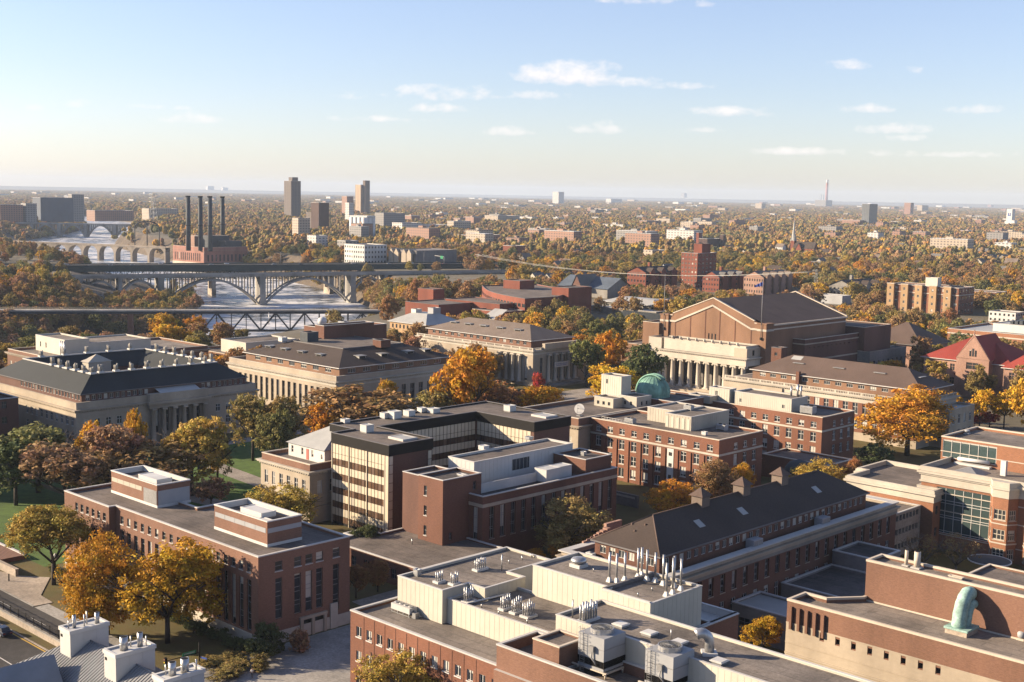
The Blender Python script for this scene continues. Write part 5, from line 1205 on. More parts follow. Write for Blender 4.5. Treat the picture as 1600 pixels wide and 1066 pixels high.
def ring_roof(b, x0, x1, y0, y1, z0, z1, run, inner, mt, zi):
    e = [(x0-.6, y0-.6), (x1+.6, y0-.6), (x1+.6, y1+.6), (x0-.6, y1+.6)]; r_ = offset(rect(x0, x1, y0, y1), -run); i_ = offset(rect(x0, x1, y0, y1), -inner); mb = MB()
    for k in range(4):
        j = (k+1) % 4
        mb.quad((*e[k], z0), (*e[j], z0), (*r_[j], z1), (*r_[k], z1)); mb.quad((*r_[k], z1), (*r_[j], z1), (*i_[j], zi), (*i_[k], zi))
    o = b.put('roof', mb, mt)
    m_ = MB(); m_.ring(offset(r_, .25), offset(r_, -.25), z1-.05, z1+.3); b.put('ridge_cap', m_, 'coping', o)
    m_ = MB(); m_.prism(i_, 10., zi-.02, top=False)
    for f in range(len(m_.f)): m_.f[f] = tuple(reversed(m_.f[f]))
    b.put('court_wall', m_, 'brick_dark'); m_ = MB(); m_.ngon([(p[0], p[1], 10.) for p in i_]); b.put('court_floor', m_, 'gravel_dark')
    m_ = MB(); m_.ring(offset(e, .06), offset(e, -.3), z0-.2, z0+.05); b.put('gutter', m_, 'coping_dark', o)
    return r_
rr = ring_roof(b, -405.2, -347.6, 179.2, 236, 17.2, 21.8, 6.6, 13.5, 'shingle_green', 17.6)
mb = MB(); mb.quad((-347.8, 203, 16.8), (-344., 203, 15.6), (-344., 217, 15.6), (-347.8, 217, 16.8)); b.put('portico_roof', mb, 'metal_pale')
mb = MB(); mb.box(-345.6, -343.6, 199.2, 219.6, 11.2, 15.6); mb.box(-345.4, -342.9, 198.6, 220.2, 12.4, 13.2); b.put('portico_block', mb, 'stone')
for k in range(6): column(b, -344.1, 200.6+k*3.55, 0.6, 11.2, .72)
mb = MB(); mb.box(-345, -342.6, 198.4, 220.4, 0, .6); b.put('portico_steps', mb, 'stone_grey')
mb = MB(); mb.box(-393, -388.5, 203, 211, 12, 20.2); mb.tri((-393.4, 202.6, 20.2), (-388.1, 202.6, 20.2), (-390.7, 207, 22.6)); mb.tri((-388.1, 202.6, 20.2), (-388.1, 211.4, 20.2), (-390.7, 207, 22.6)); b.put('court_tower', mb, 'panel_beige')
nv = 0
def ridge_vent(x, y, z, k, where):
    global nv
    nv += 1; t = thing('ridge_vent', '%s white pipe vent along the %s of the dark slate roof' % (ord_[k], where), 'vent', (x, y, z), group='white vents along the slate ridge')
    mb = MB(); mb.box(-.8, .8, -.8, .8, -.1, .5); t.put('base', mb, 'white_paint')
    for sx, sy in ((-.35, -.3), (.35, -.3), (0, .4)):
        mb = MB(); mb.tube((sx, sy, .5), (sx, sy, random.uniform(1.8, 2.5)), .25, n=10); t.put('pipe', mb, 'panel_beige')
for k in range(6): ridge_vent(rr[0][0]+20+k*5., rr[0][1], 22.0, k, 'sunny front ridge')
for k in range(8): ridge_vent(rr[1][0], rr[1][1]+3+k*5.2, 22.0, k, 'column side ridge')
for k in range(7): ridge_vent(rr[2][0]-3-k*5.6, rr[2][1], 22.0, k, 'right end ridge')
for k in range(5): ridge_vent(rr[3][0], rr[0][1]+6+k*8., 22.0, k, 'rear ridge')

# ---- building cut by the left edge
b = B('left_edge_hall', 'dark brick hall with a glazed roof storey cut by the left edge', 'building', -372, 140)
pl = rect(-420, -359, 105, 165.5); b.walls(pl, 0, 16.2, 'brick_dark', {1: bays(2, 58, 16, 1.5, [(4, 2, 'dark'), (9, 2, 'dark'), (13.5, 2, 'dark')])}); b.flat_roof(pl, 16.2, .6, 'gravel_dark', 'coping', 'brick_dark')
w = b.block('glazed_storey', -418, -361.5, 108, 160, 15.6, 19.2, 'panel_grey', {1: bays(.5, 51.5, 14, 3.2, [(16.4, 1.7, 'dark')])}, cop='panel_white', roof='gravel'); b.block('lift_tower', -395, -370, 138, 156, 18.8, 22.4, 'panel_white', cop='coping', deck=.3)

b.block('south_wing', -358.8, -327, 117.5, 137.5, 0, 19., 'brick_dark', {1: bays(1, 19, 5, 1.5, [(4, 2, 'dark'), (9, 2, 'dark'), (14, 2, 'dark')])}, cop='coping', roof='gravel')
# ---- low buildings with white roof houses behind the slate hall
b = B('white_roof_house_hall', 'pale brick hall with big white roof houses behind the slate roofed hall', 'building', -452, 235)
pl = rect(-478, -441, 216.5, 282); b.walls(pl, 0, 13., 'brick_salmon', {0: bays(1, 36, 9, 1.5, [(8.4, 2.4, 'far'), (3.6, 2.4, 'far')])}); b.cornice(pl, 13., 'stone', False); b.walls(offset(pl, -.2), 13.9, 15., 'brick_salmon', {}, name='parapet_wall', foot=False); b.flat_roof(offset(pl, -.2), 15., .7, 'gravel_light', 'coping_cream', 'brick_salmon')
b.block('roof_house', -474, -450.5, 226., 236, 14.2, 20.2, 'panel_cream', {0: [(4., 16, .8, 2., 'far_dark'), (8.5, 16., .8, 2., 'far_dark')]}, cop='coping', roof='gravel_light'); b.block('roof_house', -470, -450.8, 236.2, 262, 14.2, 18.4, 'panel_cream', cop='coping', roof='gravel_light')
pl = rect(-466, -430, 290, 345); b.walls(pl, 0, 11., 'brick_salmon', {}, name='rear_wing'); b.flat_roof(pl, 11., .7, 'gravel', 'coping_cream', 'brick_salmon'); b.block('roof_house', -455, -437, 297, 322, 10.3, 15.4, 'panel_cream', {0: [(12, 11.6, 1., 1.6, 'far_dark'), (15, 11.6, 1., 1.6, 'far_dark')]}, cop='coping', roof='gravel')
for i in range(3): pipe('slim metal flue, %s of three beside the white roof houses' % ord_[i], *pix((-449.6+i*1.4, 224., 14.3))[:2], 14.3, 6., .25, False, 'flue', 'flues by the white roof houses')

# ---- brown-roofed hall with dormers and pilasters (left of centre)
b = B('dormer_roof_hall', 'sandstone hall with tall pilaster windows and a dark dormered hip roof', 'building', -368, 292)
pl = rect(-400.5, -336.8, 264.6, 320)
ops = {0: bays(6, 62, 17, 1.75, [(3.2, 8.0, 'tall')]), 1: bays(2, 22, 6, 1.6, [(7.4, 2.2, 'cross'), (3.2, 2.4, 'cross')])+bays(28, 52, 6, 2., [(3.0, 7.6, 'tall_shade')])}
b.walls(pl, 0, 12.4, 'stone', ops); b.cornice(pl, 13.2, 'stone_white'); b.band(pl, 12.4, 13.2, .1, 'stone_white', 'frieze')
q = offset(pl, -.15); b.walls(q, 14.1, 15.8, 'stone', {}, name='attic_parapet', foot=False); b.flat_roof(q, 15.8, .8, 'gravel', 'stone_white', 'stone', cw=.5)
aw = rect(-393.5, -338.8, 267.5, 318); b.walls(aw, 15., 18.4, 'brick_tan', {0: bays(4, 52, 7, 3.2, [(16.3, 1.5, 'attic')]), 1: bays(2, 48, 7, 3.2, [(16.3, 1.5, 'attic')])}, name='attic_wall', foot=False)
roof = b.hip(-393.5, -338.8, 267.5, 318, 18.4, 22.8, inset=12.5, insy=11.5, mt='shingle_dark', over=.9, flat='gravel', fascia='coping')
for x in (-386, -376.5, -366.5, -356): dormer(b, x, 272., 20.4, '-y', roof)
for y in (281, 291, 303, 311.5): dormer(b, -343.2, y, 20.4, '+x', roof)
b.block('stage_tower', -384.5, -379, 292, 316, 22., 27.6, 'brick_brown', cop='coping', roof='gravel'); b.block('rear_block', -402, -388, 300, 330, 14, 25.4, 'brick_brown', cop='coping', roof='gravel', deck=1.); b.block('plant_box', -352, -347.5, 293, 297.5, 22.5, 25., 'brick_brown', cop='coping_dark', deck=.2)
b.block('plant_box', -379, -374.5, 281, 286, 22.6, 26.2, 'stack_dark', cop='coping_dark', deck=.2)
small_ac('cream air handler on the brick hall roof right of the chimney flue', -391.5, 311, 25.1, 1.3)
t = thing('roof_tank', 'white ball-shaped tank on the brick hall roof by the bridge', 'tank', (-397, 305., 24.5)); mb = MB(); mb.lathe([(.3, 0), (.35, 1.), (1.5, 1.6), (1.8, 2.8), (1.4, 3.9), (.3, 4.4)], 16); t.put('shell', mb, 'white_paint'); mb = MB(); mb.box(-.8, .8, -.8, .8, -.1, .3); t.put('base', mb, 'metal_grey')
roof_box('roof_vent', 'white cube vent above the left end of the dormered roof', 'vent', -384, 277., 22.4, 2.4, 2.4, 1.6, 'white_paint')
pipe('thin white mast on the brick hall roof edge near the bridge', 330+360/3.9925, 460+190/3.9925, 24.4, 5., .12, False, 'mast', None)

# ---- columned hall with tan dormered roof, centre
b = B('tan_roof_hall', 'columned stone hall with a tan dormered hip roof and a banner over its steps', 'building', -385, 392)
pl = rect(-421, -351., 376., 408)
b.walls(pl, 0, 13.8, 'stone', {0: [(30.+i*3.9, z, 1.7, h, k) for i in range(5) for z, h, k in ((9.4, 2.6, 'cross'), (5.2, 2.6, 'cross'), (1.6, 2.2, 'cross'))]+[(51.2+i*3.7, 2.2, 1.9, 10., 'tall') for i in range(5)], 1: [(5., 2.5, 1.6, 9., 'tall_shade')]+[(10.5+i*4., 2.2, 2., 9.6, 'tall_shade') for i in range(5)]})
b.band(pl, 13.0, 13.8, .12, 'stone_white', 'architrave'); b.cornice(pl, 13.8, 'stone_white'); balustrade(b, offset(pl, .3), 14.76, 'stone_white')
mb = MB(); mb.ngon([(p[0], p[1], 14.9) for p in offset(pl, -.2)]); b.put('terrace', mb, 'gravel')
aw = rect(-418, -355.5, 379.5, 405); b.walls(aw, 14.9, 18.2, 'brick_salmon', {0: bays(2, 61, 15, 1.8, [(16.2, 1.3, 'small')])}, name='attic_wall', foot=False)
roof = b.hip(-418, -355.5, 379.5, 405, 18.2, 23.2, inset=12.7, mt='shingle_tan', over=.8, fascia='coping')
for x in (-408, -399, -389.5, -379.5, -369): dormer(b, x, 385.5, 20.7, '-y', roof, 1.8)
for k in range(4): column(b, -369.+k*3.75, 375.2, 1.6, 13., .75, 'stone_white')
for k in range(5): column(b, -350.1, 384.5+k*4.1, 1.6, 13., .75, 'stone_white')
mb = MB(); mb.box(-351, -349.2, 381, 404, 0, 1.6); mb.box(-349.2, -345, 383, 402, 0, .8); b.put('steps', mb, 'stone_grey'); mb = MB(); mb.box(-351.2, -349.6, 381.6, 403.5, 14.9, 17.4); b.put('portico_attic', mb, 'stone')
t = thing('banner', 'white banner hung between the columns of the tan roofed hall', 'banner', (-349.25, 391.5, 7.2)); mb = MB(); mb.box(-.04, .04, -4.2, 4.2, 0, 2.2); t.put('cloth', mb, 'cloth_white'); mb = MB(); mb.tube((0, -4.3, 2.25), (0, 4.3, 2.25), .06, n=6); t.put('rod', mb, 'metal_grey')
mb = MB()
for r_, (a, c) in enumerate(((-3.6, 3.5), (-3.2, 3.1))):
    z = 1.25-r_*.6; y = a; rng = random.Random(r_)
    while y < c:
        w_ = rng.uniform(.15, .45); mb.box(.045, .05, y, y+w_, z, z+.26); y += w_+.14
t.put('lettering', mb, 'sign_blue', kind='stuff')
b = B('yellow_brick_hall', 'yellow brick house with a pale grey hip roof behind the tan roofed hall', 'building', -475, 430)
pl = rect(-489, -462, 418, 442); b.walls(pl, 0, 13.2, 'brick_yellow', {0: bays(1, 26, 9, 1.3, [(10., 2., 'far_dark'), (6., 2., 'far_dark'), (2.5, 2., 'far_dark')]), 1: bays(1, 23, 7, 1.3, [(10., 2., 'far_dark'), (6., 2., 'far_dark')])}); b.hip(-489, -462, 418, 442, 13.2, 17.6, mt='metal_pale', over=.8, inset=8, fascia='coping')
b.block('roof_box', -482, -478.5, 426, 430, 15, 19.2, 'panel_white', cop='coping', deck=.2); b.block('roof_box', -474, -470, 430, 435, 16, 20.2, 'panel_grey', cop='coping', deck=.2)

# ---- red modern brick complex behind
b = B('modern_brick_complex', 'red brick modern complex with a curved banded wall and windowless towers', 'building', -560, 570)
arc = [(-611+i*9.1, 603-i*5.4-2.6*math.sin(math.pi*i/10)*3.2) for i in range(11)]
pl = arc+[(-520.6, 553.6), (-520.6, 577), (-540, 618), (-611, 640)]
pl = arc+[(-519.6, 577), (-541, 618), (-600, 645)]
ops = {i: [(2.7, 10.6, 3.6, 2.2, 'far_dark'), (7.9, 10.6, 3.6, 2.2, 'far_dark'), (2.7, 5.6, .9, 2.4, 'far_dark'), (7.6, 5.6, .9, 2.4, 'far_dark')] for i in range(10)}
b.walls(pl, 0, 16, 'brick_modern', ops); b.flat_roof(pl, 16, .5, 'gravel', 'coping_dark', 'brick_modern'); b.block('lift_tower', -592, -577, 604, 618, 15.4, 21., 'brick_modern', cop='coping_dark', deck=.3)
b.block('end_tower', -536, -522, 590, 612, 0, 20.5, 'brick_modern', cop='coping_dark', deck=.3)
b.block('stage_tower', -612, -597.5, 546.5, 556, 0, 16.5, 'brick_modern', cop='coping_dark', deck=.3); b.block('low_wing', -586, -556, 513, 545, 0, 11.4, 'brick_modern', cop='coping_dark', deck=.4); b.block('middle_wing', -580, -533, 541, 566, 0, 12.2, 'brick_modern', {1: bays(1, 24, 8, 1.2, [(7, 2, 'far_dark')])}, cop='coping_dark', deck=.4); b.block('front_wing', -545, -521, 530, 549, 0, 9., 'brick_modern', cop='coping', deck=.4)
b.foot(rect(-612, -519, 496, 640))
b.put('skylight_roof', (lambda m_: (m_.quad((-512, 505, 8.), (-500, 505, 8.), (-503, 517, 12.5), (-513, 517, 12.5)), m_.box(-513, -500, 505.2, 519, 0, 7.9), m_)[-1])(MB()), 'metal_pale')

# ---- great gabled auditorium
b = B('gabled_auditorium', 'huge tan brick auditorium with a gabled roof and ten-column stone portico', 'building', -298, 455)
XL, XR, Y0, Y1 = -324., -274.2, 426., 487.5; XM = (XL+XR)/2
pl = rect(XL, XR, Y0, Y1); b.walls(pl, 0, 28.6, 'brick_tan', {0: [(24.9+i*1.6, 20.6, .7, 2.6, 'far_dark') for i in (-1, 0, 1)]})
mb = MB(); mb.ngon([(XL, Y0, 28.6), (XR, Y0, 28.6), (XR-5, Y0, 29.8), (XM, Y0, 37.4), (XL+5, Y0, 29.8)]); mb.ngon([(XL, Y0+.9, 28.6), (XL+5, Y0+.9, 29.8), (XM, Y0+.9, 37.4), (XR-5, Y0+.9, 29.8), (XR, Y0+.9, 28.6)]); b.put('gable', mb, 'brick_tan')
def slope_bar(b, pts, y0, y1, t, mt, name):
    m_ = MB()
    for p, q in zip(pts, pts[1:]):
        m_.quad((p[0], y0, p[1]+t), (q[0], y0, q[1]+t), (q[0], y1, q[1]+t), (p[0], y1, p[1]+t)); m_.quad((p[0], y0, p[1]), (q[0], y0, q[1]), (q[0], y0, q[1]+t), (p[0], y0, p[1]+t)); m_.quad((q[0], y1, q[1]), (p[0], y1, p[1]), (p[0], y1, p[1]+t), (q[0], y1, q[1]+t)); m_.quad((q[0], y0, q[1]), (p[0], y0, p[1]), (p[0], y1, p[1]), (q[0], y1, q[1]))
    return b.put(name, m_, mt)
slope_bar(b, [(XL-.1, 28.6), (XL+5, 29.0), (XL+5, 29.8), (XM, 37.5), (XR-5, 29.8), (XR-5, 29.0), (XR+.1, 28.6)], Y0-.2, Y0+1., .35, 'coping_cream', 'gable_coping')
slope_bar(b, [(XL-.1, 26.3), (XL+6.4, 26.3), (XM, 34.2), (XR-6.4, 26.3), (XR+.1, 26.3)], Y0-.35, Y0+.1, .75, 'stone_white', 'raking_band')
mb = MB()
for x in (XL+6.4, XL+14, XL+21.4, XR-21.4, XR-14, XR-6.4): mb.box(x-.2, x+.2, Y0-.1, Y0+.05, 18.5, 27.+(max(0, 7.4-abs(x-XM)*.42)))
b.put('panel_joints', mb, 'brick_brown')
mb = MB()
for x0, x1 in ((XL-.9, XL+3.2), (XR-3.2, XR+.9)): mb.box(x0, x1, Y0-.7, Y0+4.5, 0, 28.9); mb.box(x0-.25, x1+.25, Y0-.95, Y0+4.7, 28.9, 29.3)
b.put('corner_piers', mb, 'brick_tan')
mb = MB()
for x0, x1 in ((XL-.9, XL+3.2), (XR-3.2, XR+.9)): mb.box(x0-.12, x1+.12, Y0-.82, Y0+4.6, 26.2, 27.)
b.put('pier_bands', mb, 'stone_white')
roof = MB(); roof.quad((XM, Y0+.9, 37.3), (XR+.5, Y0+.9, 28.6), (XR+.5, Y1+.3, 28.6), (XM, Y1-.2, 37.3)); roof.quad((XL-.5, Y0+.9, 28.6), (XM, Y0+.9, 37.3), (XM, Y1-.2, 37.3), (XL-.5, Y1+.3, 28.6)); rf = b.put('roof', roof, 'shingle_brown')
mb = MB(); mb.ngon([(XR, Y1-.2, 28.6), (XL, Y1-.2, 28.6), (XM, Y1-.2, 37.3)]); b.put('rear_gable', mb, 'brick_tan'); slope_bar(b, [(XL-.1, 28.7), (XM, 37.5), (XR+.6, 28.7)], Y1-.4, Y1+.6, .4, 'coping_cream', 'rear_coping')
mb = MB(); mb.box(XR+.4, XR+.95, Y0+4.8, Y1+.2, 28.2, 28.75); mb.box(XR+.01, XR+.3, Y0+4.8, Y1, 26.4, 26.9); b.put('eaves_gutter', mb, 'coping_cream')
wg = rect(-281, -268.6, 446.4, 500.5); w = b.walls(wg, 0, 22, 'brick_dark', {1: bays(2, 50, 14, 1.2, [(18.4, .35, 'square')])}, name='side_wing'); b.flat_roof(wg, 22, .9, 'metal_pale', 'coping_cream', 'brick_dark'); b.band(wg, 19.9, 20.4, .12, 'stone', 'wing_band'); b.band(wg, 13.2, 13.8, .15, 'stone', 'wing_band')
b.block('rear_wing', -300, -266, 489, 512, 0, 24.5, 'brick_dark', cop='coping_cream', roof='gravel_dark'); b.block('rear_stone_wing', -268.3, -262.5, 488, 520, 0, 14.5, 'stone_grey', {1: bays(2, 30, 7, 1.6, [(6, 4.5, 'far_dark')])}, cop='stone', roof='gravel')
b.block('left_wing', -333, -324.5, 424, 480, 0, 25.4, 'brick_tan', cop='coping_cream', roof='gravel'); b.block('left_low_wing', -345, -333.2, 424, 470, 0, 15.5, 'brick_tan', cop='coping_cream', roof='gravel')
# portico
por = rect(-317., -275.5, 415.4, 425.6)
mb = MB(); mb.prism(rect(-317., -275.5, 415.4, 425.8), 13.0, 15.3); b.put('entablature', mb, 'stone_white')
b.cornice(por, 15.3, 'stone_white', True, .8)
w = b.walls(rect(-316., -276.5, 416.6, 425.8), 16.2, 20.6, 'stone_white', {}, name='attic_block', foot=False); b.flat_roof(rect(-316., -276.5, 416.6, 425.8), 20.6, .4, 'gravel_light', 'stone_white', 'stone_white', parent=w)
mb = MB()
for k in range(9): mb.lathe([(.3, 0), (.5, .25), (.5, .9), (.15, 1.1)], 8, c=(-311.5+k*3.9, 416.3, 20.8))
b.put('acroteria', mb, 'stone_white')
b.block('portico_end', -281.5, -275.6, 416., 426.2, 16.1, 19.8, 'stone', {1: [(4.6, 16.9, 1.6, 2.2, 'far_dark')]}, cop='stone_white', deck=.3); b.block('portico_end', -323.8, -317.2, 416.5, 426, 0, 20.4, 'stone_white', cop='stone_white', deck=.3)
for k in range(10): column(b, -315.4+k*4.22, 416.7, 2., 13., 1.02, 'stone_white')
mb = MB(); mb.box(-316, -276.6, 425.0, 425.6, 2, 13.0); b.put('porch_wall', mb, 'stone_dark')
for k in range(9):
    mb = MB(); mb.box(-313.6+k*4.22-1., -313.6+k*4.22+1., 424.9, 425., 2.2, 9.6); b.put('porch_door', mb, 'glass_plain')
mb = MB(); mb.box(-318, -274.5, 412.5, 425.6, 0, 1.2); mb.box(-317.4, -275.1, 414.2, 425.6, 1.2, 2.); b.put('portico_steps', mb, 'stone')
b.foot(rect(-346, -262, 412, 520))
for nm, x in (('left', XL+1.2), ('right', XR-1.2)):
    t = thing('flagpole', 'tall thin flagpole at the %s shoulder of the gabled auditorium' % nm, 'flagpole', (x, Y0-1.1, 23.), group='auditorium flagpoles'); mb = MB(); mb.tube((0, 0, 0), (0, 0, 23.), .14, .07, n=6); t.put('pole', mb, 'metal_grey'); mb = MB(); mb.box(-.4, .4, -.2, .42, -.2, .8); t.put('bracket', mb, 'black_metal')
t = thing('flag', 'blue flag hanging near the top of the right auditorium flagpole', 'flag', (XR-1.2, Y0-1.1, 44.)); mb = MB()
for k in range(8):
    x0, x1 = -k*.45, -(k+1)*.45; y = lambda q: .35*math.sin(q*2.2); mb.quad((x0, y(k), 0-.1*k), (x1, y(k+1), -.1*(k+1)), (x1, y(k+1), 1.7-.22*(k+1)), (x0, y(k), 1.7-.22*k))
t.put('cloth', mb, 'sign_blue')

# ---- library with the long brown roof, right of the auditorium
b = B('brown_roof_library', 'long stone and brick library with a brown dormered hip roof below the auditorium', 'building', -220, 390)
pl = rect(-257., -184.5, 375.2, 402)
b.walls(pl, 0, 13.6, 'brick_red', {0: [(26+i*3.55, 8.6, 1.9, 3.6, 'cross') for i in range(13)]+[(26+i*3.55, 3.8, 1.9, 3.2, 'cross') for i in range(13)], 1: bays(2, 24, 6, 1.8, [(8.6, 3.6, 'cross'), (3.8, 3.2, 'cross')])})
mb = MB(); mb.ring(offset(pl, .1), offset(pl, -.1), 12.3, 13.6); b.put('frieze', mb, 'stone_white'); mb = MB(); mb.prism(rect(-257.3, -233.5, 374.6, 402), 0, 13.55); b.put('stone_end', mb, 'stone'); mb = MB(); mb.ring(offset(pl, .2), offset(pl, -.1), 0, 2.6); b.put('stone_base', mb, 'stone')
b.cornice(pl, 13.6, 'stone_white', True, .9); balustrade(b, offset(pl, .3), 14.56, 'stone_white')
mb = MB(); mb.ngon([(p[0], p[1], 14.7) for p in offset(pl, -.2)]); b.put('terrace', mb, 'gravel')
aw = rect(-248.5, -185.6, 379.2, 399.5); b.walls(aw, 14.7, 18.3, 'brick_tan', {0: bays(2, 61, 14, 2.3, [(16.3, 1.2, 'attic')])}, name='attic_wall', foot=False)
roof = b.hip(-248.5, -185.6, 379.2, 399.5, 18.3, 23.6, inset=9.8, insy=10.14, mt='shingle_brown', over=.8, fascia='coping')
for x in (-233.5, -218, -203.): dormer(b, x, 384.6, 20.9, '-y', roof, 1.9)
dormer(b, -190.2, 389., 20.6, '+x', roof, 1.8); mb = MB(); mb.quad((-238, 386.6, 22.3), (-234, 386.6, 22.3), (-234, 388.6, 23.4), (-238, 388.6, 23.4)); b.put('rooflight', mb, 'metal_pale', roof)
b.block('chimney_block', -252, -247.8, 396, 400, 17., 24.4, 'brick_brown', {0: [(2., 21.5, 1.2, 1.2, 'far_dark')]}, cop='coping_dark', deck=.2)
mb = MB(); mb.box(-230.2, -229., 377.6, 378.8, 14.7, 19.6); b.put('chimney', mb, 'brick_brown')
w = b.block('corner_wing', -184.3, -178, 384, 402, 0, 12.4, 'stone', {1: bays(1, 17, 4, 1.6, [(7.4, 3., 'cross'), (2.6, 3., 'cross')])}, cop='stone_white', roof='metal_pale', deck=.6)

# ---- stone house with a dark pyramid roof behind the auditorium
b = B('pyramid_roof_house', 'rough stone house with a dark pyramid roof and round-arched windows', 'building', -281, 555)
pl = rect(-296, -268, 545, 572); b.walls(pl, 0, 12.6, 'stone_pink', {0: bays(1, 27, 4, 2.2, [(8., 2.2, 'gothic'), (3., 2.6, 'gothic')]), 1: bays(1, 26, 4, 2.2, [(8., 2.2, 'gothic')])}); b.hip(-296, -268, 545, 572, 12.6, 21.5, mt='shingle_brown', over=1.2)
# ---- red tiled stone hall at the right edge
b = B('red_tile_hall', 'rough pink stone hall with a bright red tiled roof and pointed gable', 'building', -215, 515)
x0, x1 = -243, -170
pl = rect(-243, -206.5, 497.5, 527); b.walls(pl, 0, 14., 'stone_pink', {0: [(2.5+i*3.3, 9.5, 2., 2.8, 'gothic') for i in range(7)]+[(2.5+i*3.3, 4., 2., 2.8, 'gothic') for i in range(7)]}); b.hip(-243, -206.5, 497.5, 527, 14., 23., mt='tile_red', over=1., fascia='coping')
gx0, gx1 = -227.5, -214.; w = b.walls(rect(gx0, gx1, 494., 500), 0, 15.5, 'stone_pink', {0: [(6.7, 11.2, 5., 2.8, 'gothic'), (6.7, 5., 5., 2.8, 'gothic')]}, name='gable_bay'); b.gable(gx0, gx1, 494.2, 514, 15.5, 24.6, 'y', 'tile_red', .3, None)
mb = MB(); mb.ngon([(gx0-.4, 494, 15.4), (gx1+.4, 494, 15.4), ((gx0+gx1)/2, 494, 25.4)]); mb.ngon([(gx1+.4, 494.6, 15.4), (gx0-.4, 494.6, 15.4), ((gx0+gx1)/2, 494.6, 25.4)]); mb.quad((gx0-.4, 494, 15.4), ((gx0+gx1)/2, 494, 25.4), ((gx0+gx1)/2, 494.6, 25.4), (gx0-.4, 494.6, 15.4)); mb.quad(((gx0+gx1)/2, 494, 25.4), (gx1+.4, 494, 15.4), (gx1+.4, 494.6, 15.4), ((gx0+gx1)/2, 494.6, 25.4)); gb = b.put('stone_gable', mb, 'stone_pink')
for k in (-1, 0, 1): mb = MB(); mb.box((gx0+gx1)/2+k*1.1-.35, (gx0+gx1)/2+k*1.1+.35, 493.9, 493.99, 16.5, 19.+(1-abs(k))*.7); b.put('gable_window', mb, 'glass_plain', gb)
mb = MB(); mb.lathe([(.25, 0), (.35, .5), (.1, 1.), (.3, 1.5), (.02, 2.2)], 8, c=((gx0+gx1)/2, 494.3, 25.3)); b.put('finial', mb, 'stone_pink', gb)
pl = rect(-206., -150, 490, 530); b.walls(pl, 0, 14., 'stone_pink', {0: [(3+i*3.4, 9.5, 2., 2.8, 'gothic') for i in range(14)]+[(3+i*3.4, 4., 2., 2.8, 'gothic') for i in range(14)]}, name='main_wall'); b.hip(-206, -150, 490, 530, 14., 31., mt='tile_red', over=1., fascia='coping')
# ---- white-domed round-ended hall behind it
b = B('rooflight_hall', 'orange brick hall with a white roof and ribbed glass rooflight behind the red roof', 'building', -265, 650)
pl = rect(-290, -225, 618, 665); b.walls(pl, 0, 14., 'brick_orange', {0: bays(2, 63, 14, 2., [(8, 3, 'far_dark')])}); b.band(pl, 11.6, 12.2, .2, 'stone_white', 'string_course'); b.flat_roof(pl, 14., .8, 'metal_pale', 'coping', 'brick_orange'); b.block('roof_house', -272, -235, 630, 655, 13.4, 17.4, 'panel_white', cop='coping', roof='metal_pale', deck=.2)
mb = MB()
for k in range(10): mb.lathe([(.01, 0)], 3)if False else mb.box(-266+k*2.4, -264.4+k*2.4, 636, 650, 17.4, 19.6-abs(k-4.5)*.2)
b.put('rooflight', mb, 'stack_dark')
# ---- low pale sheds left of the auditorium
b = B('pale_roof_pavilion', 'long low pavilion with a pale ribbed roof and window row behind the trees', 'building', -530, 670)
pl = rect(-557, -512, 665, 690); b.walls(pl, 0, 6.5, 'stone_grey', {0: bays(2, 44, 10, 2.6, [(2.6, 2.4, 'far_dark')])}); b.hip(-557, -512, 665, 690, 6.5, 9.6, inset=8, mt='metal_pale', over=1.4, fascia='coping'); b.block('brick_end', -511.5, -505, 668, 690, 0, 11., 'brick_tan', cop='coping', deck=.3); b.block('front_canopy', -556, -500, 650, 662, 0, 4.2, 'stone_grey', cop='coping', roof='metal_pale', deck=.2)
b = B('dark_roof_chapel', 'low stone house with dark slate gables beside the auditorium trees', 'building', -445, 575)
pl = rect(-462, -428, 562, 580); b.walls(pl, 0, 6., 'stone', {0: bays(1, 33, 8, 1.5, [(2., 2.4, 'far_dark')])}); b.gable(-462, -428, 562, 580, 6., 12.5, 'x', 'shingle_green', .8, 'stone'); b.gable(-452, -440, 558, 572, 6., 11., 'y', 'shingle_green', .5, 'stone')
b = B('slate_blue_house', 'house with blue grey slate gables left of the pale pavilion', 'building', -640, 760)
pl = rect(-670, -620, 745, 775); b.walls(pl, 0, 7., 'stone_grey', {}); b.gable(-670, -620, 745, 775, 7., 15., 'x', 'roof_blue', 1., 'stone_grey'); b.gable(-650, -640, 738, 760, 7., 17., 'y', 'shingle_grey', .5, 'brick_dark')

# ================================================================== BRIDGES
def frame_of(p, q):
    """local frame of a bridge: root at p, x along the deck"""
    d = Vector((q[0]-p[0], q[1]-p[1])); return math.atan2(d.y, d.x), d.length
def bridge_foot(p, q, w):
    n = max(2, int((Vector(q[:2])-Vector(p[:2])).length/15))
    for i in range(n+1):
        c = Vector(p[:2]).lerp(Vector(q[:2]), i/n); FOOT.append((c.x-w, c.x+w, c.y-w, c.y+w))
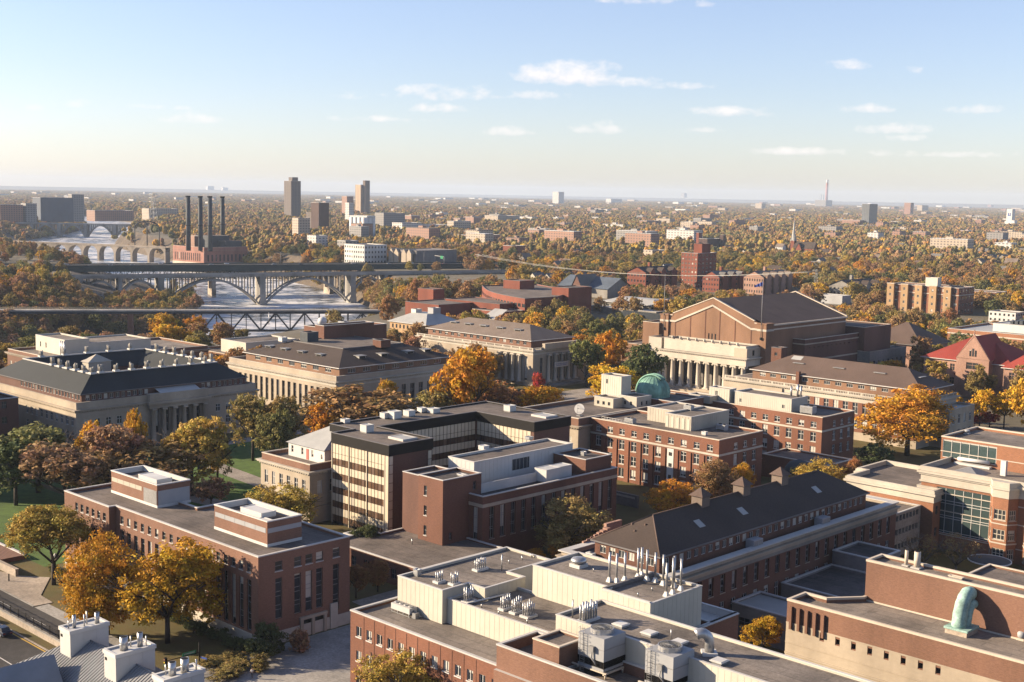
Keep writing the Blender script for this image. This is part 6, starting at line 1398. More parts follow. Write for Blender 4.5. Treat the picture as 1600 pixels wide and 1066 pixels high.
# ---- concrete open-spandrel arch bridge
p, q = (-1030, 447), (-868, 916); rz, L = frame_of(p, q)
b = B('arch_bridge', 'pale concrete road bridge on tall open spandrel arches over the river', 'bridge', p[0], p[1], 0, rz, local=True); bridge_foot(p, q, 14)
hwid, zt = 8.5, 2.0
mb = MB(); mb.box(-60, L+120, -hwid, hwid, zt-1.6, zt); b.put('deck', mb, 'concrete_bridge')
mb = MB(); mb.quad((-60, -hwid+1.5, zt+.02), (L+120, -hwid+1.5, zt+.02), (L+120, hwid-1.5, zt+.02), (-60, hwid-1.5, zt+.02)); b.put('roadway', mb, 'asphalt')
for s in (-1, 1):
    mb = MB(); mb.box(-60, L+120, s*hwid-.25, s*hwid+.25, zt-.9, zt+1.0); b.put('parapet', mb, 'concrete_bridge')
def s_of(px, py, z=0.):
    v = at(px, py, z); return (v.x-p[0])*math.cos(rz)+(v.y-p[1])*math.sin(rz)
PS = [s_of(124, 436), s_of(191, 437), s_of(258, 437), s_of(415, 434), s_of(562, 433), s_of(612, 432)]
PW = [2.6, 3.2, 5., 5., 5., 3.]
pm = {}
for s_, w_ in zip(PS, PW):
    if w_ not in pm: m_ = MB(); m_.box(-w_/2, w_/2, -hwid+.4, hwid-.4, WATER_Z-3, zt-1.6); m_.box(-w_/2-.5, w_/2+.5, -hwid, hwid, WATER_Z-3, WATER_Z+6); m_.box(-w_/2-.4, w_/2+.4, -hwid-.1, hwid+.1, zt-2.6, zt-1.604); pm[w_] = m_.mesh('pier', 'concrete_bridge')
    link('pier', pm[w_], b.root, (s_, 0, 0))
sp = MB(); sp.box(-.45, .45, -.6, .6, 0, 1); SPM = sp.mesh('spandrel_column', 'concrete_bridge')
for k in range(5):
    s0, s1 = PS[k]+PW[k]/2, PS[k+1]-PW[k+1]/2; span = s1-s0; rise = min(span*.36, 22.5); zc = zt-3.2; zb = max(zc-rise, WATER_Z+1)
    zf = lambda t: zb+(zc-zb)*(1-(2*t-1)**2)
    for sy in (-5.6, 5.6):
        mb = MB(); n = 20
        for i in range(n):
            t0, t1 = i/n, (i+1)/n; x0, x1 = s0+span*t0, s0+span*t1; za, zb_ = zf(t0), zf(t1); th = 1.7
            for yy, f in ((sy-1.6, 1), (sy+1.6, -1)):
                qd = [(x0, yy, za-th), (x1, yy, zb_-th), (x1, yy, zb_), (x0, yy, za)]; mb.quad(*(qd if f > 0 else qd[::-1]))
            mb.quad((x0, sy-1.6, za), (x1, sy-1.6, zb_), (x1, sy+1.6, zb_), (x0, sy+1.6, za)); mb.quad((x0, sy+1.6, za-th), (x1, sy+1.6, zb_-th), (x1, sy-1.6, zb_-th), (x0, sy-1.6, za-th))
        b.put('arch_rib', mb, 'concrete_bridge')
        nc = max(3, int(span/5.))
        for i in range(1, nc):
            t = i/nc; z0 = zf(t)-.3
            if zt-1.6-z0 < .6: continue
            link('spandrel_column', SPM, b.root, (s0+span*t, sy, z0), 0, (1, 1, zt-1.6-z0))
for k in range(8): link('pier', pm[3.], b.root, (PS[-1]+14+k*15, 0, 0), 0, (.5, .85, 1))
for k in range(4): link('pier', pm[3.], b.root, (PS[0]-14-k*15, 0, 0), 0, (.5, .85, 1))
# ---- steel freeway bridge behind it
p, q = (-1150, 488), (-938, 983); rz, L = frame_of(p, q)
b = B('freeway_bridge', 'dark green steel freeway bridge running just behind the concrete arches', 'bridge', p[0], p[1], 0, rz, local=True); bridge_foot(p, q, 20)
mb = MB(); mb.box(-120, L+200, -15, 15, 2.6, 4.); b.put('deck', mb, 'steel_green')
mb = MB(); mb.quad((-120, -14.5, 4.02), (L+200, -14.5, 4.02), (L+200, 14.5, 4.02), (-120, 14.5, 4.02)); b.put('roadway', mb, 'asphalt')
for s in (-1, 1): mb = MB(); mb.box(-120, L+200, s*15-.4, s*15+.4, -1.2, 2.6); b.put('girder', mb, 'steel_green')
for s in (-1, 1): mb = MB(); mb.box(-120, L+200, s*15-.2, s*15+.2, 4., 5.); b.put('barrier', mb, 'steel_green')
tr = MB()
for i in range(34):
    x = 20+i*10
    for y in (-10, 10):
        tr.tube((x, y, -1.2), (x+5, y, -9), .35, n=4); tr.tube((x+5, y, -9), (x+10, y, -1.2), .35, n=4); tr.tube((x, y, -9), (x+10, y, -9), .4, n=4); tr.tube((x+5, y, -9), (x+5, y, -1.2), .3, n=4)
b.put('truss', tr, 'steel_green', kind='stuff')
for x in (90, 215, 330):
    mb = MB()
    for y in (-10, 10): mb.box(x-1.8, x+1.8, y-2, y+2, WATER_Z-2, -9)
    mb.box(x-2., x+2., -12, 12, WATER_Z-2.5, WATER_Z+6); b.put('pier', mb, 'concrete_warm')
# cars and lamps on the two road bridges
def car_meshes():
    m1 = MB(); m1.box(-2.2, 2.2, -.88, .88, .35, .88); m1.prism([(-2.15, -.8), (2.1, -.8), (2.1, .8), (-2.15, .8)], .881, .95)
    cab = MB(); lo, hi = [(-1.75, -.8), (1.0, -.8), (1.0, .8), (-1.75, .8)], [(-1.25, -.66), (.35, -.66), (.35, .66), (-1.25, .66)]
    i = 0; cab.v = [(x, y, .94) for x, y in lo]+[(x, y, 1.45) for x, y in hi]
    for k in range(4): cab.face((k, (k+1) % 4, 4+(k+1) % 4, 4+k))
    top = MB(); top.box(-1.24, .34, -.65, .65, 1.452, 1.5)
    wh = MB(); wh.tube((0, -.12, 0), (0, .12, 0), .33, n=14); hub = MB(); hub.tube((0, -.13, 0), (0, .13, 0), .19, n=10)
    hl = MB(); hl.box(0, .06, -.2, .2, 0, .16)
    return m1, cab, top, wh, hub, hl
CM = car_meshes(); CARD = {}
def car(label, pos, rz, paint, group=None, detail=True, s=1.):
    t = thing('car', label, 'car', pos, rz, group); t.root.scale = (s, s, s)
    if paint not in CARD: CARD[paint] = (CM[0].mesh('body', paint), CM[1].mesh('cabin_glass', 'glass_plain'), CM[2].mesh('car_roof', paint), CM[3].mesh('wheel', 'rubber'), CM[4].mesh('rim', 'galvanised'), CM[5].mesh('headlight', 'white_paint'), CM[5].mesh('tail_light', 'car_red'))
    d = CARD[paint]
    link('body', d[0], t.root); link('cabin_glass', d[1], t.root); link('car_roof', d[2], t.root)
    if detail:
        for x in (-1.35, 1.35):
            for y in (-.8, .8): w_ = link('wheel', d[3], t.root, (x, y, .34)); link('rim', d[4], w_)
        for y in (-.6, .6): link('headlight', d[5], t.root, (2.17, y, .6)); link('tail_light', d[6], t.root, (-2.24, y, .6))
    return t
def on_bridge(p, rz, s, y, z): return (p[0]+s*math.cos(rz)-y*math.sin(rz), p[1]+s*math.sin(rz)+y*math.cos(rz), z)
cols = ['car_white', 'car_silver', 'car_blue', 'car_red', 'car_white', 'car_silver']
for i in range(16): car('tiny car crossing on the freeway bridge', on_bridge(p, rz, 20+i*31+random.uniform(-8, 8), random.choice((-10, -6, 6, 10)), 4.02), rz, random.choice(cols), 'cars on the freeway bridge', False)
for i in range(7):
    t = thing('bridge_lamp', 'slim lamp post standing along the freeway bridge', 'street lamp', on_bridge(p, rz, 60+i*75, 14.2, 4.), rz, 'lamps on the freeway bridge'); mb = MB(); mb.tube((0, 0, 0), (0, 0, 11), .16, .1, n=6); t.put('pole', mb, 'metal_grey'); mb = MB(); mb.tube((0, 0, 11), (0, -3.4, 11.8), .08, n=5); mb.box(-.25, .25, -4.2, -3.2, 11.7, 11.95); t.put('arm', mb, 'metal_grey')
t = thing('gantry_sign', 'green road sign on a gantry above the freeway bridge', 'road sign', on_bridge(p, rz, s_of(575, 408, 4)+60, 0, 4.), rz); mb = MB(); mb.tube((0, -14, 0), (0, -14, 8), .25, n=6); mb.tube((0, 14, 0), (0, 14, 8), .25, n=6); mb.box(-.3, .3, -14, 14, 7.6, 8.2); t.put('gantry', mb, 'metal_grey'); mb = MB(); mb.box(-.5, -.31, -12, -4, 5.6, 8.6); mb.box(.31, .5, -12, -4, 5.6, 8.6); t.put('sign_panel', mb, 'sign_green')
# ---- black truss footbridge in front
p, q = tuple(at(140, 484, -2)), tuple(at(640, 484, -2)); rz, L = frame_of(p, q)
b = B('truss_footbridge', 'black steel deck truss footbridge crossing the river in front', 'bridge', p[0], p[1], 0, rz, local=True); bridge_foot(p, q, 12)
mb = MB(); mb.box(-60, L+30, -4, 4, -3.2, -2.); b.put('deck', mb, 'concrete_bridge')
for s in (-1, 1): mb = MB(); mb.box(-60, L+30, s*4-.3, s*4+.3, -4.4, -2.9); b.put('girder', mb, 'steel_black')
rl = MB()
for s in (-1, 1):
    rl.tube((-60, s*3.9, -.8), (L+30, s*3.9, -.8), .06, n=4); rl.tube((-60, s*3.9, -1.4), (L+30, s*3.9, -1.4), .05, n=4)
    for i in range(90): rl.tube((-58+i*3.2, s*3.9, -2), (-58+i*3.2, s*3.9, -.8), .05, n=4)
b.put('railing', rl, 'metal_grey', kind='stuff')
def sb(px): v = at(px, 486, -3); return (v.x-p[0])*math.cos(rz)+(v.y-p[1])*math.sin(rz)
s0, s1 = sb(315), sb(632); n = 14; dx_ = (s1-s0)/n; zb = -16.
for sy in (-3.4, 3.4):
    for i in range(n):
        mb = MB(); mb.tube((s0+i*dx_, sy, -4.2 if i % 2 else zb), (s0+(i+1)*dx_, sy, zb if i % 2 else -4.2), .42, n=4, sm=False); b.put('diagonal', mb, 'steel_black')
    for i in range(n+1): mb = MB(); mb.tube((s0+i*dx_, sy, -4.2), (s0+i*dx_, sy, zb), .36, n=4, sm=False); b.put('vertical', mb, 'steel_black')
    mb = MB(); mb.tube((s0, sy, zb), (s1, sy, zb), .5, n=4, sm=False); b.put('bottom_chord', mb, 'steel_black')
for x in (s0-1, (s0+s1)/2, s1+1, s0-45): mb = MB(); mb.box(x-1.6, x+1.6, -4.5, 4.5, WATER_Z-2, zb-.4 if x > s0-10 else -4.4); b.put('pier', mb, 'stone_arch' if x > s0-10 else 'brick_brown')
# ---- stone arch bridge upstream (gently curved)
pts = [at(-40, 374, -4), at(32, 378, -4), at(140, 382, -4), at(262, 387, -4)]
b = B('stone_arch_bridge', 'old curved stone viaduct with a row of round arches upstream', 'bridge', pts[0].x, pts[0].y, 0)
def lerp_path(t):
    k = min(int(t*3), 2); f = t*3-k; return pts[k].lerp(pts[k+1], f)
NA = 14; top = -4.; W_ = 5.
for i in range(NA):
    a, c = lerp_path(i/NA), lerp_path((i+1)/NA); d = Vector((c.x-a.x, c.y-a.y)); span = d.length; d /= span; nn = Vector((d.y, -d.x)); mb = MB(); r = span*.5-1.6; zs = WATER_Z+9.; N = 12
    prof = [(1.6, WATER_Z-2)]+[(span/2-r*math.cos(math.pi*k/N), zs+r*math.sin(math.pi*k/N)*.95) for k in range(N+1)]+[(span-1.6, WATER_Z-2)]
    prof = [(s_, min(z, top-1.6)) for s_, z in prof]
    for f in (1, -1):
        o = nn*W_*f
        P = lambda s_, z: (a.x+d.x*s_+o.x, a.y+d.y*s_+o.y, z)
        ring_ = [P(0, WATER_Z-2), P(1.6, WATER_Z-2)]+[P(*k) for k in prof[1:-1]]+[P(span-1.6, WATER_Z-2), P(span, WATER_Z-2), P(span, top), P(0, top)]
        for k in range(len(prof)-1):
            s_a, s_b = prof[k], prof[k+1]
            qd = [P(s_a[0], s_a[1]), P(s_b[0], s_b[1]), P(s_b[0], top), P(s_a[0], top)]
            if abs(s_a[0]-s_b[0]) > .01: mb.quad(*(qd if f > 0 else qd[::-1]))
        for u0, u1 in ((0, 1.6), (span-1.6, span)):
            qd = [P(u0, WATER_Z-2), P(u1, WATER_Z-2), P(u1, top), P(u0, top)]; mb.quad(*(qd if f > 0 else qd[::-1]))
    for k in range(len(prof)-1):
        s_a, s_b = prof[k], prof[k+1]; A = lambda s_, z, sg: (a.x+d.x*s_+nn.x*W_*sg, a.y+d.y*s_+nn.y*W_*sg, z); mb.quad(A(*s_a, -1), A(*s_b, -1), A(*s_b, 1), A(*s_a, 1))
    A = lambda s_, z, sg: (a.x+d.x*s_+nn.x*W_*sg, a.y+d.y*s_+nn.y*W_*sg, z); mb.quad(A(0, top, 1), A(span, top, 1), A(span, top, -1), A(0, top, -1)); b.put('arch', mb, 'stone_arch')
    mb = MB()
    for sg in (-1, 1):
        qd = [A(0, 0, sg*1.06)[:2], A(span, 0, sg*1.06)[:2], A(span, 0, sg*.9)[:2], A(0, 0, sg*.9)[:2]]; mb.prism(qd if sg > 0 else qd[::-1], top-.6, top+1.1)
    b.put('parapet', mb, 'stone_arch')
bridge_foot(pts[0], pts[3], 12)
# ---- far concrete arch bridge
p, q = tuple(at(-20, 347, 2)), tuple(at(296, 352, 2)); rz, L = frame_of(p, q)
b = B('far_arch_bridge', 'long far concrete bridge with five flat arches beyond the stone viaduct', 'bridge', p[0], p[1], 0, rz, local=True); bridge_foot(p, q, 16)
mb = MB(); mb.box(-200, L+200, -9, 9, 0., 2.4); b.put('deck', mb, 'concrete_bridge')
PS3 = []
for px in (30, 81, 130, 181, 232, 286):
    v = at(px, 350, 2); PS3.append((v.x-p[0])*math.cos(rz)+(v.y-p[1])*math.sin(rz))
for s_ in PS3: mb = MB(); mb.box(s_-3.5, s_+3.5, -9.5, 9.5, WATER_Z-2, 0); b.put('pier', mb, 'concrete_bridge')
for s0, s1 in zip(PS3, PS3[1:]):
    for sy in (-6, 6):
        mb = MB(); span = s1-s0-7; n = 16; zf = lambda t: WATER_Z+4+(21.)*(1-(2*t-1)**2)
        for i in range(n):
            t0, t1 = i/n, (i+1)/n; x0, x1 = s0+3.5+span*t0, s0+3.5+span*t1; za, zb_ = zf(t0), zf(t1)
            mb.quad((x0, sy-2, za-2.5), (x1, sy-2, zb_-2.5), (x1, sy-2, zb_), (x0, sy-2, za)); mb.quad((x1, sy+2, zb_-2.5), (x0, sy+2, za-2.5), (x0, sy+2, za), (x1, sy+2, zb_)); mb.quad((x0, sy-2, za), (x1, sy-2, zb_), (x1, sy+2, zb_), (x0, sy+2, za)); mb.quad((x0, sy+2, za-2.5), (x1, sy+2, zb_-2.5), (x1, sy-2, zb_-2.5), (x0, sy-2, za-2.5))
        b.put('arch_rib', mb, 'concrete_bridge')
        for i in range(1, 12):
            t = i/12; z0 = zf(t)-.5
            if z0 < -.8: link('spandrel_column', SPM, b.root, (s0+3.5+span*t, sy, z0), 0, (1.6, 1.6, -z0))

# ================================================================== FAR BUILDINGS
def far(name, label, x0, x1, yt, yb, mt, cat='building', rot=0., ratio=1., cop='coping', roof='gravel', group=None, wins=None, z0=0., deep=None):
    """upright block seen between pixels x0..x1, its foot at row yb and its top at row yt; sides follow the street grid"""
    c = at((x0+x1)/2, yb, z0); dist = pix(c)[2]; wpx = (x1-x0)*dist/FPX
    h = height_at(c.x, c.y, yt)-z0
    a = wpx*2*ratio/(1+ratio)/1.414; d_ = wpx*2/(1+ratio)/1.414
    if deep: d_ = deep
    b = B(name, label, cat, c.x, c.y, z0, rot, group, local=True)
    pl = rect(-a/2, a/2, -d_/2, d_/2)
    ops = {}
    if wins:
        nx, ny, nz, kind = wins; fz = h/nz
        ops = {0: bays(0, a, nx, a/nx*.45, [(fz*(i+.3), fz*.45, kind) for i in range(nz)]), 1: bays(0, d_, ny, d_/ny*.45, [(fz*(i+.3), fz*.45, kind) for i in range(nz)])}
    b.walls(pl, -2, h, mt, ops); b.flat_roof(pl, h, .4, roof, cop, mt, ct=.4 if dist > 1200 else .25, cw=.6); b.size = (a, d_, h); return b
b = far('apartment_tower', 'dark brown apartment tower with a stepped top, tallest on the left skyline', 444, 470, 283, 345, 'facade_brown'); a, d_, h = b.size
b.block('top_block', -a*.12, a*.38, -d_*.3, d_*.3, h, h+9, 'facade_brown', deck=.2, cop='coping_dark'); b.block('side_slab', -a/2-7, -a/2-.1, -d_*.3, d_*.3, -2, h-26, 'facade_brown', deck=.2, cop='coping_dark')
b = far('apartment_tower', 'tan apartment tower with a taller dark service core on the skyline', 555, 574, 289, 338, 'facade_tan'); a, d_, h = b.size; b.block('service_core', a/2+.1, a/2+11, -d_*.2, d_*.5, -2, h+13, 'tower_brown', deck=.2, cop='coping_dark')
b = far('mill_building', 'dark brown windowless mill block with a step between the two towers', 486, 514, 317, 367, 'mill_brown'); a, d_, h = b.size; b.block('lower_mill', -a/2-14, -a/2-.1, -d_/2, d_*.2, -2, h-17, 'facade_brown', deck=.2)
far('mill_tower', 'slim white mill tower with small windows beside the white silos', 539, 553, 317, 352, 'facade_white')
far('brown_offices', 'brown gabled mill row behind the slim white mill tower', 534, 552, 307, 340, 'facade_brick')
c = at(566, 372, 0); b = B('grain_silos', 'cluster of tall white grain silos on the far bank', 'silos', c.x, c.y, 0, R(10), local=True)
dist = pix(c)[2]; u = dist/FPX
for i in range(4):
    for j in range(3): mb = MB(); mb.lathe([(u*5.4, -2), (u*5.4, u*32), (u*5.2, u*32.3)], 18, c=((i-1.5)*u*8.2, (j-1)*u*8.2, 0)); b.put('silo', mb, 'white_paint')
mb = MB(); mb.box(-u*18, u*18, -u*10, u*10, u*32.4, u*35); b.put('head_house', mb, 'panel_white')
for a_ in (dict(name='office_block', label='long brown office block with window bands behind the silos', x0=586, x1=632, yt=333, yb=362, mt='facade_grey', ratio=.5), dict(name='office_block', label='pale green glass office block right of the silos', x0=613, x1=658, yt=348, yb=366, mt='facade_white', ratio=.6), dict(name='office_block', label='low white office block behind the pale green one', x0=636, x1=700, yt=351, yb=363, mt='facade_white', ratio=.5),
          dict(name='warehouse', label='long dark flat warehouse in front of the far plain', x0=650, x1=700, yt=341, yb=350, mt='stone_dark', ratio=.4), dict(name='warehouse', label='brown and dark warehouse pair right of the long dark one', x0=703, x1=752, yt=341, yb=352, mt='facade_brick', ratio=.5), dict(name='warehouse', label='tan fronted warehouse left of the far white tower', x0=757, x1=812, yt=337, yb=351, mt='facade_beige', ratio=.6),
          dict(name='mill_building', label='beige riverside mill below the dark brown tower', x0=457, x1=484, yt=341, yb=378, mt='facade_beige', ratio=.7), dict(name='mill_house', label='small white riverside mill with a peaked roof house', x0=480, x1=512, yt=368, yb=386, mt='facade_white'),
          dict(name='tower_block', label='lone white tower block on the far plain', x0=863, x1=881, yt=300, yb=320, mt='facade_white'), dict(name='glass_tower', label='dark glass apartment slab on the right skyline', x0=1344, x1=1371, yt=319, yb=356, mt='facade_glass', ratio=.5), dict(name='podium', label='low beige podium at the foot of the dark glass slab', x0=1330, x1=1372, yt=352, yb=359, mt='facade_beige', ratio=.5),
          dict(name='brick_tower', label='tan and brown brick tower on the right plain', x0=1412, x1=1427, yt=317, yb=337, mt='facade_brick'), dict(name='brick_hall', label='wide tan hall beside the tan and brown tower', x0=1431, x1=1452, yt=321, yb=331, mt='facade_beige', ratio=.4), dict(name='brick_block', label='low red brick block with a lit end among far trees', x0=998, x1=1034, yt=345, yb=356, mt='facade_brick', ratio=.4), dict(name='cream_block', label='cream fronted block left of the grey slab among far trees', x0=1063, x1=1075, yt=347, yb=362, mt='facade_beige'),
          dict(name='grey_block', label='grey and cream flat block among the trees above the brick tower', x0=1082, x1=1113, yt=341, yb=355, mt='facade_grey', ratio=.5), dict(name='pink_block', label='small pink flat block right of the grey and cream one', x0=1129, x1=1147, yt=347, yb=355, mt='facade_brick', ratio=.5), dict(name='white_block', label='pair of white low blocks on the far plain', x0=946, x1=972, yt=311, yb=318, mt='facade_white', ratio=.4), dict(name='grey_tower', label='small grey tower on the horizon right of centre', x0=1064, x1=1073, yt=302, yb=309, mt='facade_grey'),
          dict(name='beige_tower', label='small beige block below the horizon, right of centre', x0=1180, x1=1196, yt=318, yb=328, mt='facade_beige'), dict(name='tan_hall', label='long tan hall at the right edge of the plain', x0=1560, x1=1612, yt=365, yb=377, mt='facade_beige', ratio=.3), dict(name='white_hall', label='low white hall below the long tan hall', x0=1540, x1=1580, yt=373, yb=383, mt='facade_white', ratio=.5), dict(name='blue_theatre', label='big dark blue windowless theatre block on the left bank', x0=55, x1=112, yt=309, yb=345, mt='slate_blue', ratio=.5), dict(name='grey_theatre_wing', label='grey stepped wing right of the blue theatre block', x0=108, x1=131, yt=304, yb=345, mt='facade_grey', ratio=.6),
          dict(name='brick_mill', label='brown brick mill left of the blue theatre block', x0=-5, x1=34, yt=320, yb=349, mt='facade_brick', ratio=.5), dict(name='grey_mill', label='grey mill tower just right of the left edge mill', x0=33, x1=58, yt=318, yb=349, mt='facade_grey'), dict(name='red_mill', label='low dark red mill right of the grey theatre wing', x0=140, x1=205, yt=329, yb=344, mt='facade_brick', ratio=.4), dict(name='tan_flats', label='pale row of flats beyond the far bridge', x0=225, x1=276, yt=326, yb=342, mt='facade_beige', ratio=.4), dict(name='white_shed', label='bright white shed far beyond the four stacks', x0=322, x1=334, yt=291, yb=297, mt='facade_white', ratio=.5), dict(name='white_shed', label='bright white shed right of another on the far left plain', x0=346, x1=356, yt=293, yb=298, mt='facade_white', ratio=.5)):
    far(**a_)
b = far('brick_dormitory', 'tall square red brick dormitory tower among the trees', 1062, 1119, 395, 447, 'brick_modern', wins=(5, 5, 8, 'far'), ratio=.62); a, d_, h = b.size; b.block('roof_tower', -a*.1, a*.4, -d_*.2, d_*.25, h-.4, h+8, 'brick_modern', cop='coping_dark', deck=.3)
b.root['label'] = 'tall square red brick dormitory tower among the trees'
b = far('brick_school', 'dark brick school with end towers above the dormitory', 1090, 1130, 373, 386, 'mill_brown', ratio=.4); a, d_, h = b.size; b.block('end_tower', -a/2-5, -a/2-.1, -d_/2, -d_/2+8, -2, h+9, 'brick_modern', deck=.2); b.block('end_tower', a/2+.1, a/2+7, d_/2-8, d_/2, -2, h+6, 'mill_brown', deck=.2)
def row_house(label, x0, x1, yt, yb, wall, roofm, ng, ratio=.45, kind='far_dark'):
    b = far('row_house', label, x0, x1, yt, yb, wall, ratio=ratio, cop='coping_dark', wins=(max(2, ng*2), 8, 3, kind)); a, d_, h = b.size
    b.gable(-a/2, a/2, -d_/2, d_/2, h+.3, h+5., 'y' if d_ > a else 'x', roofm, .8, wall)
    for i in range(ng):
        y = -d_/2+d_*(i+.5)/ng; mb = MB(); mb.box(a/2-1.5, a/2+2., y-3, y+3, -2, h+1); g_o = b.put('gable_bay', mb, wall); mb = MB(); mb.ngon([(a/2+2.05, y-3.3, h+1), (a/2+2.05, y+3.3, h+1), (a/2+2.05, y, h+4.3)]); b.put('bay_gable', mb, wall, g_o); mb = MB(); mb.quad((a/2-4, y-3.4, h+1), (a/2+2.2, y-3.4, h+1), (a/2+2.2, y, h+4.5), (a/2-4, y, h+4.5)); mb.quad((a/2+2.2, y+3.4, h+1), (a/2-4, y+3.4, h+1), (a/2-4, y, h+4.5), (a/2+2.2, y, h+4.5)); b.put('bay_roof', mb, roofm, g_o)
    mb = MB(); mb.box(-a*.2, -a*.2+2, -2, 1, h+2, h+8); b.put('chimney', mb, wall); return b
row_house('red brick row with pointed gable towers left of the dormitory tower', 978, 1060, 425, 450, 'brick_modern', 'shingle_dark', 3)
row_house('dark roofed brick row in front of the dormitory tower', 1095, 1165, 432, 455, 'brick_modern', 'shingle_grey', 3)
row_house('pinkish gabled stone row with tan roofs right of the dormitory tower', 1158, 1240, 432, 458, 'stone_pink', 'shingle_tan', 4)
row_house('grey gabled row of houses right of the pylon', 1290, 1380, 446, 466, 'stone_grey', 'shingle_dark', 3)
# cream and brick apartments, right
b = far('brick_apartments', 'new apartment block of red brick with a cream top storey', 1392, 1512, 446, 487, 'brick_red', ratio=2.2, wins=(12, 5, 4, 'far')); a, d_, h = b.size
mb = MB(); mb.ring(offset(rect(-a/2, a/2, -d_/2, d_/2), .12), rect(-a/2+.05, a/2-.05, -d_/2+.05, d_/2-.05), h*.66, h-.02)
for i in range(5): x = -a/2+a*(i+.05)/5; w_ = b.walls(rect(x, x+a*.1, -d_/2-2.2, -d_/2-.1), -2, h+.4, 'brick_yellow', {0: [(a*.05, h*k/4+1.2, 1.5, 1.8, 'far') for k in range(4)]}, name='bay', foot=False); m2 = MB(); m2.box(x-.2, x+a*.1+.2, -d_/2-2.4, -d_/2, h+.4, h+.8); b.put('bay_cap', m2, 'coping_cream', w_)
b.block('lift_house', -a*.05, a*.12, -3, 3, h-.4, h+5.5, 'panel_cream', deck=.2)
b.band(rect(-a/2, a/2, -d_/2, d_/2), h*.72, h*.75, .15, 'stone_white', 'string_course')
b = far('white_apartments', 'white apartment block with rows of windows near the bridge end', 538, 604, 382, 412, 'panel_white', ratio=1.1, wins=(9, 7, 4, 'far_dark'))
b = far('grey_apartments', 'grey green apartment block behind the white one', 527, 560, 376, 400, 'facade_grey', ratio=.8)
# zig-zag roofed museum
c = at(662, 414, 0); dist = pix(c)[2]; u = dist/FPX; b = B('zigzag_museum', 'dark grey hall with lit zigzag gable peaks by the bridge end', 'building', c.x, c.y, 0, R(0), local=True)
b.walls(rect(-u*30, u*30, -u*42, u*42), -2, u*24, 'stone_dark', {}); b.flat_roof(rect(-u*30, u*30, -u*42, u*42), u*24, .3, 'stone_dark', 'coping_dark', 'stone_dark')
for x, y in ((-30, -42), (-18, -42), (2, -44), (14, -44)):
    mb = MB(); mb.box(u*x, u*(x+10.5), u*(y-4), u*y-.2, -2, u*19); w_ = b.put('front_tower', mb, 'stone'); mb = MB(); mb.tri((u*x, u*(y-4), u*19), (u*(x+10.5), u*(y-4), u*19), (u*(x+5.2), u*(y-4), u*26)); mb.quad((u*(x+10.5), u*(y-4), u*19), (u*(x+10.5), u*(y+10), u*19), (u*(x+5.2), u*(y+10), u*26), (u*(x+5.2), u*(y-4), u*26)); mb.quad((u*x, u*(y+10), u*19), (u*x, u*(y-4), u*19), (u*(x+5.2), u*(y-4), u*26), (u*(x+5.2), u*(y+10), u*26)); b.put('peak', mb, 'stone', w_)
# steam plant with four stacks
k0 = at(319, 413, -14); b = B('steam_plant', 'red brick power plant with arched windows on the river bank', 'power plant', k0.x, k0.y, -14, 0, local=True)
b.walls(rect(-70, 0, 0, 62), -6, 20, 'sooty_brick', {0: bays(3, 63, 13, 2.2, [(3, 9.5, 'gothic')]), 1: bays(3, 59, 10, 2.2, [(3, 8, 'far_dark')])}); b.flat_roof(rect(-70, 0, 0, 62), 20, 1., 'gravel_dark', 'coping_cream', 'sooty_brick'); b.band(rect(-70, 0, 0, 62), 15.6, 16.3, .3, 'stone_pink', 'string_course'); b.band(rect(-70, 0, 0, 62), -6, 1.2, .3, 'stone_white', 'stone_base')
b.block('boiler_house', -52, -22, 20, 50, 19, 33, 'stack_dark', deck=.3, cop='coping_dark'); b.block('boiler_house', -21, -6, 34, 58, 19, 27, 'stack_dark', deck=.3, cop='coping_dark'); b.block('coal_house', -60, -40, 12, 19.5, 19, 32, 'stone_pink', deck=.3)
for nm, px, yb, yt in (('leftmost', 294.5, 384, 306), ('second', 313.5, 384, 306.5), ('third', 328.5, 385, 306.5), ('rightmost', 348, 381, 307)):
    v = at(px, yb, 8.); t = thing('smoke_stack', '%s of the four dark smoke stacks on the power plant' % nm, 'chimney', v, group='power plant stacks'); hh = height_at(v.x, v.y, yt)-8; mb = MB(); mb.tube((0, 0, -6), (0, 0, hh), 2.9, 2.6, n=18); t.put('shaft', mb, 'stack_dark'); mb = MB(); mb.tube((0, 0, hh-1.6), (0, 0, hh), 3.0, n=18); t.put('rim', mb, 'black_metal'); mb = MB(); mb.tube((0, 0, hh*.4), (0, 0, hh*.4+1), 3.3, n=18); t.put('gallery', mb, 'black_metal')
# pylons
def pylon(label, px, yb, yt, group=None, z0=0., bow=False):
    v = at(px, yb, z0); h = height_at(v.x, v.y, yt)-z0; t = thing('power_pylon', label, 'pylon', v, R(20), group); w = h*.1; mb = MB(); r = max(.12, h*.006)
    cor = [(-w, -w), (w, -w), (w, w), (-w, w)]; N = 7
    for k in range(N):
        f0, f1 = 1-.82*k/N, 1-.82*(k+1)/N
        for i in range(4):
            a0, a1 = cor[i], cor[(i+1) % 4]; mb.tube((a0[0]*f0, a0[1]*f0, h*k/N), (a0[0]*f1, a0[1]*f1, h*(k+1)/N), r, n=4); mb.tube((a0[0]*f0, a0[1]*f0, h*k/N), (a1[0]*f1, a1[1]*f1, h*(k+1)/N), r*.7, n=4)
    t.put('lattice', mb, 'metal_pale'); mb = MB()
    for z in (.72, .84, .95): mb.tube((-h*.16, 0, h*z), (h*.16, 0, h*z), r, n=4); mb.tube((-h*.16, 0, h*z), (0, 0, h*(z+.05)), r*.7, n=4); mb.tube((h*.16, 0, h*z), (0, 0, h*(z+.05)), r*.7, n=4)
    t.put('cross_arms', mb, 'metal_pale'); return t
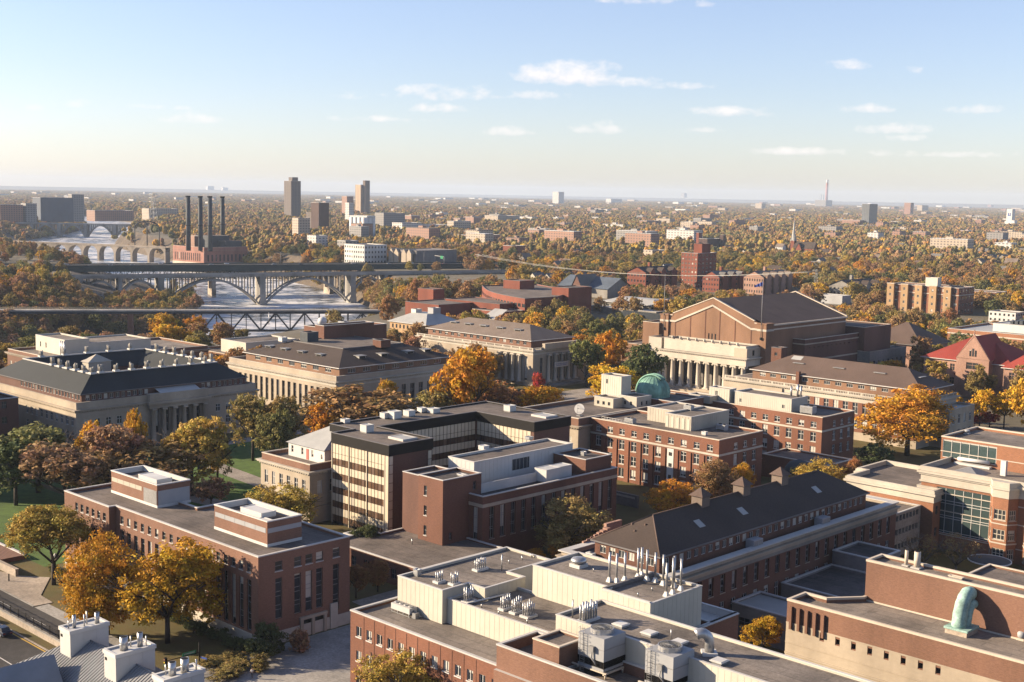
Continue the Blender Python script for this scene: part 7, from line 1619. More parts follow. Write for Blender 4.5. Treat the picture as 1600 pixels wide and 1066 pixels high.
pylon('lattice power pylon among the trees right of the gabled auditorium', 1274, 460, 421)
pylon('slim lattice mast between the far bridge and the four stacks', 240, 352, 301)
pylon('lattice pylon at the end of the concrete arch bridge', 748, 424, 397)
t = thing('bowstring_pylon', 'dark arched three-leg pylon standing behind the stone viaduct', 'pylon', at(230, 385, -6), R(47)); mb = MB()
for x in (-17, 0, 17): mb.tube((x, 0, -4), (x, 0, 33 if x == 0 else 26), .8, n=6)
mb.sweep([(17*math.cos(a), 0, 26+9*math.sin(a)) for a in [math.pi*k/10 for k in range(11)]], [.8]*11, 6); t.put('frame', mb, 'steel_black')
# power line drooping across the middle distance
v0, v1 = at(748, 398, 24), at(1275, 424, 30); t = thing('power_line', 'thin pale power cables drooping from pylon to pylon', 'cable', v0)
for o in (-3, 3):
    mb = MB(); mb.sweep([(v0.lerp(v1, k/24)-v0)+Vector((o*.7, o*.7, -9*4*(k/24)*(1-k/24))) for k in range(25)], [.13]*25, 4); t.put('cable', mb, 'metal_pale')
# tall chimney and plant on the right horizon
v = at(1291, 321, 0); u = pix(v)[2]/FPX; t = thing('tall_chimney', 'very tall red and white chimney on the right horizon', 'chimney', v); hh = height_at(v.x, v.y, 281); mb = MB(); mb.tube((0, 0, 0), (0, 0, hh*.86), u*2.4, u*1.8, n=12); t.put('shaft', mb, 'chimney_red'); mb = MB(); mb.tube((0, 0, hh*.86), (0, 0, hh), u*1.8, u*1.7, n=12); t.put('white_top', mb, 'white_paint')
far('plant_block', 'grey plant block at the foot of the tall horizon chimney', 1273, 1300, 313, 324, 'facade_grey')
for nm, px in (('left', 1282.), ('right', 1286.)):
    v = at(px, 320, 0); t = thing('plant_stack', '%s short stack beside the tall horizon chimney' % nm, 'chimney', v, group='short plant stacks'); hh = height_at(v.x, v.y, 304); mb = MB(); mb.tube((0, 0, 0), (0, 0, hh), u*1.1, n=10); t.put('shaft', mb, 'panel_grey'); mb = MB(); mb.tube((0, 0, hh*.97), (0, 0, hh), u*1.25, n=10); t.put('rim', mb, 'metal_grey')
# white grain elevator with emblem
b = far('white_elevator', 'white painted elevator tower with a blue letter on the right horizon', 1571, 1585, 327, 356, 'white_paint', ratio=.8); a, d_, h = b.size; b.block('annex', a/2+.1, a/2+a*.5, -d_/2, d_/2, -2, h*.4, 'white_paint', deck=.2); b.block('annex', -a/2-a*.25, -a/2-.1, -d_/2, d_/2, -2, h*.35, 'white_paint', deck=.2)
mb = MB(); s_ = a*.24; z = h*.68
mb.box(-s_, -s_*.4, -d_/2-.6, -d_/2-.2, z, z+s_*1.6); mb.box(s_*.4, s_, -d_/2-.6, -d_/2-.2, z, z+s_*1.6); mb.box(-s_, s_, -d_/2-.62, -d_/2-.22, z-s_*.6, z+.01); b.put('painted_letter', mb, 'sign_blue')
# church with spire
v = at(1239, 396, 0); b = B('spired_church', 'red stone church with a pale needle spire among the trees', 'church', v.x, v.y, 0, local=True); u = pix(v)[2]/FPX; ht = height_at(v.x, v.y, 343)
mb = MB(); mb.box(-u*3.2, u*3.2, -u*3.2, u*3.2, -1, ht*.38); b.put('tower', mb, 'brick_modern'); mb = MB(); mb.tube((0, 0, ht*.38), (0, 0, ht), u*3.6, .1, n=8, sm=False); b.put('spire', mb, 'metal_pale')
for sx in (-1, 1):
    for sy in (-1, 1): mb = MB(); mb.tube((sx*u*2.8, sy*u*2.8, ht*.36), (sx*u*2.8, sy*u*2.8, ht*.55), u*.9, .05, n=6, sm=False); b.put('pinnacle', mb, 'metal_pale')
mb = MB(); mb.box(u*3.3, u*40, -u*6, u*6, -1, ht*.16); b.put('nave', mb, 'brick_modern'); b.gable(u*3.3, u*40, -u*6, u*6, ht*.16, ht*.36, 'x', 'shingle_dark', .5, 'brick_modern'); b.gable(u*10, u*20, -u*9, u*2, ht*.14, ht*.32, 'y', 'shingle_dark', .5, 'brick_modern', name='transept_roof'); mb = MB(); mb.box(u*10, u*20, -u*9, -u*6, -1, ht*.14); b.put('transept', mb, 'brick_modern'); b.foot(rect(-10, 60, -20, 20))
# shops at the right edge
far('shop', 'white two-storey shop with blue bands at the right edge', 1545, 1600, 487, 503, 'panel_white', ratio=1.2, wins=(6, 4, 2, 'far_dark')); far('shop', 'brick shop behind the white one at the right edge', 1572, 1602, 474, 488, 'brick_red', wins=(3, 3, 2, 'far_dark')); far('metal_shed', 'pale grey metal shed behind the auditorium roof', 1278, 1328, 461, 474, 'panel_grey', ratio=1.6, roof='metal_pale')
far('flat_block', 'low brick flats with chimneys right of the new apartments', 1505, 1570, 455, 480, 'brick_brown', ratio=1.4, wins=(8, 4, 3, 'far'))
b = far('yellow_billboard', 'bright yellow billboard at the far right edge', 1596, 1606, 460, 476, 'yellow_sign', cat='billboard', ratio=3.)
far('flat_block', 'tan flat-roofed terrace in three lit fronts left of the dormitory', 1004, 1042, 391, 403, 'facade_beige', ratio=.5); far('flat_block', 'brown flats at the right of the museum among trees', 715, 782, 367, 384, 'facade_brick', ratio=.4); far('flat_block', 'white roofed low hall right of the zigzag museum', 668, 712, 378, 386, 'panel_grey', ratio=.5)
far('flat_block', 'small brick house on the slope above the curved brick complex', 786, 820, 384, 398, 'brick_modern', ratio=.8); far('flat_block', 'dark flat hall in the trees left of the pale pavilion', 875, 950, 444, 458, 'stone_dark', ratio=.7, roof='gravel')
# many small far houses showing between the trees
rng = random.Random(5)
HM = {}
def blocked_early(x, y): return any(f[0]-12 < x < f[1]+12 and f[2]-12 < y < f[3]+12 for f in FOOT)
def far_zone(px):
    for x, w_ in ((300, 'left of the four stacks'), (440, 'between the four stacks and the dark tower'), (600, 'round the two apartment towers'), (740, 'right of the tan apartment tower'), (870, 'left of the lone white tower block'), (1050, 'right of the lone white tower block'), (1150, 'near the brick dormitory tower'), (1260, 'near the needle spire'), (1400, 'near the dark glass slab'), (1500, 'above the new apartments')):
        if px < x: return w_
    return 'near the right edge'
def house(px, py, s, wall, roofm, i):
    k = (wall, roofm)
    if k not in HM:
        w_ = MB(); w_.box(-5, 5, -4, 4, -1, 6); w_.tri((-5, 4, 6), (-5, -4, 6), (-5, 0, 9.4)); w_.tri((5, -4, 6), (5, 4, 6), (5, 0, 9.4))
        r_ = MB(); r_.quad((-5.5, -4.6, 5.7), (5.5, -4.6, 5.7), (5.5, 0, 9.7), (-5.5, 0, 9.7)); r_.quad((-5.5, 0, 9.7), (5.5, 0, 9.7), (5.5, 4.6, 5.7), (-5.5, 4.6, 5.7))
        d_ = MB(); [d_.box(x-.6, x+.6, -4.06, -3.99, z, z+1.5) for x in (-3, 0, 3) for z in (1.2, 3.8)]
        HM[k] = (w_.mesh('wall', wall), r_.mesh('roof', roofm), d_.mesh('windows', 'glass_plain'))
    p = at(px, py, 0); t = thing('house', '%s house, %s roof, in the trees %s' % ({'panel_white': 'white', 'stone_white': 'cream', 'brick_tan': 'tan', 'panel_beige': 'beige', 'brick_red': 'red', 'stone_grey': 'grey'}[wall], {'shingle_grey': 'grey', 'shingle_tan': 'tan', 'shingle_dark': 'black', 'shingle_brown': 'brown'}[roofm], far_zone(px)), 'house', p, rng.choice((0, math.pi/2))+rng.uniform(-.1, .1), 'houses among the far trees'); t.root.scale = (s, s, s)
    link('wall', HM[k][0], t.root); link('roof', HM[k][1], t.root); o = link('windows', HM[k][2], t.root); o['kind'] = 'stuff'; FOOT.append((p.x-8*s, p.x+8*s, p.y-8*s, p.y+8*s))
n = 0
while n < 110:
    px, py = rng.uniform(600, 1600), rng.uniform(350, 450)
    if py > 400 and px < 800: continue
    house(px, py, rng.uniform(1.0, 1.4), rng.choice(['panel_white', 'stone_white', 'brick_tan', 'panel_beige', 'brick_red', 'stone_grey']), rng.choice(['shingle_grey', 'shingle_tan', 'shingle_dark', 'shingle_brown']), n); n += 1
# middle-sized city blocks standing above the canopy
for n in range(75):
    px = rng.uniform(560, 1610); py = 330+(px-560)/1040*12+rng.random()**1.3*60
    p = at(px, py, 0); dist = pix(p)[2]; wm = rng.choice(['facade_white', 'facade_beige', 'facade_brick', 'facade_grey', 'facade_brick', 'facade_beige']); rm = rng.choice(['gravel', 'gravel_light', 'metal_pale', 'panel_white'])
    if blocked_early(p.x, p.y) or 1195 < px < 1290: continue
    t = thing('city_block', '%s block, %d storeys, in the trees %s' % ({'facade_white': 'white', 'facade_beige': 'beige', 'facade_brick': 'brown', 'facade_grey': 'grey'}[wm], 4+n % 4, far_zone(px)), 'building', p, rng.choice((0, math.pi/2)), 'flat blocks among the far trees')
    h = 3.4*(4+n % 4); a, d_ = rng.uniform(10, 30), rng.uniform(8, 14); mb = MB(); mb.box(-a, a, -d_, d_, -1, h); t.put('wall', mb, wm); mb = MB(); mb.box(-a-.2, a+.2, -d_-.2, d_+.2, h+.01, h+.6); t.put('roof', mb, rm); mb = MB(); mb.box(-a*.3, a*.1, -3, 3, h+.62, h+3.4); t.put('roof_house', mb, wm); FOOT.append((p.x-a, p.x+a, p.y-d_, p.y+d_))
# pale sheds of the far plain
n = 0
while n < 190:
    px = rng.uniform(-20, 1620); py = 296+px/1600*22+abs(rng.gauss(0, 22))+5
    if py > 370 or (px < 420 and py > 335): continue
    p = at(px, py, 0); dist = pix(p)[2]; sm_ = rng.choice(['facade_white', 'facade_white', 'panel_white', 'facade_beige', 'facade_grey', 'facade_brick']); rm_ = rng.choice(['panel_white', 'metal_pale', 'gravel_light', 'gravel', 'shingle_grey']); t = thing('far_shed', '%s %s shed, %s roof, %s' % ('near' if dist < 4500 else ('distant' if dist < 9000 else 'very distant'), {'facade_white': 'off-white', 'panel_white': 'white', 'facade_beige': 'beige', 'facade_grey': 'grey', 'facade_brick': 'brown'}[sm_], {'panel_white': 'white', 'metal_pale': 'pale metal', 'gravel_light': 'tan', 'gravel': 'brown', 'shingle_grey': 'dark'}[rm_], far_zone(px)), 'shed', p, rng.choice((0, math.pi/2)), 'sheds on the far plain'); a, d_, h = rng.uniform(6, 22)*(dist/3500)**.7, rng.uniform(5, 15)*(dist/3500)**.7, rng.uniform(8, 16)*(dist/4500)**.5
    mb = MB(); mb.box(-a, a, -d_, d_, -1, h); t.put('wall', mb, sm_); mb = MB(); mb.box(-a-.5, a+.5, -d_-.5, d_+.5, h+.01, h+.8); t.put('roof', mb, rm_); FOOT.append((p.x-a, p.x+a, p.y-d_, p.y+d_)); n += 1

# ================================================================== TREES
def crown_mesh(name, seed, n_clump, per, leaf, shape='round', mt='leaf'):
    """unit crown (radius 1, centre at 0): leaf-sized quads in clumps of uneven size with gaps between"""
    r = random.Random(seed); mb = MB(); tone = []
    lobes = []
    for i in range(9 if shape != 'broad' else 14):
        a = r.uniform(0, 6.283); rr = r.uniform(.25, .55)
        z = r.uniform(-.45, .5)
        if shape == 'broad': rr = r.uniform(.3, .6); z = r.uniform(-.6, .45)
        if shape == 'vase': z = r.uniform(-.15, .55); rr = r.uniform(.35, .62)
        if shape == 'tall': rr *= .55; z = r.uniform(-.7, .7)
        lobes.append((Vector((rr*math.cos(a), rr*math.sin(a), z)), r.uniform(.36, .52)))
    lobes.append((Vector((0, 0, .35)), .5))
    for c in range(n_clump):
        lc, lr = r.choice(lobes); d = Vector((r.gauss(0, 1), r.gauss(0, 1), r.gauss(0, 1)+.25)).normalized()
        ctr = lc+d*lr*r.uniform(.62, 1.05); cr = r.uniform(.07, .17); ct = r.uniform(.25, 1.); hu = r.random()
        if shape == 'vase' and ctr.z < -.25+.5*abs(r.gauss(0, .3)): ct *= .8
        for k in range(per):
            d2 = Vector((r.gauss(0, 1), r.gauss(0, 1), r.gauss(0, .8))).normalized(); p = ctr+d2*cr*r.uniform(.4, 1.15)
            nn = (d2+Vector((r.gauss(0, .6), r.gauss(0, .6), r.gauss(0, .6)+.25))).normalized(); u = nn.orthogonal().normalized(); an = r.uniform(0, 6.28)
            v = nn.cross(u); u, v = u*math.cos(an)+v*math.sin(an), v*math.cos(an)-u*math.sin(an); s = leaf*r.uniform(.6, 1.3)
            i = len(mb.v); mb.v += [tuple(p-u*s), tuple(p-v*s*.6), tuple(p+u*s), tuple(p+v*s*.6)]; mb.face((i, i+1, i+2, i+3))
            tone += [(min(1, max(0, ct+r.uniform(-.2, .2))), hu+r.uniform(-.15, .15), 0)]*4
    me = mb.mesh(name, mt); at_ = me.attributes.new('tone', 'FLOAT_VECTOR', 'POINT'); at_.data.foreach_set('vector', [x for t in tone for x in t]); return me
def trunk_mesh(seed, shape='round', mt='bark', bare=False):
    """unit tree: crown centre at z=0, foot at z=-1.6 or so"""
    r = random.Random(seed); mb = MB(); foot = -1.75; fork = -1.0 if shape in ('vase', 'broad') else -.7
    mb.tube((0, 0, foot), (0, 0, fork), .052, .042, n=8)
    def grow(p, d, L, rad, depth):
        q = p+d*L; mid = p+d*(L*.5)+Vector((r.gauss(0, .04), r.gauss(0, .04), 0))*L; mb.sweep([p, mid, q], [rad, rad*.8, rad*.6], 6)
        if depth > 0:
            for k in range(3 if depth > 1 else 3):
                nd = (d+Vector((r.gauss(0, .55), r.gauss(0, .55), r.gauss(.1, .3)))).normalized(); grow(q, nd, L*r.uniform(.55, .75), rad*.55, depth-1)
    for k in range(5):
        a = 6.283*k/5+r.uniform(-.4, .4); d = Vector((math.cos(a)*.62, math.sin(a)*.62, 1.)).normalized() if shape != 'tall' else Vector((math.cos(a)*.2, math.sin(a)*.2, 1.)).normalized()
        grow(Vector((0, 0, fork-.02)), d, r.uniform(.6, .85), .034, 3 if bare else 2)
    return mb.mesh('trunk', mt)
NEAR = [(crown_mesh('crown', 11+i, 430, 46, .032, sh), trunk_mesh(31+i, sh)) for i, sh in enumerate(('vase', 'broad', 'broad', 'round', 'round'))]
MIDC = [(crown_mesh('crown', 51+i, 210, 26, .055, sh), trunk_mesh(71+i, sh)) for i, sh in enumerate(('round', 'round', 'vase', 'tall', 'round'))]
SPARSE = (crown_mesh('crown', 91, 90, 14, .03, 'round'), trunk_mesh(92, 'round', 'bark_pale', True))
AMBER, GOLD, ORANGE, RUST, OLIVE, GREEN, DKGREEN, BROWN, RED, YELGR, MAUVE = (.42, .225, .022), (.52, .30, .03), (.46, .215, .025), (.28, .135, .055), (.23, .175, .06), (.15, .15, .05), (.08, .095, .036), (.27, .165, .07), (.36, .05, .035), (.32, .235, .05), (.27, .155, .085)
def plant_tree(label, pos, h, w, col, proto, group=None, cat='tree', name='tree', crown_frac=.62):
    """h total height, w crown width"""
    cr_h = h*crown_frac/2; zc = h-cr_h
    t = tag(link(name, None, None, pos, random.uniform(0, 6.28)), label, cat, group)
    c = link('crown', proto[0], t, (0, 0, zc), 0, (w/2, w/2, cr_h)); c.color = (*col, 1)
    link('trunk', proto[1], t, (0, 0, zc), 0, (w/2, w/2, zc/1.75))
    return t
def jit(c, r, k=.12):
    f = 1+r.uniform(-k, k); return tuple(max(.005, x*f*(1+r.uniform(-.06, .06))) for x in c)
rt_ = random.Random(3)
def tree_px(label, bx, by, top, wpx, col, proto=0, kind=NEAR, frac=.66, group=None, z=0.):
    p = at(bx, by, z); dist = pix(p)[2]; h = height_at(p.x, p.y, top)-z; w = wpx*dist/FPX; FOOT.append((p.x-w*.3, p.x+w*.3, p.y-w*.3, p.y+w*.3))
    return plant_tree(label, p, h, w, jit(col, rt_, .06), kind[proto] if isinstance(kind, list) else kind, group, crown_frac=frac)
T = tree_px
T('olive and amber tree with a leaning bare trunk beside the sunny lawn', 84, 914, 783, 140, YELGR, 0, frac=.76)
T('left of the two big amber street trees before the brick block', 168, 992, 820, 142, AMBER, 2, frac=.9)
T('right of the two big amber street trees, with a forked trunk', 262, 1005, 842, 180, AMBER, 1, frac=.82)
T('green and gold tree in front of the cream stone hall', 447, 838, 752, 122, YELGR, 2, frac=.85)
T('dark shady shrub tree between the brick block and the curtain wall', 570, 868, 818, 52, DKGREEN, 3, frac=.9)
T('rust red small tree at the corner of the low flat wing', 590, 925, 872, 58, RUST, 4, frac=.85)
T('second rust brown small tree in the shade beside the lane', 556, 935, 880, 50, RUST, 3, frac=.85)
T('round olive tree in front of the centre brick block', 890, 872, 772, 142, OLIVE, 2, frac=.92)
T('small orange bush tree below the round olive tree', 868, 878, 852, 46, ORANGE, 4, frac=.95)
T('second small orange bush tree left of the hipped roof hall', 838, 880, 858, 40, ORANGE, 3, frac=.95)
T('rust orange tree against the front of the domed science hall', 1048, 812, 744, 92, ORANGE, 2, frac=.9)
T('thin brown and gold tree right of the rust orange one', 1110, 800, 715, 84, BROWN, 4, frac=.9)
T('small gold tree at the right end of the domed science hall', 1152, 795, 722, 58, AMBER, 3, frac=.9)
T('gold green tree behind the three square cupolas', 1285, 790, 712, 112, YELGR, 2, frac=.9)
T('reddish small tree right of the gold green one behind the cupolas', 1334, 772, 712, 44, RUST, 4, frac=.9)
T('big round orange tree with dark forked trunk before the brown roof library', 1417, 712, 604, 168, ORANGE, 1, frac=.84)
T('small orange tree between the panelled laboratory and the horn hall', 1190, 1022, 962, 72, AMBER, 3, frac=.92, z=3.)
T('olive gold tree climbing in front of the red brick laboratory wall', 630, 1205, 1012, 150, YELGR, 2, frac=.5)
T('almost bare twiggy tree left of its pair behind the cream chimneys', 1442, 905, 832, 68, BROWN, kind=SPARSE, frac=.8)
T('almost bare twiggy tree right of its pair behind the cream chimneys', 1492, 912, 832, 86, BROWN, kind=SPARSE, frac=.8)
for i, (bx, by, tp, w, c, lab) in enumerate((
    (300, 775, 652, 84, YELGR, 'tall green gold mall tree with visible trunk beside the slate hall columns'), (340, 762, 668, 54, OLIVE, 'narrow olive mall tree right of the tall green gold one'), (232, 790, 694, 140, BROWN, 'wide orange brown tree right behind the left penthouse'), (146, 765, 652, 66, GOLD, 'golden tree left of the small amber one before the slate hall'),
    (212, 752, 633, 44, AMBER, 'small bright amber tree before the slate hall portico'), (190, 780, 660, 90, MAUVE, 'pinkish brown tree below the small amber one'), (60, 770, 655, 120, GREEN, 'broad dark green tree in the shade at the left'), (110, 800, 690, 130, MAUVE, 'broad dark brown tree in the shade behind the lawn'), (25, 790, 680, 90, DKGREEN, 'dark tree at the left edge behind the lawn'), (165, 800, 700, 90, BROWN, 'dark brown tree left of the left brick penthouse'),
    (395, 720, 617, 66, OLIVE, 'dark olive tree at the right corner of the slate hall'), (452, 722, 612, 62, OLIVE, 'dark olive tree between the slate hall and the dormer roof hall'), (430, 735, 640, 50, GREEN, 'dark green tree filling the gap between two mall halls'),
    (560, 690, 598, 150, BROWN, 'wide bronze tree behind the black banded roof'), (506, 700, 625, 60, ORANGE, 'orange tree left of the wide bronze tree'), (606, 665, 591, 40, AMBER, 'small amber tree above the wide bronze tree'), (660, 690, 608, 66, OLIVE, 'olive tree behind the white cube vents'), (724, 690, 538, 108, ORANGE, 'tall bright orange tree in front of the dormer roof hall corner'), (690, 690, 600, 60, OLIVE, 'green lower tree at the foot of the tall bright orange tree'),
    (775, 680, 590, 78, RUST, 'rust tree right of the tall bright orange tree'), (841, 680, 600, 92, AMBER, 'smooth round amber tree in the mall centre'), (839, 640, 579, 30, RED, 'bright red small tree before the columned tan roof hall'), (915, 605, 528, 44, GREEN, 'green tree right of the tan roof hall portico'), (953, 600, 512, 58, ORANGE, 'round orange tree with a pale trunk left of the auditorium'), (1006, 625, 533, 64, DKGREEN, 'dark green tree at the left corner of the auditorium portico'), (966, 650, 570, 96, GOLD, 'broad golden tree behind the white lift tower'),
    (1490, 668, 610, 38, GOLD, 'golden tree leftmost of the row before the red tiled hall'), (1530, 670, 606, 44, GOLD, 'golden tree second in the row before the red tiled hall'), (1568, 672, 606, 46, GOLD, 'golden tree third in the row before the red tiled hall'), (1602, 690, 582, 60, GOLD, 'large golden tree at the right edge before the red tiled hall'), (1505, 612, 570, 50, DKGREEN, 'dark green tree against the red tiled hall wall'), (1540, 606, 575, 30, DKGREEN, 'small dark green tree right against the red tiled hall wall'),
    (1492, 660, 632, 26, RED, 'red shrub below the golden tree row'), (1516, 668, 645, 40, RED, 'bright red shrub on the terrace right of the library'), (1546, 668, 642, 34, RED, 'second bright red shrub on the terrace right of the library'),
    (1250, 560, 505, 50, OLIVE, 'olive tree behind the auditorium side wing'), (250, 545, 487, 66, AMBER, 'bright amber tree above the white roof houses'), (306, 540, 493, 36, ORANGE, 'orange tree right of the bright amber one near the truss'), (282, 545, 500, 46, OLIVE, 'olive tree between the amber and orange ones near the truss'), (345, 545, 512, 34, YELGR, 'small green tree below the truss footbridge'), (375, 545, 513, 24, OLIVE, 'thin olive tree below the truss footbridge'), (555, 700, 640, 40, ORANGE, 'small orange tree beside the mast of the black banded roof'), (1235, 705, 660, 40, DKGREEN, 'dark leafless shrub right of the rear science wing'), (1365, 740, 690, 50, DKGREEN, 'dark shrub in the shade behind the big orange tree'), (330, 800, 742, 50, MAUVE, 'mauve brown small tree behind the brick block roof'), (785, 700, 640, 50, OLIVE, 'olive tree behind the far black banded wing'))):
    T(lab, bx, by, tp, w*(1.08 if c in (ORANGE, AMBER, GOLD, RED) else 1.36), c, (0, 1, 2, 4, 4)[i % 5], MIDC, frac=.88)
# shrubs and hedges along the brick block
def shrub(lab, x, y, w, h, col, k, z=0.): t = tag(link('shrub', None, None, (x, y, z)), lab, 'shrub', 'shrubs round the brick block'); c = link('foliage', MIDC[k][0], t, (0, 0, h*.45), random.uniform(0, 6), (w/2, w/2, h*.55)); c.color = (*col, 1); link('stem', MIDC[k][1], t, (0, 0, h*.45), 0, (w/2, w/2, h*.26))
for i in range(16): shrub('clipped dark shrub in the hedge along the lit foot of the brick block', -214+i*2.5, 119.4+rt_.uniform(-.5, .5), 3.2, 1.8+rt_.random(), DKGREEN, i % 5)
for i, (x, y, w, h, c) in enumerate(((-173.5, 122.5, 6, 5.5, DKGREEN), (-171, 126.5, 5, 4.5, MAUVE), (-172, 119.5, 6, 4, DKGREEN), (-168.5, 117., 5, 2.6, OLIVE), (-174.5, 115.8, 6, 1.8, OLIVE), (-171.5, 113.5, 6, 1.6, OLIVE), (-170., 110.5, 7, 1.7, OLIVE), (-175.5, 112, 5, 1.5, OLIVE), (-241., 117.5, 4, 1.8, GREEN), (-238.5, 118.2, 3.5, 1.5, GREEN), (-237, 120, 3, 1.3, DKGREEN))): shrub('%s low shrub in the corner bed of the brick block' % ord_[i], x, y, w, h, c, i % 5)
# two oval beds by the lane are grass; fallen leaves lie as loose cover
# ---- scattered woods: nearest trees as things, the far wood as one mass
def blocked(x, y, m):
    for f in FOOT:
        if f[0]-m < x < f[1]+m and f[2]-m < y < f[3]+m: return True
    return False
GRID = {}
def build_grid():
    for f in FOOT:
        for i in range(int(f[0]//60)-1, int(f[1]//60)+2):
            for j in range(int(f[2]//60)-1, int(f[3]//60)+2): GRID.setdefault((i, j), []).append(f)
build_grid()
def blocked_fast(x, y, m):
    for f in GRID.get((int(x//60), int(y//60)), ()):
        if f[0]-m < x < f[1]+m and f[2]-m < y < f[3]+m: return True
    return False
PAL = [(BROWN, 6), (RUST, .9), (OLIVE, 6), (YELGR, 3), (MAUVE, 3), (ORANGE, .6), (GREEN, 2), (GOLD, .9), (DKGREEN, 1.2), (AMBER, .9)]
from mathutils import noise as mnoise
WARM = {BROWN: 1.6, MAUVE: 1.7, RUST: 1.3, OLIVE: .5, YELGR: .3, GREEN: .25, GOLD: .5, DKGREEN: .6, ORANGE: .9, AMBER: .7}
def pick(r, x=0., y=0.):
    v = mnoise.noise((x/230., y/230., 3.))+.6*mnoise.noise((x/60., y/60., 7.)); k = max(-1., min(1., v*2.2))
    pal = [(c, w*(WARM[c]**k)) for c, w in PAL]
    t = r.uniform(0, sum(w for _, w in pal))
    for c, w in pal:
        t -= w
        if t <= 0: return c
    return BROWN
rs = random.Random(12); pts = []
def sample_ring(r0, r1, cell, jitter, amin=-25.5, amax=25.5):
    out = []; rr = r0
    while rr < r1:
        st = cell*(1 if rr < 2400 else (rr/2400)**.75); n = int(rr*math.radians(amax-amin)/st)
        for i in range(n):
            a = AZ+math.radians(amin)+(i+rs.random())*math.radians(amax-amin)/n; q = rr+rs.uniform(0, st); out.append((q*math.sin(a), q*math.cos(a), q))
        rr += st*.95
    return out
low = random.Random(77)
def clear_zone(x, y, d):
    """open ground: campus mall, streets, freeway corridor"""
    if -345 < x < -50 and y < 500 and d < 520: return True
    if d < 470: return True
    px = pix((x, y, 0))[0]
    if d < 1010 and 312 < px < 700 and x < -480 and river_dist(x, y) < HW+SLOPE+150 and not (px > 560 and d > 880): return low.random() < .93
    return False
gaps = [(low.uniform(-6000, 200), low.uniform(300, 7000), low.uniform(25, 120)) for _ in range(260)]
KEEP = [(a, b, yb, at((a+b)/2, y0, 0).length+25) for a, b, yb, y0 in ((1388, 1514, 474, 487), (1060, 1120, 438, 447), (976, 1060, 441, 450), (1092, 1166, 446, 455), (1156, 1242, 449, 458), (932, 1044, 486, 500), (536, 606, 404, 412), (600, 724, 407, 414), (1236, 1282, 388, 396), (1290, 1330, 468, 474), (255, 372, 408, 413), (480, 514, 378, 386), (544, 590, 366, 372), (1500, 1600, 492, 503), (820, 870, 462, 470), (870, 952, 452, 458), (1342, 1374, 352, 358), (1088, 1132, 380, 386))]
for x, y, d in sample_ring(440, 5600, 12.0, 1.):
    if clear_zone(x, y, d): continue
    if river_dist(x, y) < HW+3 and x < -480: continue
    w = rs.uniform(8.5, 15.); 
    if blocked_fast(x, y, w*.42): continue
    if d > 1500 and any((x-gx)**2+(y-gy)**2 < gr*gr for gx, gy, gr in gaps): continue
    if rs.random() < .10: continue
    if d > 850 and ((x % 128.) < 10. or (y % 96.) < 9.): continue             # streets of the grid
    gz = ground_z(x, y); tpx, tpy, _ = pix((x, y, gz+w*1.15)); hw_ = w*.45*FPX/d
    if any(a-hw_ < tpx < b+hw_ and d < dd and tpy < yb for a, b, yb, dd in KEEP): continue      # clearings in front of the larger blocks
    if 112 < tpx < 300 and d < 1130 and tpy < 450: continue                # arches at the left bridge end
    if tpx < 800 and d < (1330 if tpx < 300 else 1235) and tpy < (404 if tpx < 105 else 428): continue                     # keeps the road bridges in view
    if 140 < tpx < 268 and 1100 < d < 1900: continue                       # open water below the stone viaduct
    if -40 < tpx <= 140 and 1250 < d < 1900 and rs.random() < .72: continue
    if -40 < tpx < 296 and 1900 <= d < 2560 and rs.random() < .85: continue
    pts.append((x, y, d, w))
for p_, n_ in ((p_, n_) for p_ in range(len(RV)) for n_ in range(44)):          # wooded bluffs of the gorge
    q = side(p_, rs.uniform(HW+3, HW+SLOPE_L+14) if rs.random() < .75 else -rs.uniform(HW+3, HW+SLOPE+14))+Vector((rs.uniform(-20, 20), rs.uniform(-20, 20))); d = q.length
    if not 480 < d < 1240 or river_dist(q.x, q.y) < HW+2 or blocked_fast(q.x, q.y, 3): continue
    w = rs.uniform(6.5, 11); tpx, tpy, _ = pix((q.x, q.y, ground_z(q.x, q.y)+w*1.1))
    if tpy < (450 if 112 < tpx < 300 else 428) or (300 < tpx < 690 and d < 950) or not -60 < tpx < 800: continue
    pts.append((q.x, q.y, d, w))
fx = bpy.data.collections.new('far_tree_kinds')
FARC = []
import bmesh
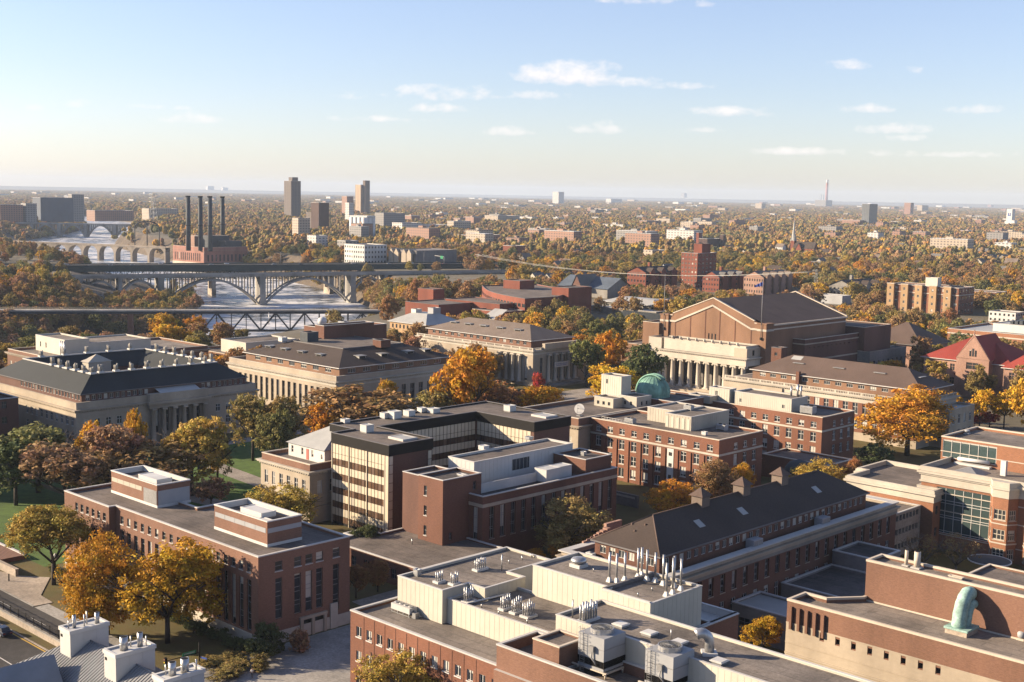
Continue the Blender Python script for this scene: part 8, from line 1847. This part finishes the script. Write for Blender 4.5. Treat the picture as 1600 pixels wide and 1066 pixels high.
def far_crown(seed, shape):
    """crown for trees a few pixels high: knobbly leaf masses with a ragged skin of loose leaf clumps"""
    r = random.Random(seed); mb = MB(); tone = []
    bm = bmesh.new(); bmesh.ops.create_icosphere(bm, subdivisions=2, radius=1.); bm.verts.ensure_lookup_table()
    iv = [v.co.copy() for v in bm.verts]; jf = [tuple(v.index for v in f.verts) for f in bm.faces]; bm.free()
    for i in range(17):
        a = r.uniform(0, 6.283); rr = r.uniform(.2, .68); z = r.uniform(-.5, .5)
        if shape == 'vase': z = r.uniform(-.1, .5)
        if shape == 'tall': rr *= .5; z = r.uniform(-.8, .8)
        if i == 0: rr, z = 0, .3
        c = Vector((rr*math.cos(a), rr*math.sin(a), z)); rad = r.uniform(.22, .37); t, hu = r.uniform(.3, .75), r.random(); b0 = len(mb.v)
        for p in iv:
            d_ = rad*(1+.42*mnoise.noise(p*2.3+Vector((i*5., seed, 0)))+.3*mnoise.noise(p*5.5+Vector((i*3., seed, 2)))); mb.v.append(tuple(c+p*d_)); tone.append((t+.25*mnoise.noise(p*4+Vector((seed, i, 0))), hu, 0))
        for f in jf: mb.face(tuple(b0+k for k in f), 0, True)
        for k in range(34):
            p = r.choice(iv); q = c+p*rad*r.uniform(1.0, 1.25); u = p.orthogonal().normalized()+Vector((r.gauss(0, .5), r.gauss(0, .5), r.gauss(0, .5))); u.normalize(); v = p.cross(u).normalized(); s = r.uniform(.05, .1); b0 = len(mb.v)
            mb.v += [tuple(q-u*s), tuple(q-v*s), tuple(q+u*s), tuple(q+v*s)]; mb.face((b0, b0+1, b0+2, b0+3)); tone += [(t+r.uniform(-.1, .25), hu, 0)]*4
    me = mb.mesh('far_crown', 'leaf_far'); at_ = me.attributes.new('tone', 'FLOAT_VECTOR', 'POINT'); at_.data.foreach_set('vector', [x for t in tone for x in t]); return me
for i in range(5):
    me = far_crown(200+i, ('round', 'round', 'round', 'vase', 'tall')[i]); o = bpy.data.objects.new('far_crown', me); fx.objects.link(o); FARC.append(o)
for i in range(3):
    me = crown_mesh('near_crown', 300+i, 190, 22, .06, 'round', 'leaf_far'); o = bpy.data.objects.new('near_crown', me); fx.objects.link(o)
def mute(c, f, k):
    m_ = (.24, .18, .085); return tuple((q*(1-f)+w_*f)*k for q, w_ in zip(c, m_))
pts.sort(key=lambda q: q[2])
vis = [q for q in pts if -60 < pix((q[0], q[1], ground_z(q[0], q[1])+6))[0] < 1660]
thing_pts = vis[:235]; chosen = set(id(q) for q in thing_pts)
WORD = {BROWN: 'brown', RUST: 'rust coloured', OLIVE: 'olive', YELGR: 'yellow green', MAUVE: 'mauve brown', ORANGE: 'orange', GREEN: 'green', GOLD: 'golden', DKGREEN: 'dark green', AMBER: 'amber'}
def zone(x, y):
    px = pix((x, y, 5))[0]
    if px < 330: return 'on the wooded river bluff at the left'
    if px < 660: return 'on the bank behind the mall halls'
    if px < 1050: return 'between the brick complex and the auditorium'
    if px < 1360: return 'behind the gabled auditorium'
    return 'in the grove below the new apartments'
for x, y, d, w in thing_pts:
    c = pick(rs, x, y); z = ground_z(x, y)
    plant_tree('%s%s autumn tree %s' % ('broad ' if w > 13 else ('small ' if w < 10 else ''), WORD[c], zone(x, y)), (x, y, z-.3), w*rs.uniform(.95, 1.35), w, jit(c, rs, .18), MIDC[rs.randrange(5)], 'autumn trees of the middle distance', crown_frac=.82)
rest_ = [q for q in pts if id(q) not in chosen]
V, SC_, CO, KI, RO = [], [], [], [], []
for x, y, d, w in rest_:
    z = ground_z(x, y); h = w*rs.uniform(.85, 1.25); k = 1. if d < 2400 else min(1.9, (d/2400)**.6)
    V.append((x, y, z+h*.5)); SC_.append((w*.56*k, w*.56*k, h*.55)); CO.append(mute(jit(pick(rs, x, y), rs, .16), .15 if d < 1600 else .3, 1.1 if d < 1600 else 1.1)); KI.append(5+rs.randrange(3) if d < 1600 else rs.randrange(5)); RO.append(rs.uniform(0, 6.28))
for x, y, d in sample_ring(5600, 16000, 20., 1.):
    if rs.random() < .12: continue
    k = d/5600; w = rs.uniform(22, 40)*k**.8; h = rs.uniform(9, 15)
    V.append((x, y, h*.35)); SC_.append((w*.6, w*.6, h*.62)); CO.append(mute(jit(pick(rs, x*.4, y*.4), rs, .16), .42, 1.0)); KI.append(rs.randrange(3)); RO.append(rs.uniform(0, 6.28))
me = bpy.data.meshes.new('far_wood'); me.from_pydata(V, [], [])
def attr(nm, ty, key, data): a = me.attributes.new(nm, ty, 'POINT'); a.data.foreach_set(key, data)
attr('tsc', 'FLOAT_VECTOR', 'vector', [q for s in SC_ for q in s]); attr('tcol', 'FLOAT_COLOR', 'color', [q for c in CO for q in (*c, 1.)]); attr('tkind', 'INT', 'value', KI); attr('trot', 'FLOAT_VECTOR', 'vector', [q for r_ in RO for q in (0., 0., r_)])
wood = tag(link('far_wood', me), 'autumn wood of countless trees covering the far plain', None, None, 'stuff')
ng = bpy.data.node_groups.new('scatter', 'GeometryNodeTree'); ng.interface.new_socket('Geometry', in_out='INPUT', socket_type='NodeSocketGeometry'); ng.interface.new_socket('Geometry', in_out='OUTPUT', socket_type='NodeSocketGeometry')
N_ = ng.nodes; gi, go = N_.new('NodeGroupInput'), N_.new('NodeGroupOutput'); ci = N_.new('GeometryNodeCollectionInfo'); ci.inputs['Collection'].default_value = fx; ci.inputs['Separate Children'].default_value = True; ci.inputs['Reset Children'].default_value = True
iop = N_.new('GeometryNodeInstanceOnPoints'); iop.inputs['Pick Instance'].default_value = True
def named(nm, ty): q = N_.new('GeometryNodeInputNamedAttribute'); q.data_type = ty; q.inputs['Name'].default_value = nm; return q.outputs['Attribute']
ng.links.new(gi.outputs[0], iop.inputs['Points']); ng.links.new(ci.outputs[0], iop.inputs['Instance']); ng.links.new(named('tkind', 'INT'), iop.inputs['Instance Index']); ng.links.new(named('tsc', 'FLOAT_VECTOR'), iop.inputs['Scale'])
e2r = N_.new('FunctionNodeEulerToRotation'); ng.links.new(named('trot', 'FLOAT_VECTOR'), e2r.inputs[0]); ng.links.new(e2r.outputs[0], iop.inputs['Rotation']); ng.links.new(iop.outputs[0], go.inputs[0])
md = wood.modifiers.new('scatter', 'NODES'); md.node_group = ng
print('trees', len(pts), 'instances', len(V))

# ================================================================== STREET LIFE, bottom left
b = B('garden_wall', 'low pale retaining wall with a dark iron fence along the street', 'wall', -215, 98.5)
mb = MB(); mb.box(-300, -186, 98.2, 98.85, 0, 1.1); b.put('wall', mb, 'concrete_warm'); mb = MB(); mb.box(-300, -186, 98.1, 98.95, 1.1, 1.3); b.put('coping', mb, 'concrete')
fm = MB()
for i in range(220): x = -300+i*.5; fm.tube((x, 98.52, 1.3), (x, 98.52, 2.7), .02, n=4)
b.put('fence_bars', fm, 'black_metal', kind='stuff')
for z in (1.45, 2.6): mb = MB(); mb.box(-300, -186, 98.49, 98.55, z, z+.06); b.put('fence_rail', mb, 'black_metal')
for i in range(39): mb = MB(); mb.box(-300+i*3-.06, -300+i*3+.06, 98.46, 98.58, 1.3, 2.85); b.put('fence_post', mb, 'black_metal')
car('dark blue car parked by the yellow kerb at the left edge', (-213.0, 94.2, .07), math.pi, 'car_blue')
car('silver car waiting behind the dark blue one at the left edge', (-222., 94.4, .07), math.pi, 'car_silver')
car('white car on the street left of the garden wall', (-262., 101., .07), 0, 'car_white')
b = B('brick_terrace', 'low red brick terrace with pale kerbs at the left edge of the lawn', 'terrace', -262, 116)
mb = MB(); mb.box(-300, -254, 111.5, 117.5, 0, .9); b.put('wall', mb, 'brick_red'); mb = MB(); mb.box(-300.2, -253.8, 111.2, 111.8, .9, 1.15); mb.box(-300.2, -253.8, 117.3, 117.8, .9, 1.15); b.put('kerb', mb, 'coping'); mb = MB(); mb.quad((-299.9, 111.85, .92), (-254, 111.85, .92), (-254, 117.2, .92), (-299.9, 117.2, .92)); b.put('paving', mb, 'brick_salmon')
b = B('low_garden_wall', 'short white garden wall at the edge of the pale pavement', 'wall', -245, 111.2); mb = MB(); mb.box(-256, -243.2, 110.6, 111.2, 0, 1.5); b.put('wall', mb, 'concrete_warm'); mb = MB(); mb.box(-256.1, -243.1, 110.5, 111.3, 1.5, 1.65); b.put('coping', mb, 'concrete_warm')
t = thing('bollard', 'lone dark bollard with a long shadow on the pale pavement', 'bollard', at(14, 908, .13)); mb = MB(); mb.tube((0, 0, 0), (0, 0, 1.3), .13, n=10); t.put('post', mb, 'black_metal'); mb = MB(); mb.lathe([(.16, 1.3), (.16, 1.38), (.02, 1.45)], 10); t.put('cap', mb, 'black_metal')
t = thing('street_lamp', 'dark lamp post under the leaning tree beside the brick block', 'street lamp', at(87, 902, .1)); mb = MB(); mb.tube((0, 0, 0), (0, 0, 4.), .09, n=8); t.put('post', mb, 'black_metal'); mb = MB(); mb.lathe([(.1, 4.), (.3, 4.15), (.32, 4.6), (.1, 4.9)], 10); t.put('lantern', mb, 'white_paint')
p0, p1 = at(252.7, 1058, 0), at(311.5, 1041, 0)
t = thing('traffic_signal', 'traffic signal mast with a green street name sign above the chimneys', 'traffic signal', (p1.x, p1.y, 0)); dv = Vector((p0.x-p1.x, p0.y-p1.y, 0)); hh = height_at(p1.x, p1.y, 1004)
mb = MB(); mb.tube((0, 0, 0), (0, 0, hh), .11, n=8); t.put('mast', mb, 'black_metal'); dn = dv.normalized(); e = dn*min(dv.length, 6.2); mb = MB(); mb.tube((0, 0, hh-1.7), (e.x, e.y, hh-1.6), .07, n=6); t.put('arm', mb, 'black_metal')
mb = MB(); mb.box(-.2, .2, -.2, .2, -.75, .75); o = t.put('signal_head', mb, 'black_metal'); o.location = (e.x, e.y, hh-1.75)
for k, m_ in enumerate(('chimney_red', 'yellow_sign', 'sign_green')): mb = MB(); mb.tube((0, -.21, .45-k*.45), (0, -.26, .45-k*.45), .13, n=10); link('lens', mb.mesh('lens', m_), o)
mb = MB(); mb.box(-1.25, 1.25, -.02, .02, -.25, .25); o = t.put('name_sign', mb, 'sign_green'); o.location = (dn.x*1.9, dn.y*1.9, hh-1.35); o.rotation_euler = (0, 0, math.atan2(dn.y, dn.x))
mb = MB(); x = -1.; rg = random.Random(4)
while x < .95:
    w_ = rg.uniform(.06, .12); mb.box(x, x+w_, .021, .026, -.1, .1); mb.box(-x-w_, -x, -.026, -.021, -.1, .1); x += w_+.07
link('lettering', mb.mesh('lettering', 'paint_white'), o)['kind'] = 'stuff'
mb = MB(); mb.box(-.7, .7, -.02, .02, -.16, .16); o = t.put('side_sign', mb, 'sign_blue'); o.location = (.8, .3, hh-2.5); o.rotation_euler = (0, 0, .3)
# people
def person(label, pos, rz, top, legs, pose='walk', z=0.):
    t = tag(link('person', None, None, (pos[0], pos[1], z), rz), label, 'person')
    def skin(nm, verts, edges, rad, mt, parent=t, sub=2):
        me = bpy.data.meshes.new(nm); me.from_pydata(verts, edges, []); o = link(nm, me, parent); me.materials.append(MATS[mt])
        m1 = o.modifiers.new('skin', 'SKIN'); m2 = o.modifiers.new('sub', 'SUBSURF'); m2.levels = m2.render_levels = sub
        for i, r_ in enumerate(rad): me.skin_vertices[0].data[i].radius = (r_, r_)
        me.skin_vertices[0].data[0].use_root = True; return o
    if pose == 'walk':
        body = [(0, 0, .95), (0, 0, 1.2), (.02, 0, 1.42), (.04, 0, 1.52), (.06, 0, 1.66), (.0, .19, 1.40), (-.1, .25, 1.13), (.02, .25, .88), (0, -.19, 1.40), (.12, -.25, 1.14), (.28, -.24, .93), (.0, .1, .92), (.16, .1, .5), (.1, .1, .08), (.24, .1, .04), (0, -.1, .92), (-.06, -.1, .5), (-.26, -.1, .12), (-.14, -.1, .05)]
        ed = [(0, 1), (1, 2), (2, 3), (3, 4), (2, 5), (5, 6), (6, 7), (2, 8), (8, 9), (9, 10), (0, 11), (11, 12), (12, 13), (13, 14), (0, 15), (15, 16), (16, 17), (17, 18)]
        rad = [.15, .14, .15, .06, .11, .07, .05, .035, .07, .05, .035, .09, .065, .045, .04, .09, .065, .045, .04]
        skin('body', body, ed, rad, 'skin')
        skin('shirt', [(0, 0, .98), (0, 0, 1.2), (.02, 0, 1.42), (.0, .19, 1.40), (-.1, .25, 1.15), (0, -.19, 1.40), (.12, -.25, 1.16)], [(0, 1), (1, 2), (2, 3), (3, 4), (2, 5), (5, 6)], [.165, .155, .16, .085, .065, .085, .065], top)
        skin('trousers', [(0, 0, .96), (.0, .1, .9), (.16, .1, .5), (.1, .1, .1), (0, -.1, .9), (-.06, -.1, .5), (-.26, -.1, .14)], [(0, 1), (1, 2), (2, 3), (0, 4), (4, 5), (5, 6)], [.165, .10, .078, .06, .10, .078, .06], legs)
        mb = MB(); mb.lathe([(.02, .0), (.11, .02), (.125, .08), (.09, .16), (.01, .19)], 12, c=(.04, 0, 1.66)); link('hair', mb.mesh('hair', 'bark'), t)
    else:
        body = [(0, 0, .16), (-.3, 0, .17), (-.52, 0, .2), (-.66, 0, .22), (-.8, 0, .24), (-.45, .25, .14), (-.2, .38, .08), (-.45, -.25, .14), (-.2, -.38, .08), (.1, .11, .14), (.5, .14, .22), (.9, .14, .08), (.1, -.11, .14), (.5, -.12, .12), (.95, -.12, .08)]
        ed = [(0, 1), (1, 2), (2, 3), (3, 4), (2, 5), (5, 6), (2, 7), (7, 8), (0, 9), (9, 10), (10, 11), (0, 12), (12, 13), (13, 14)]
        rad = [.14, .13, .14, .055, .11, .06, .045, .06, .045, .09, .065, .045, .09, .065, .045]
        skin('body', body, ed, rad, 'skin'); skin('shirt', body[:3]+[body[5], body[7]], [(0, 1), (1, 2), (2, 3), (2, 4)], [.155, .145, .155, .08, .08], top); skin('trousers', [body[0], body[9], body[10], body[11], body[12], body[13], body[14]], [(0, 1), (1, 2), (2, 3), (0, 4), (4, 5), (5, 6)], [.155, .1, .075, .06, .1, .075, .06], legs)
        mb = MB(); mb.lathe([(.02, 0), (.11, .03), (.12, .09), (.02, .14)], 10, c=(-.84, 0, .2)); link('hair', mb.mesh('hair', 'bark'), t)
    return t
v = at(394, 1060, .1); person('person in a white top and dark trousers walking at the lane corner', (v.x, v.y), 2.2, 'cloth_white', 'cloth_dark', 'walk', .08)
v = at(28, 836, .05); person('person in dark clothes lying on the sunny lawn', (v.x, v.y), .4, 'cloth_dark', 'cloth_dark', 'lie', .06)
v = at(52, 791, .05); person('person in a white top lying on the sunny lawn edge', (v.x, v.y), 1.1, 'cloth_white', 'cloth_dark', 'lie', .06)
# parapet lettering-free name board low on the court wall between the science halls
b = B('name_board', 'low dark wall with a pale line of raised lettering in the shaded court', 'sign', -183, 243)
p0 = at(972, 786, .5); mb = MB(); mb.box(p0.x-5, p0.x+5, p0.y, p0.y+.5, 0, 3.2); b.put('wall', mb, 'stone_dark')
mb = MB(); x = p0.x-4.; rg = random.Random(9)
while x < p0.x+4: w_ = rg.uniform(.2, .35); mb.box(x, x+w_, p0.y-.06, p0.y-.005, 2.2, 2.7); x += w_+.1
b.put('lettering', mb, 'stone_white', kind='stuff')

# ================================================================== AIR
mb = MB(); mb.box(-19000, 19000, -19000, 19000, -32., 200.); hz = tag(link('haze', mb.mesh('haze', 'gravel')), None, None, None, 'stuff')
m = bpy.data.materials.new('haze_air'); m.use_nodes = True; nt = m.node_tree; nt.nodes.remove(nt.nodes['Principled BSDF'])
pv = nt.nodes.new('ShaderNodeVolumePrincipled'); pv.inputs['Color'].default_value = (.66, .80, 1.0, 1); pv.inputs['Density'].default_value = 4.2e-5; pv.inputs['Anisotropy'].default_value = 0.
nt.links.new(pv.outputs[0], nt.nodes['Material Output'].inputs['Volume']); hz.data.materials.clear(); hz.data.materials.append(m)
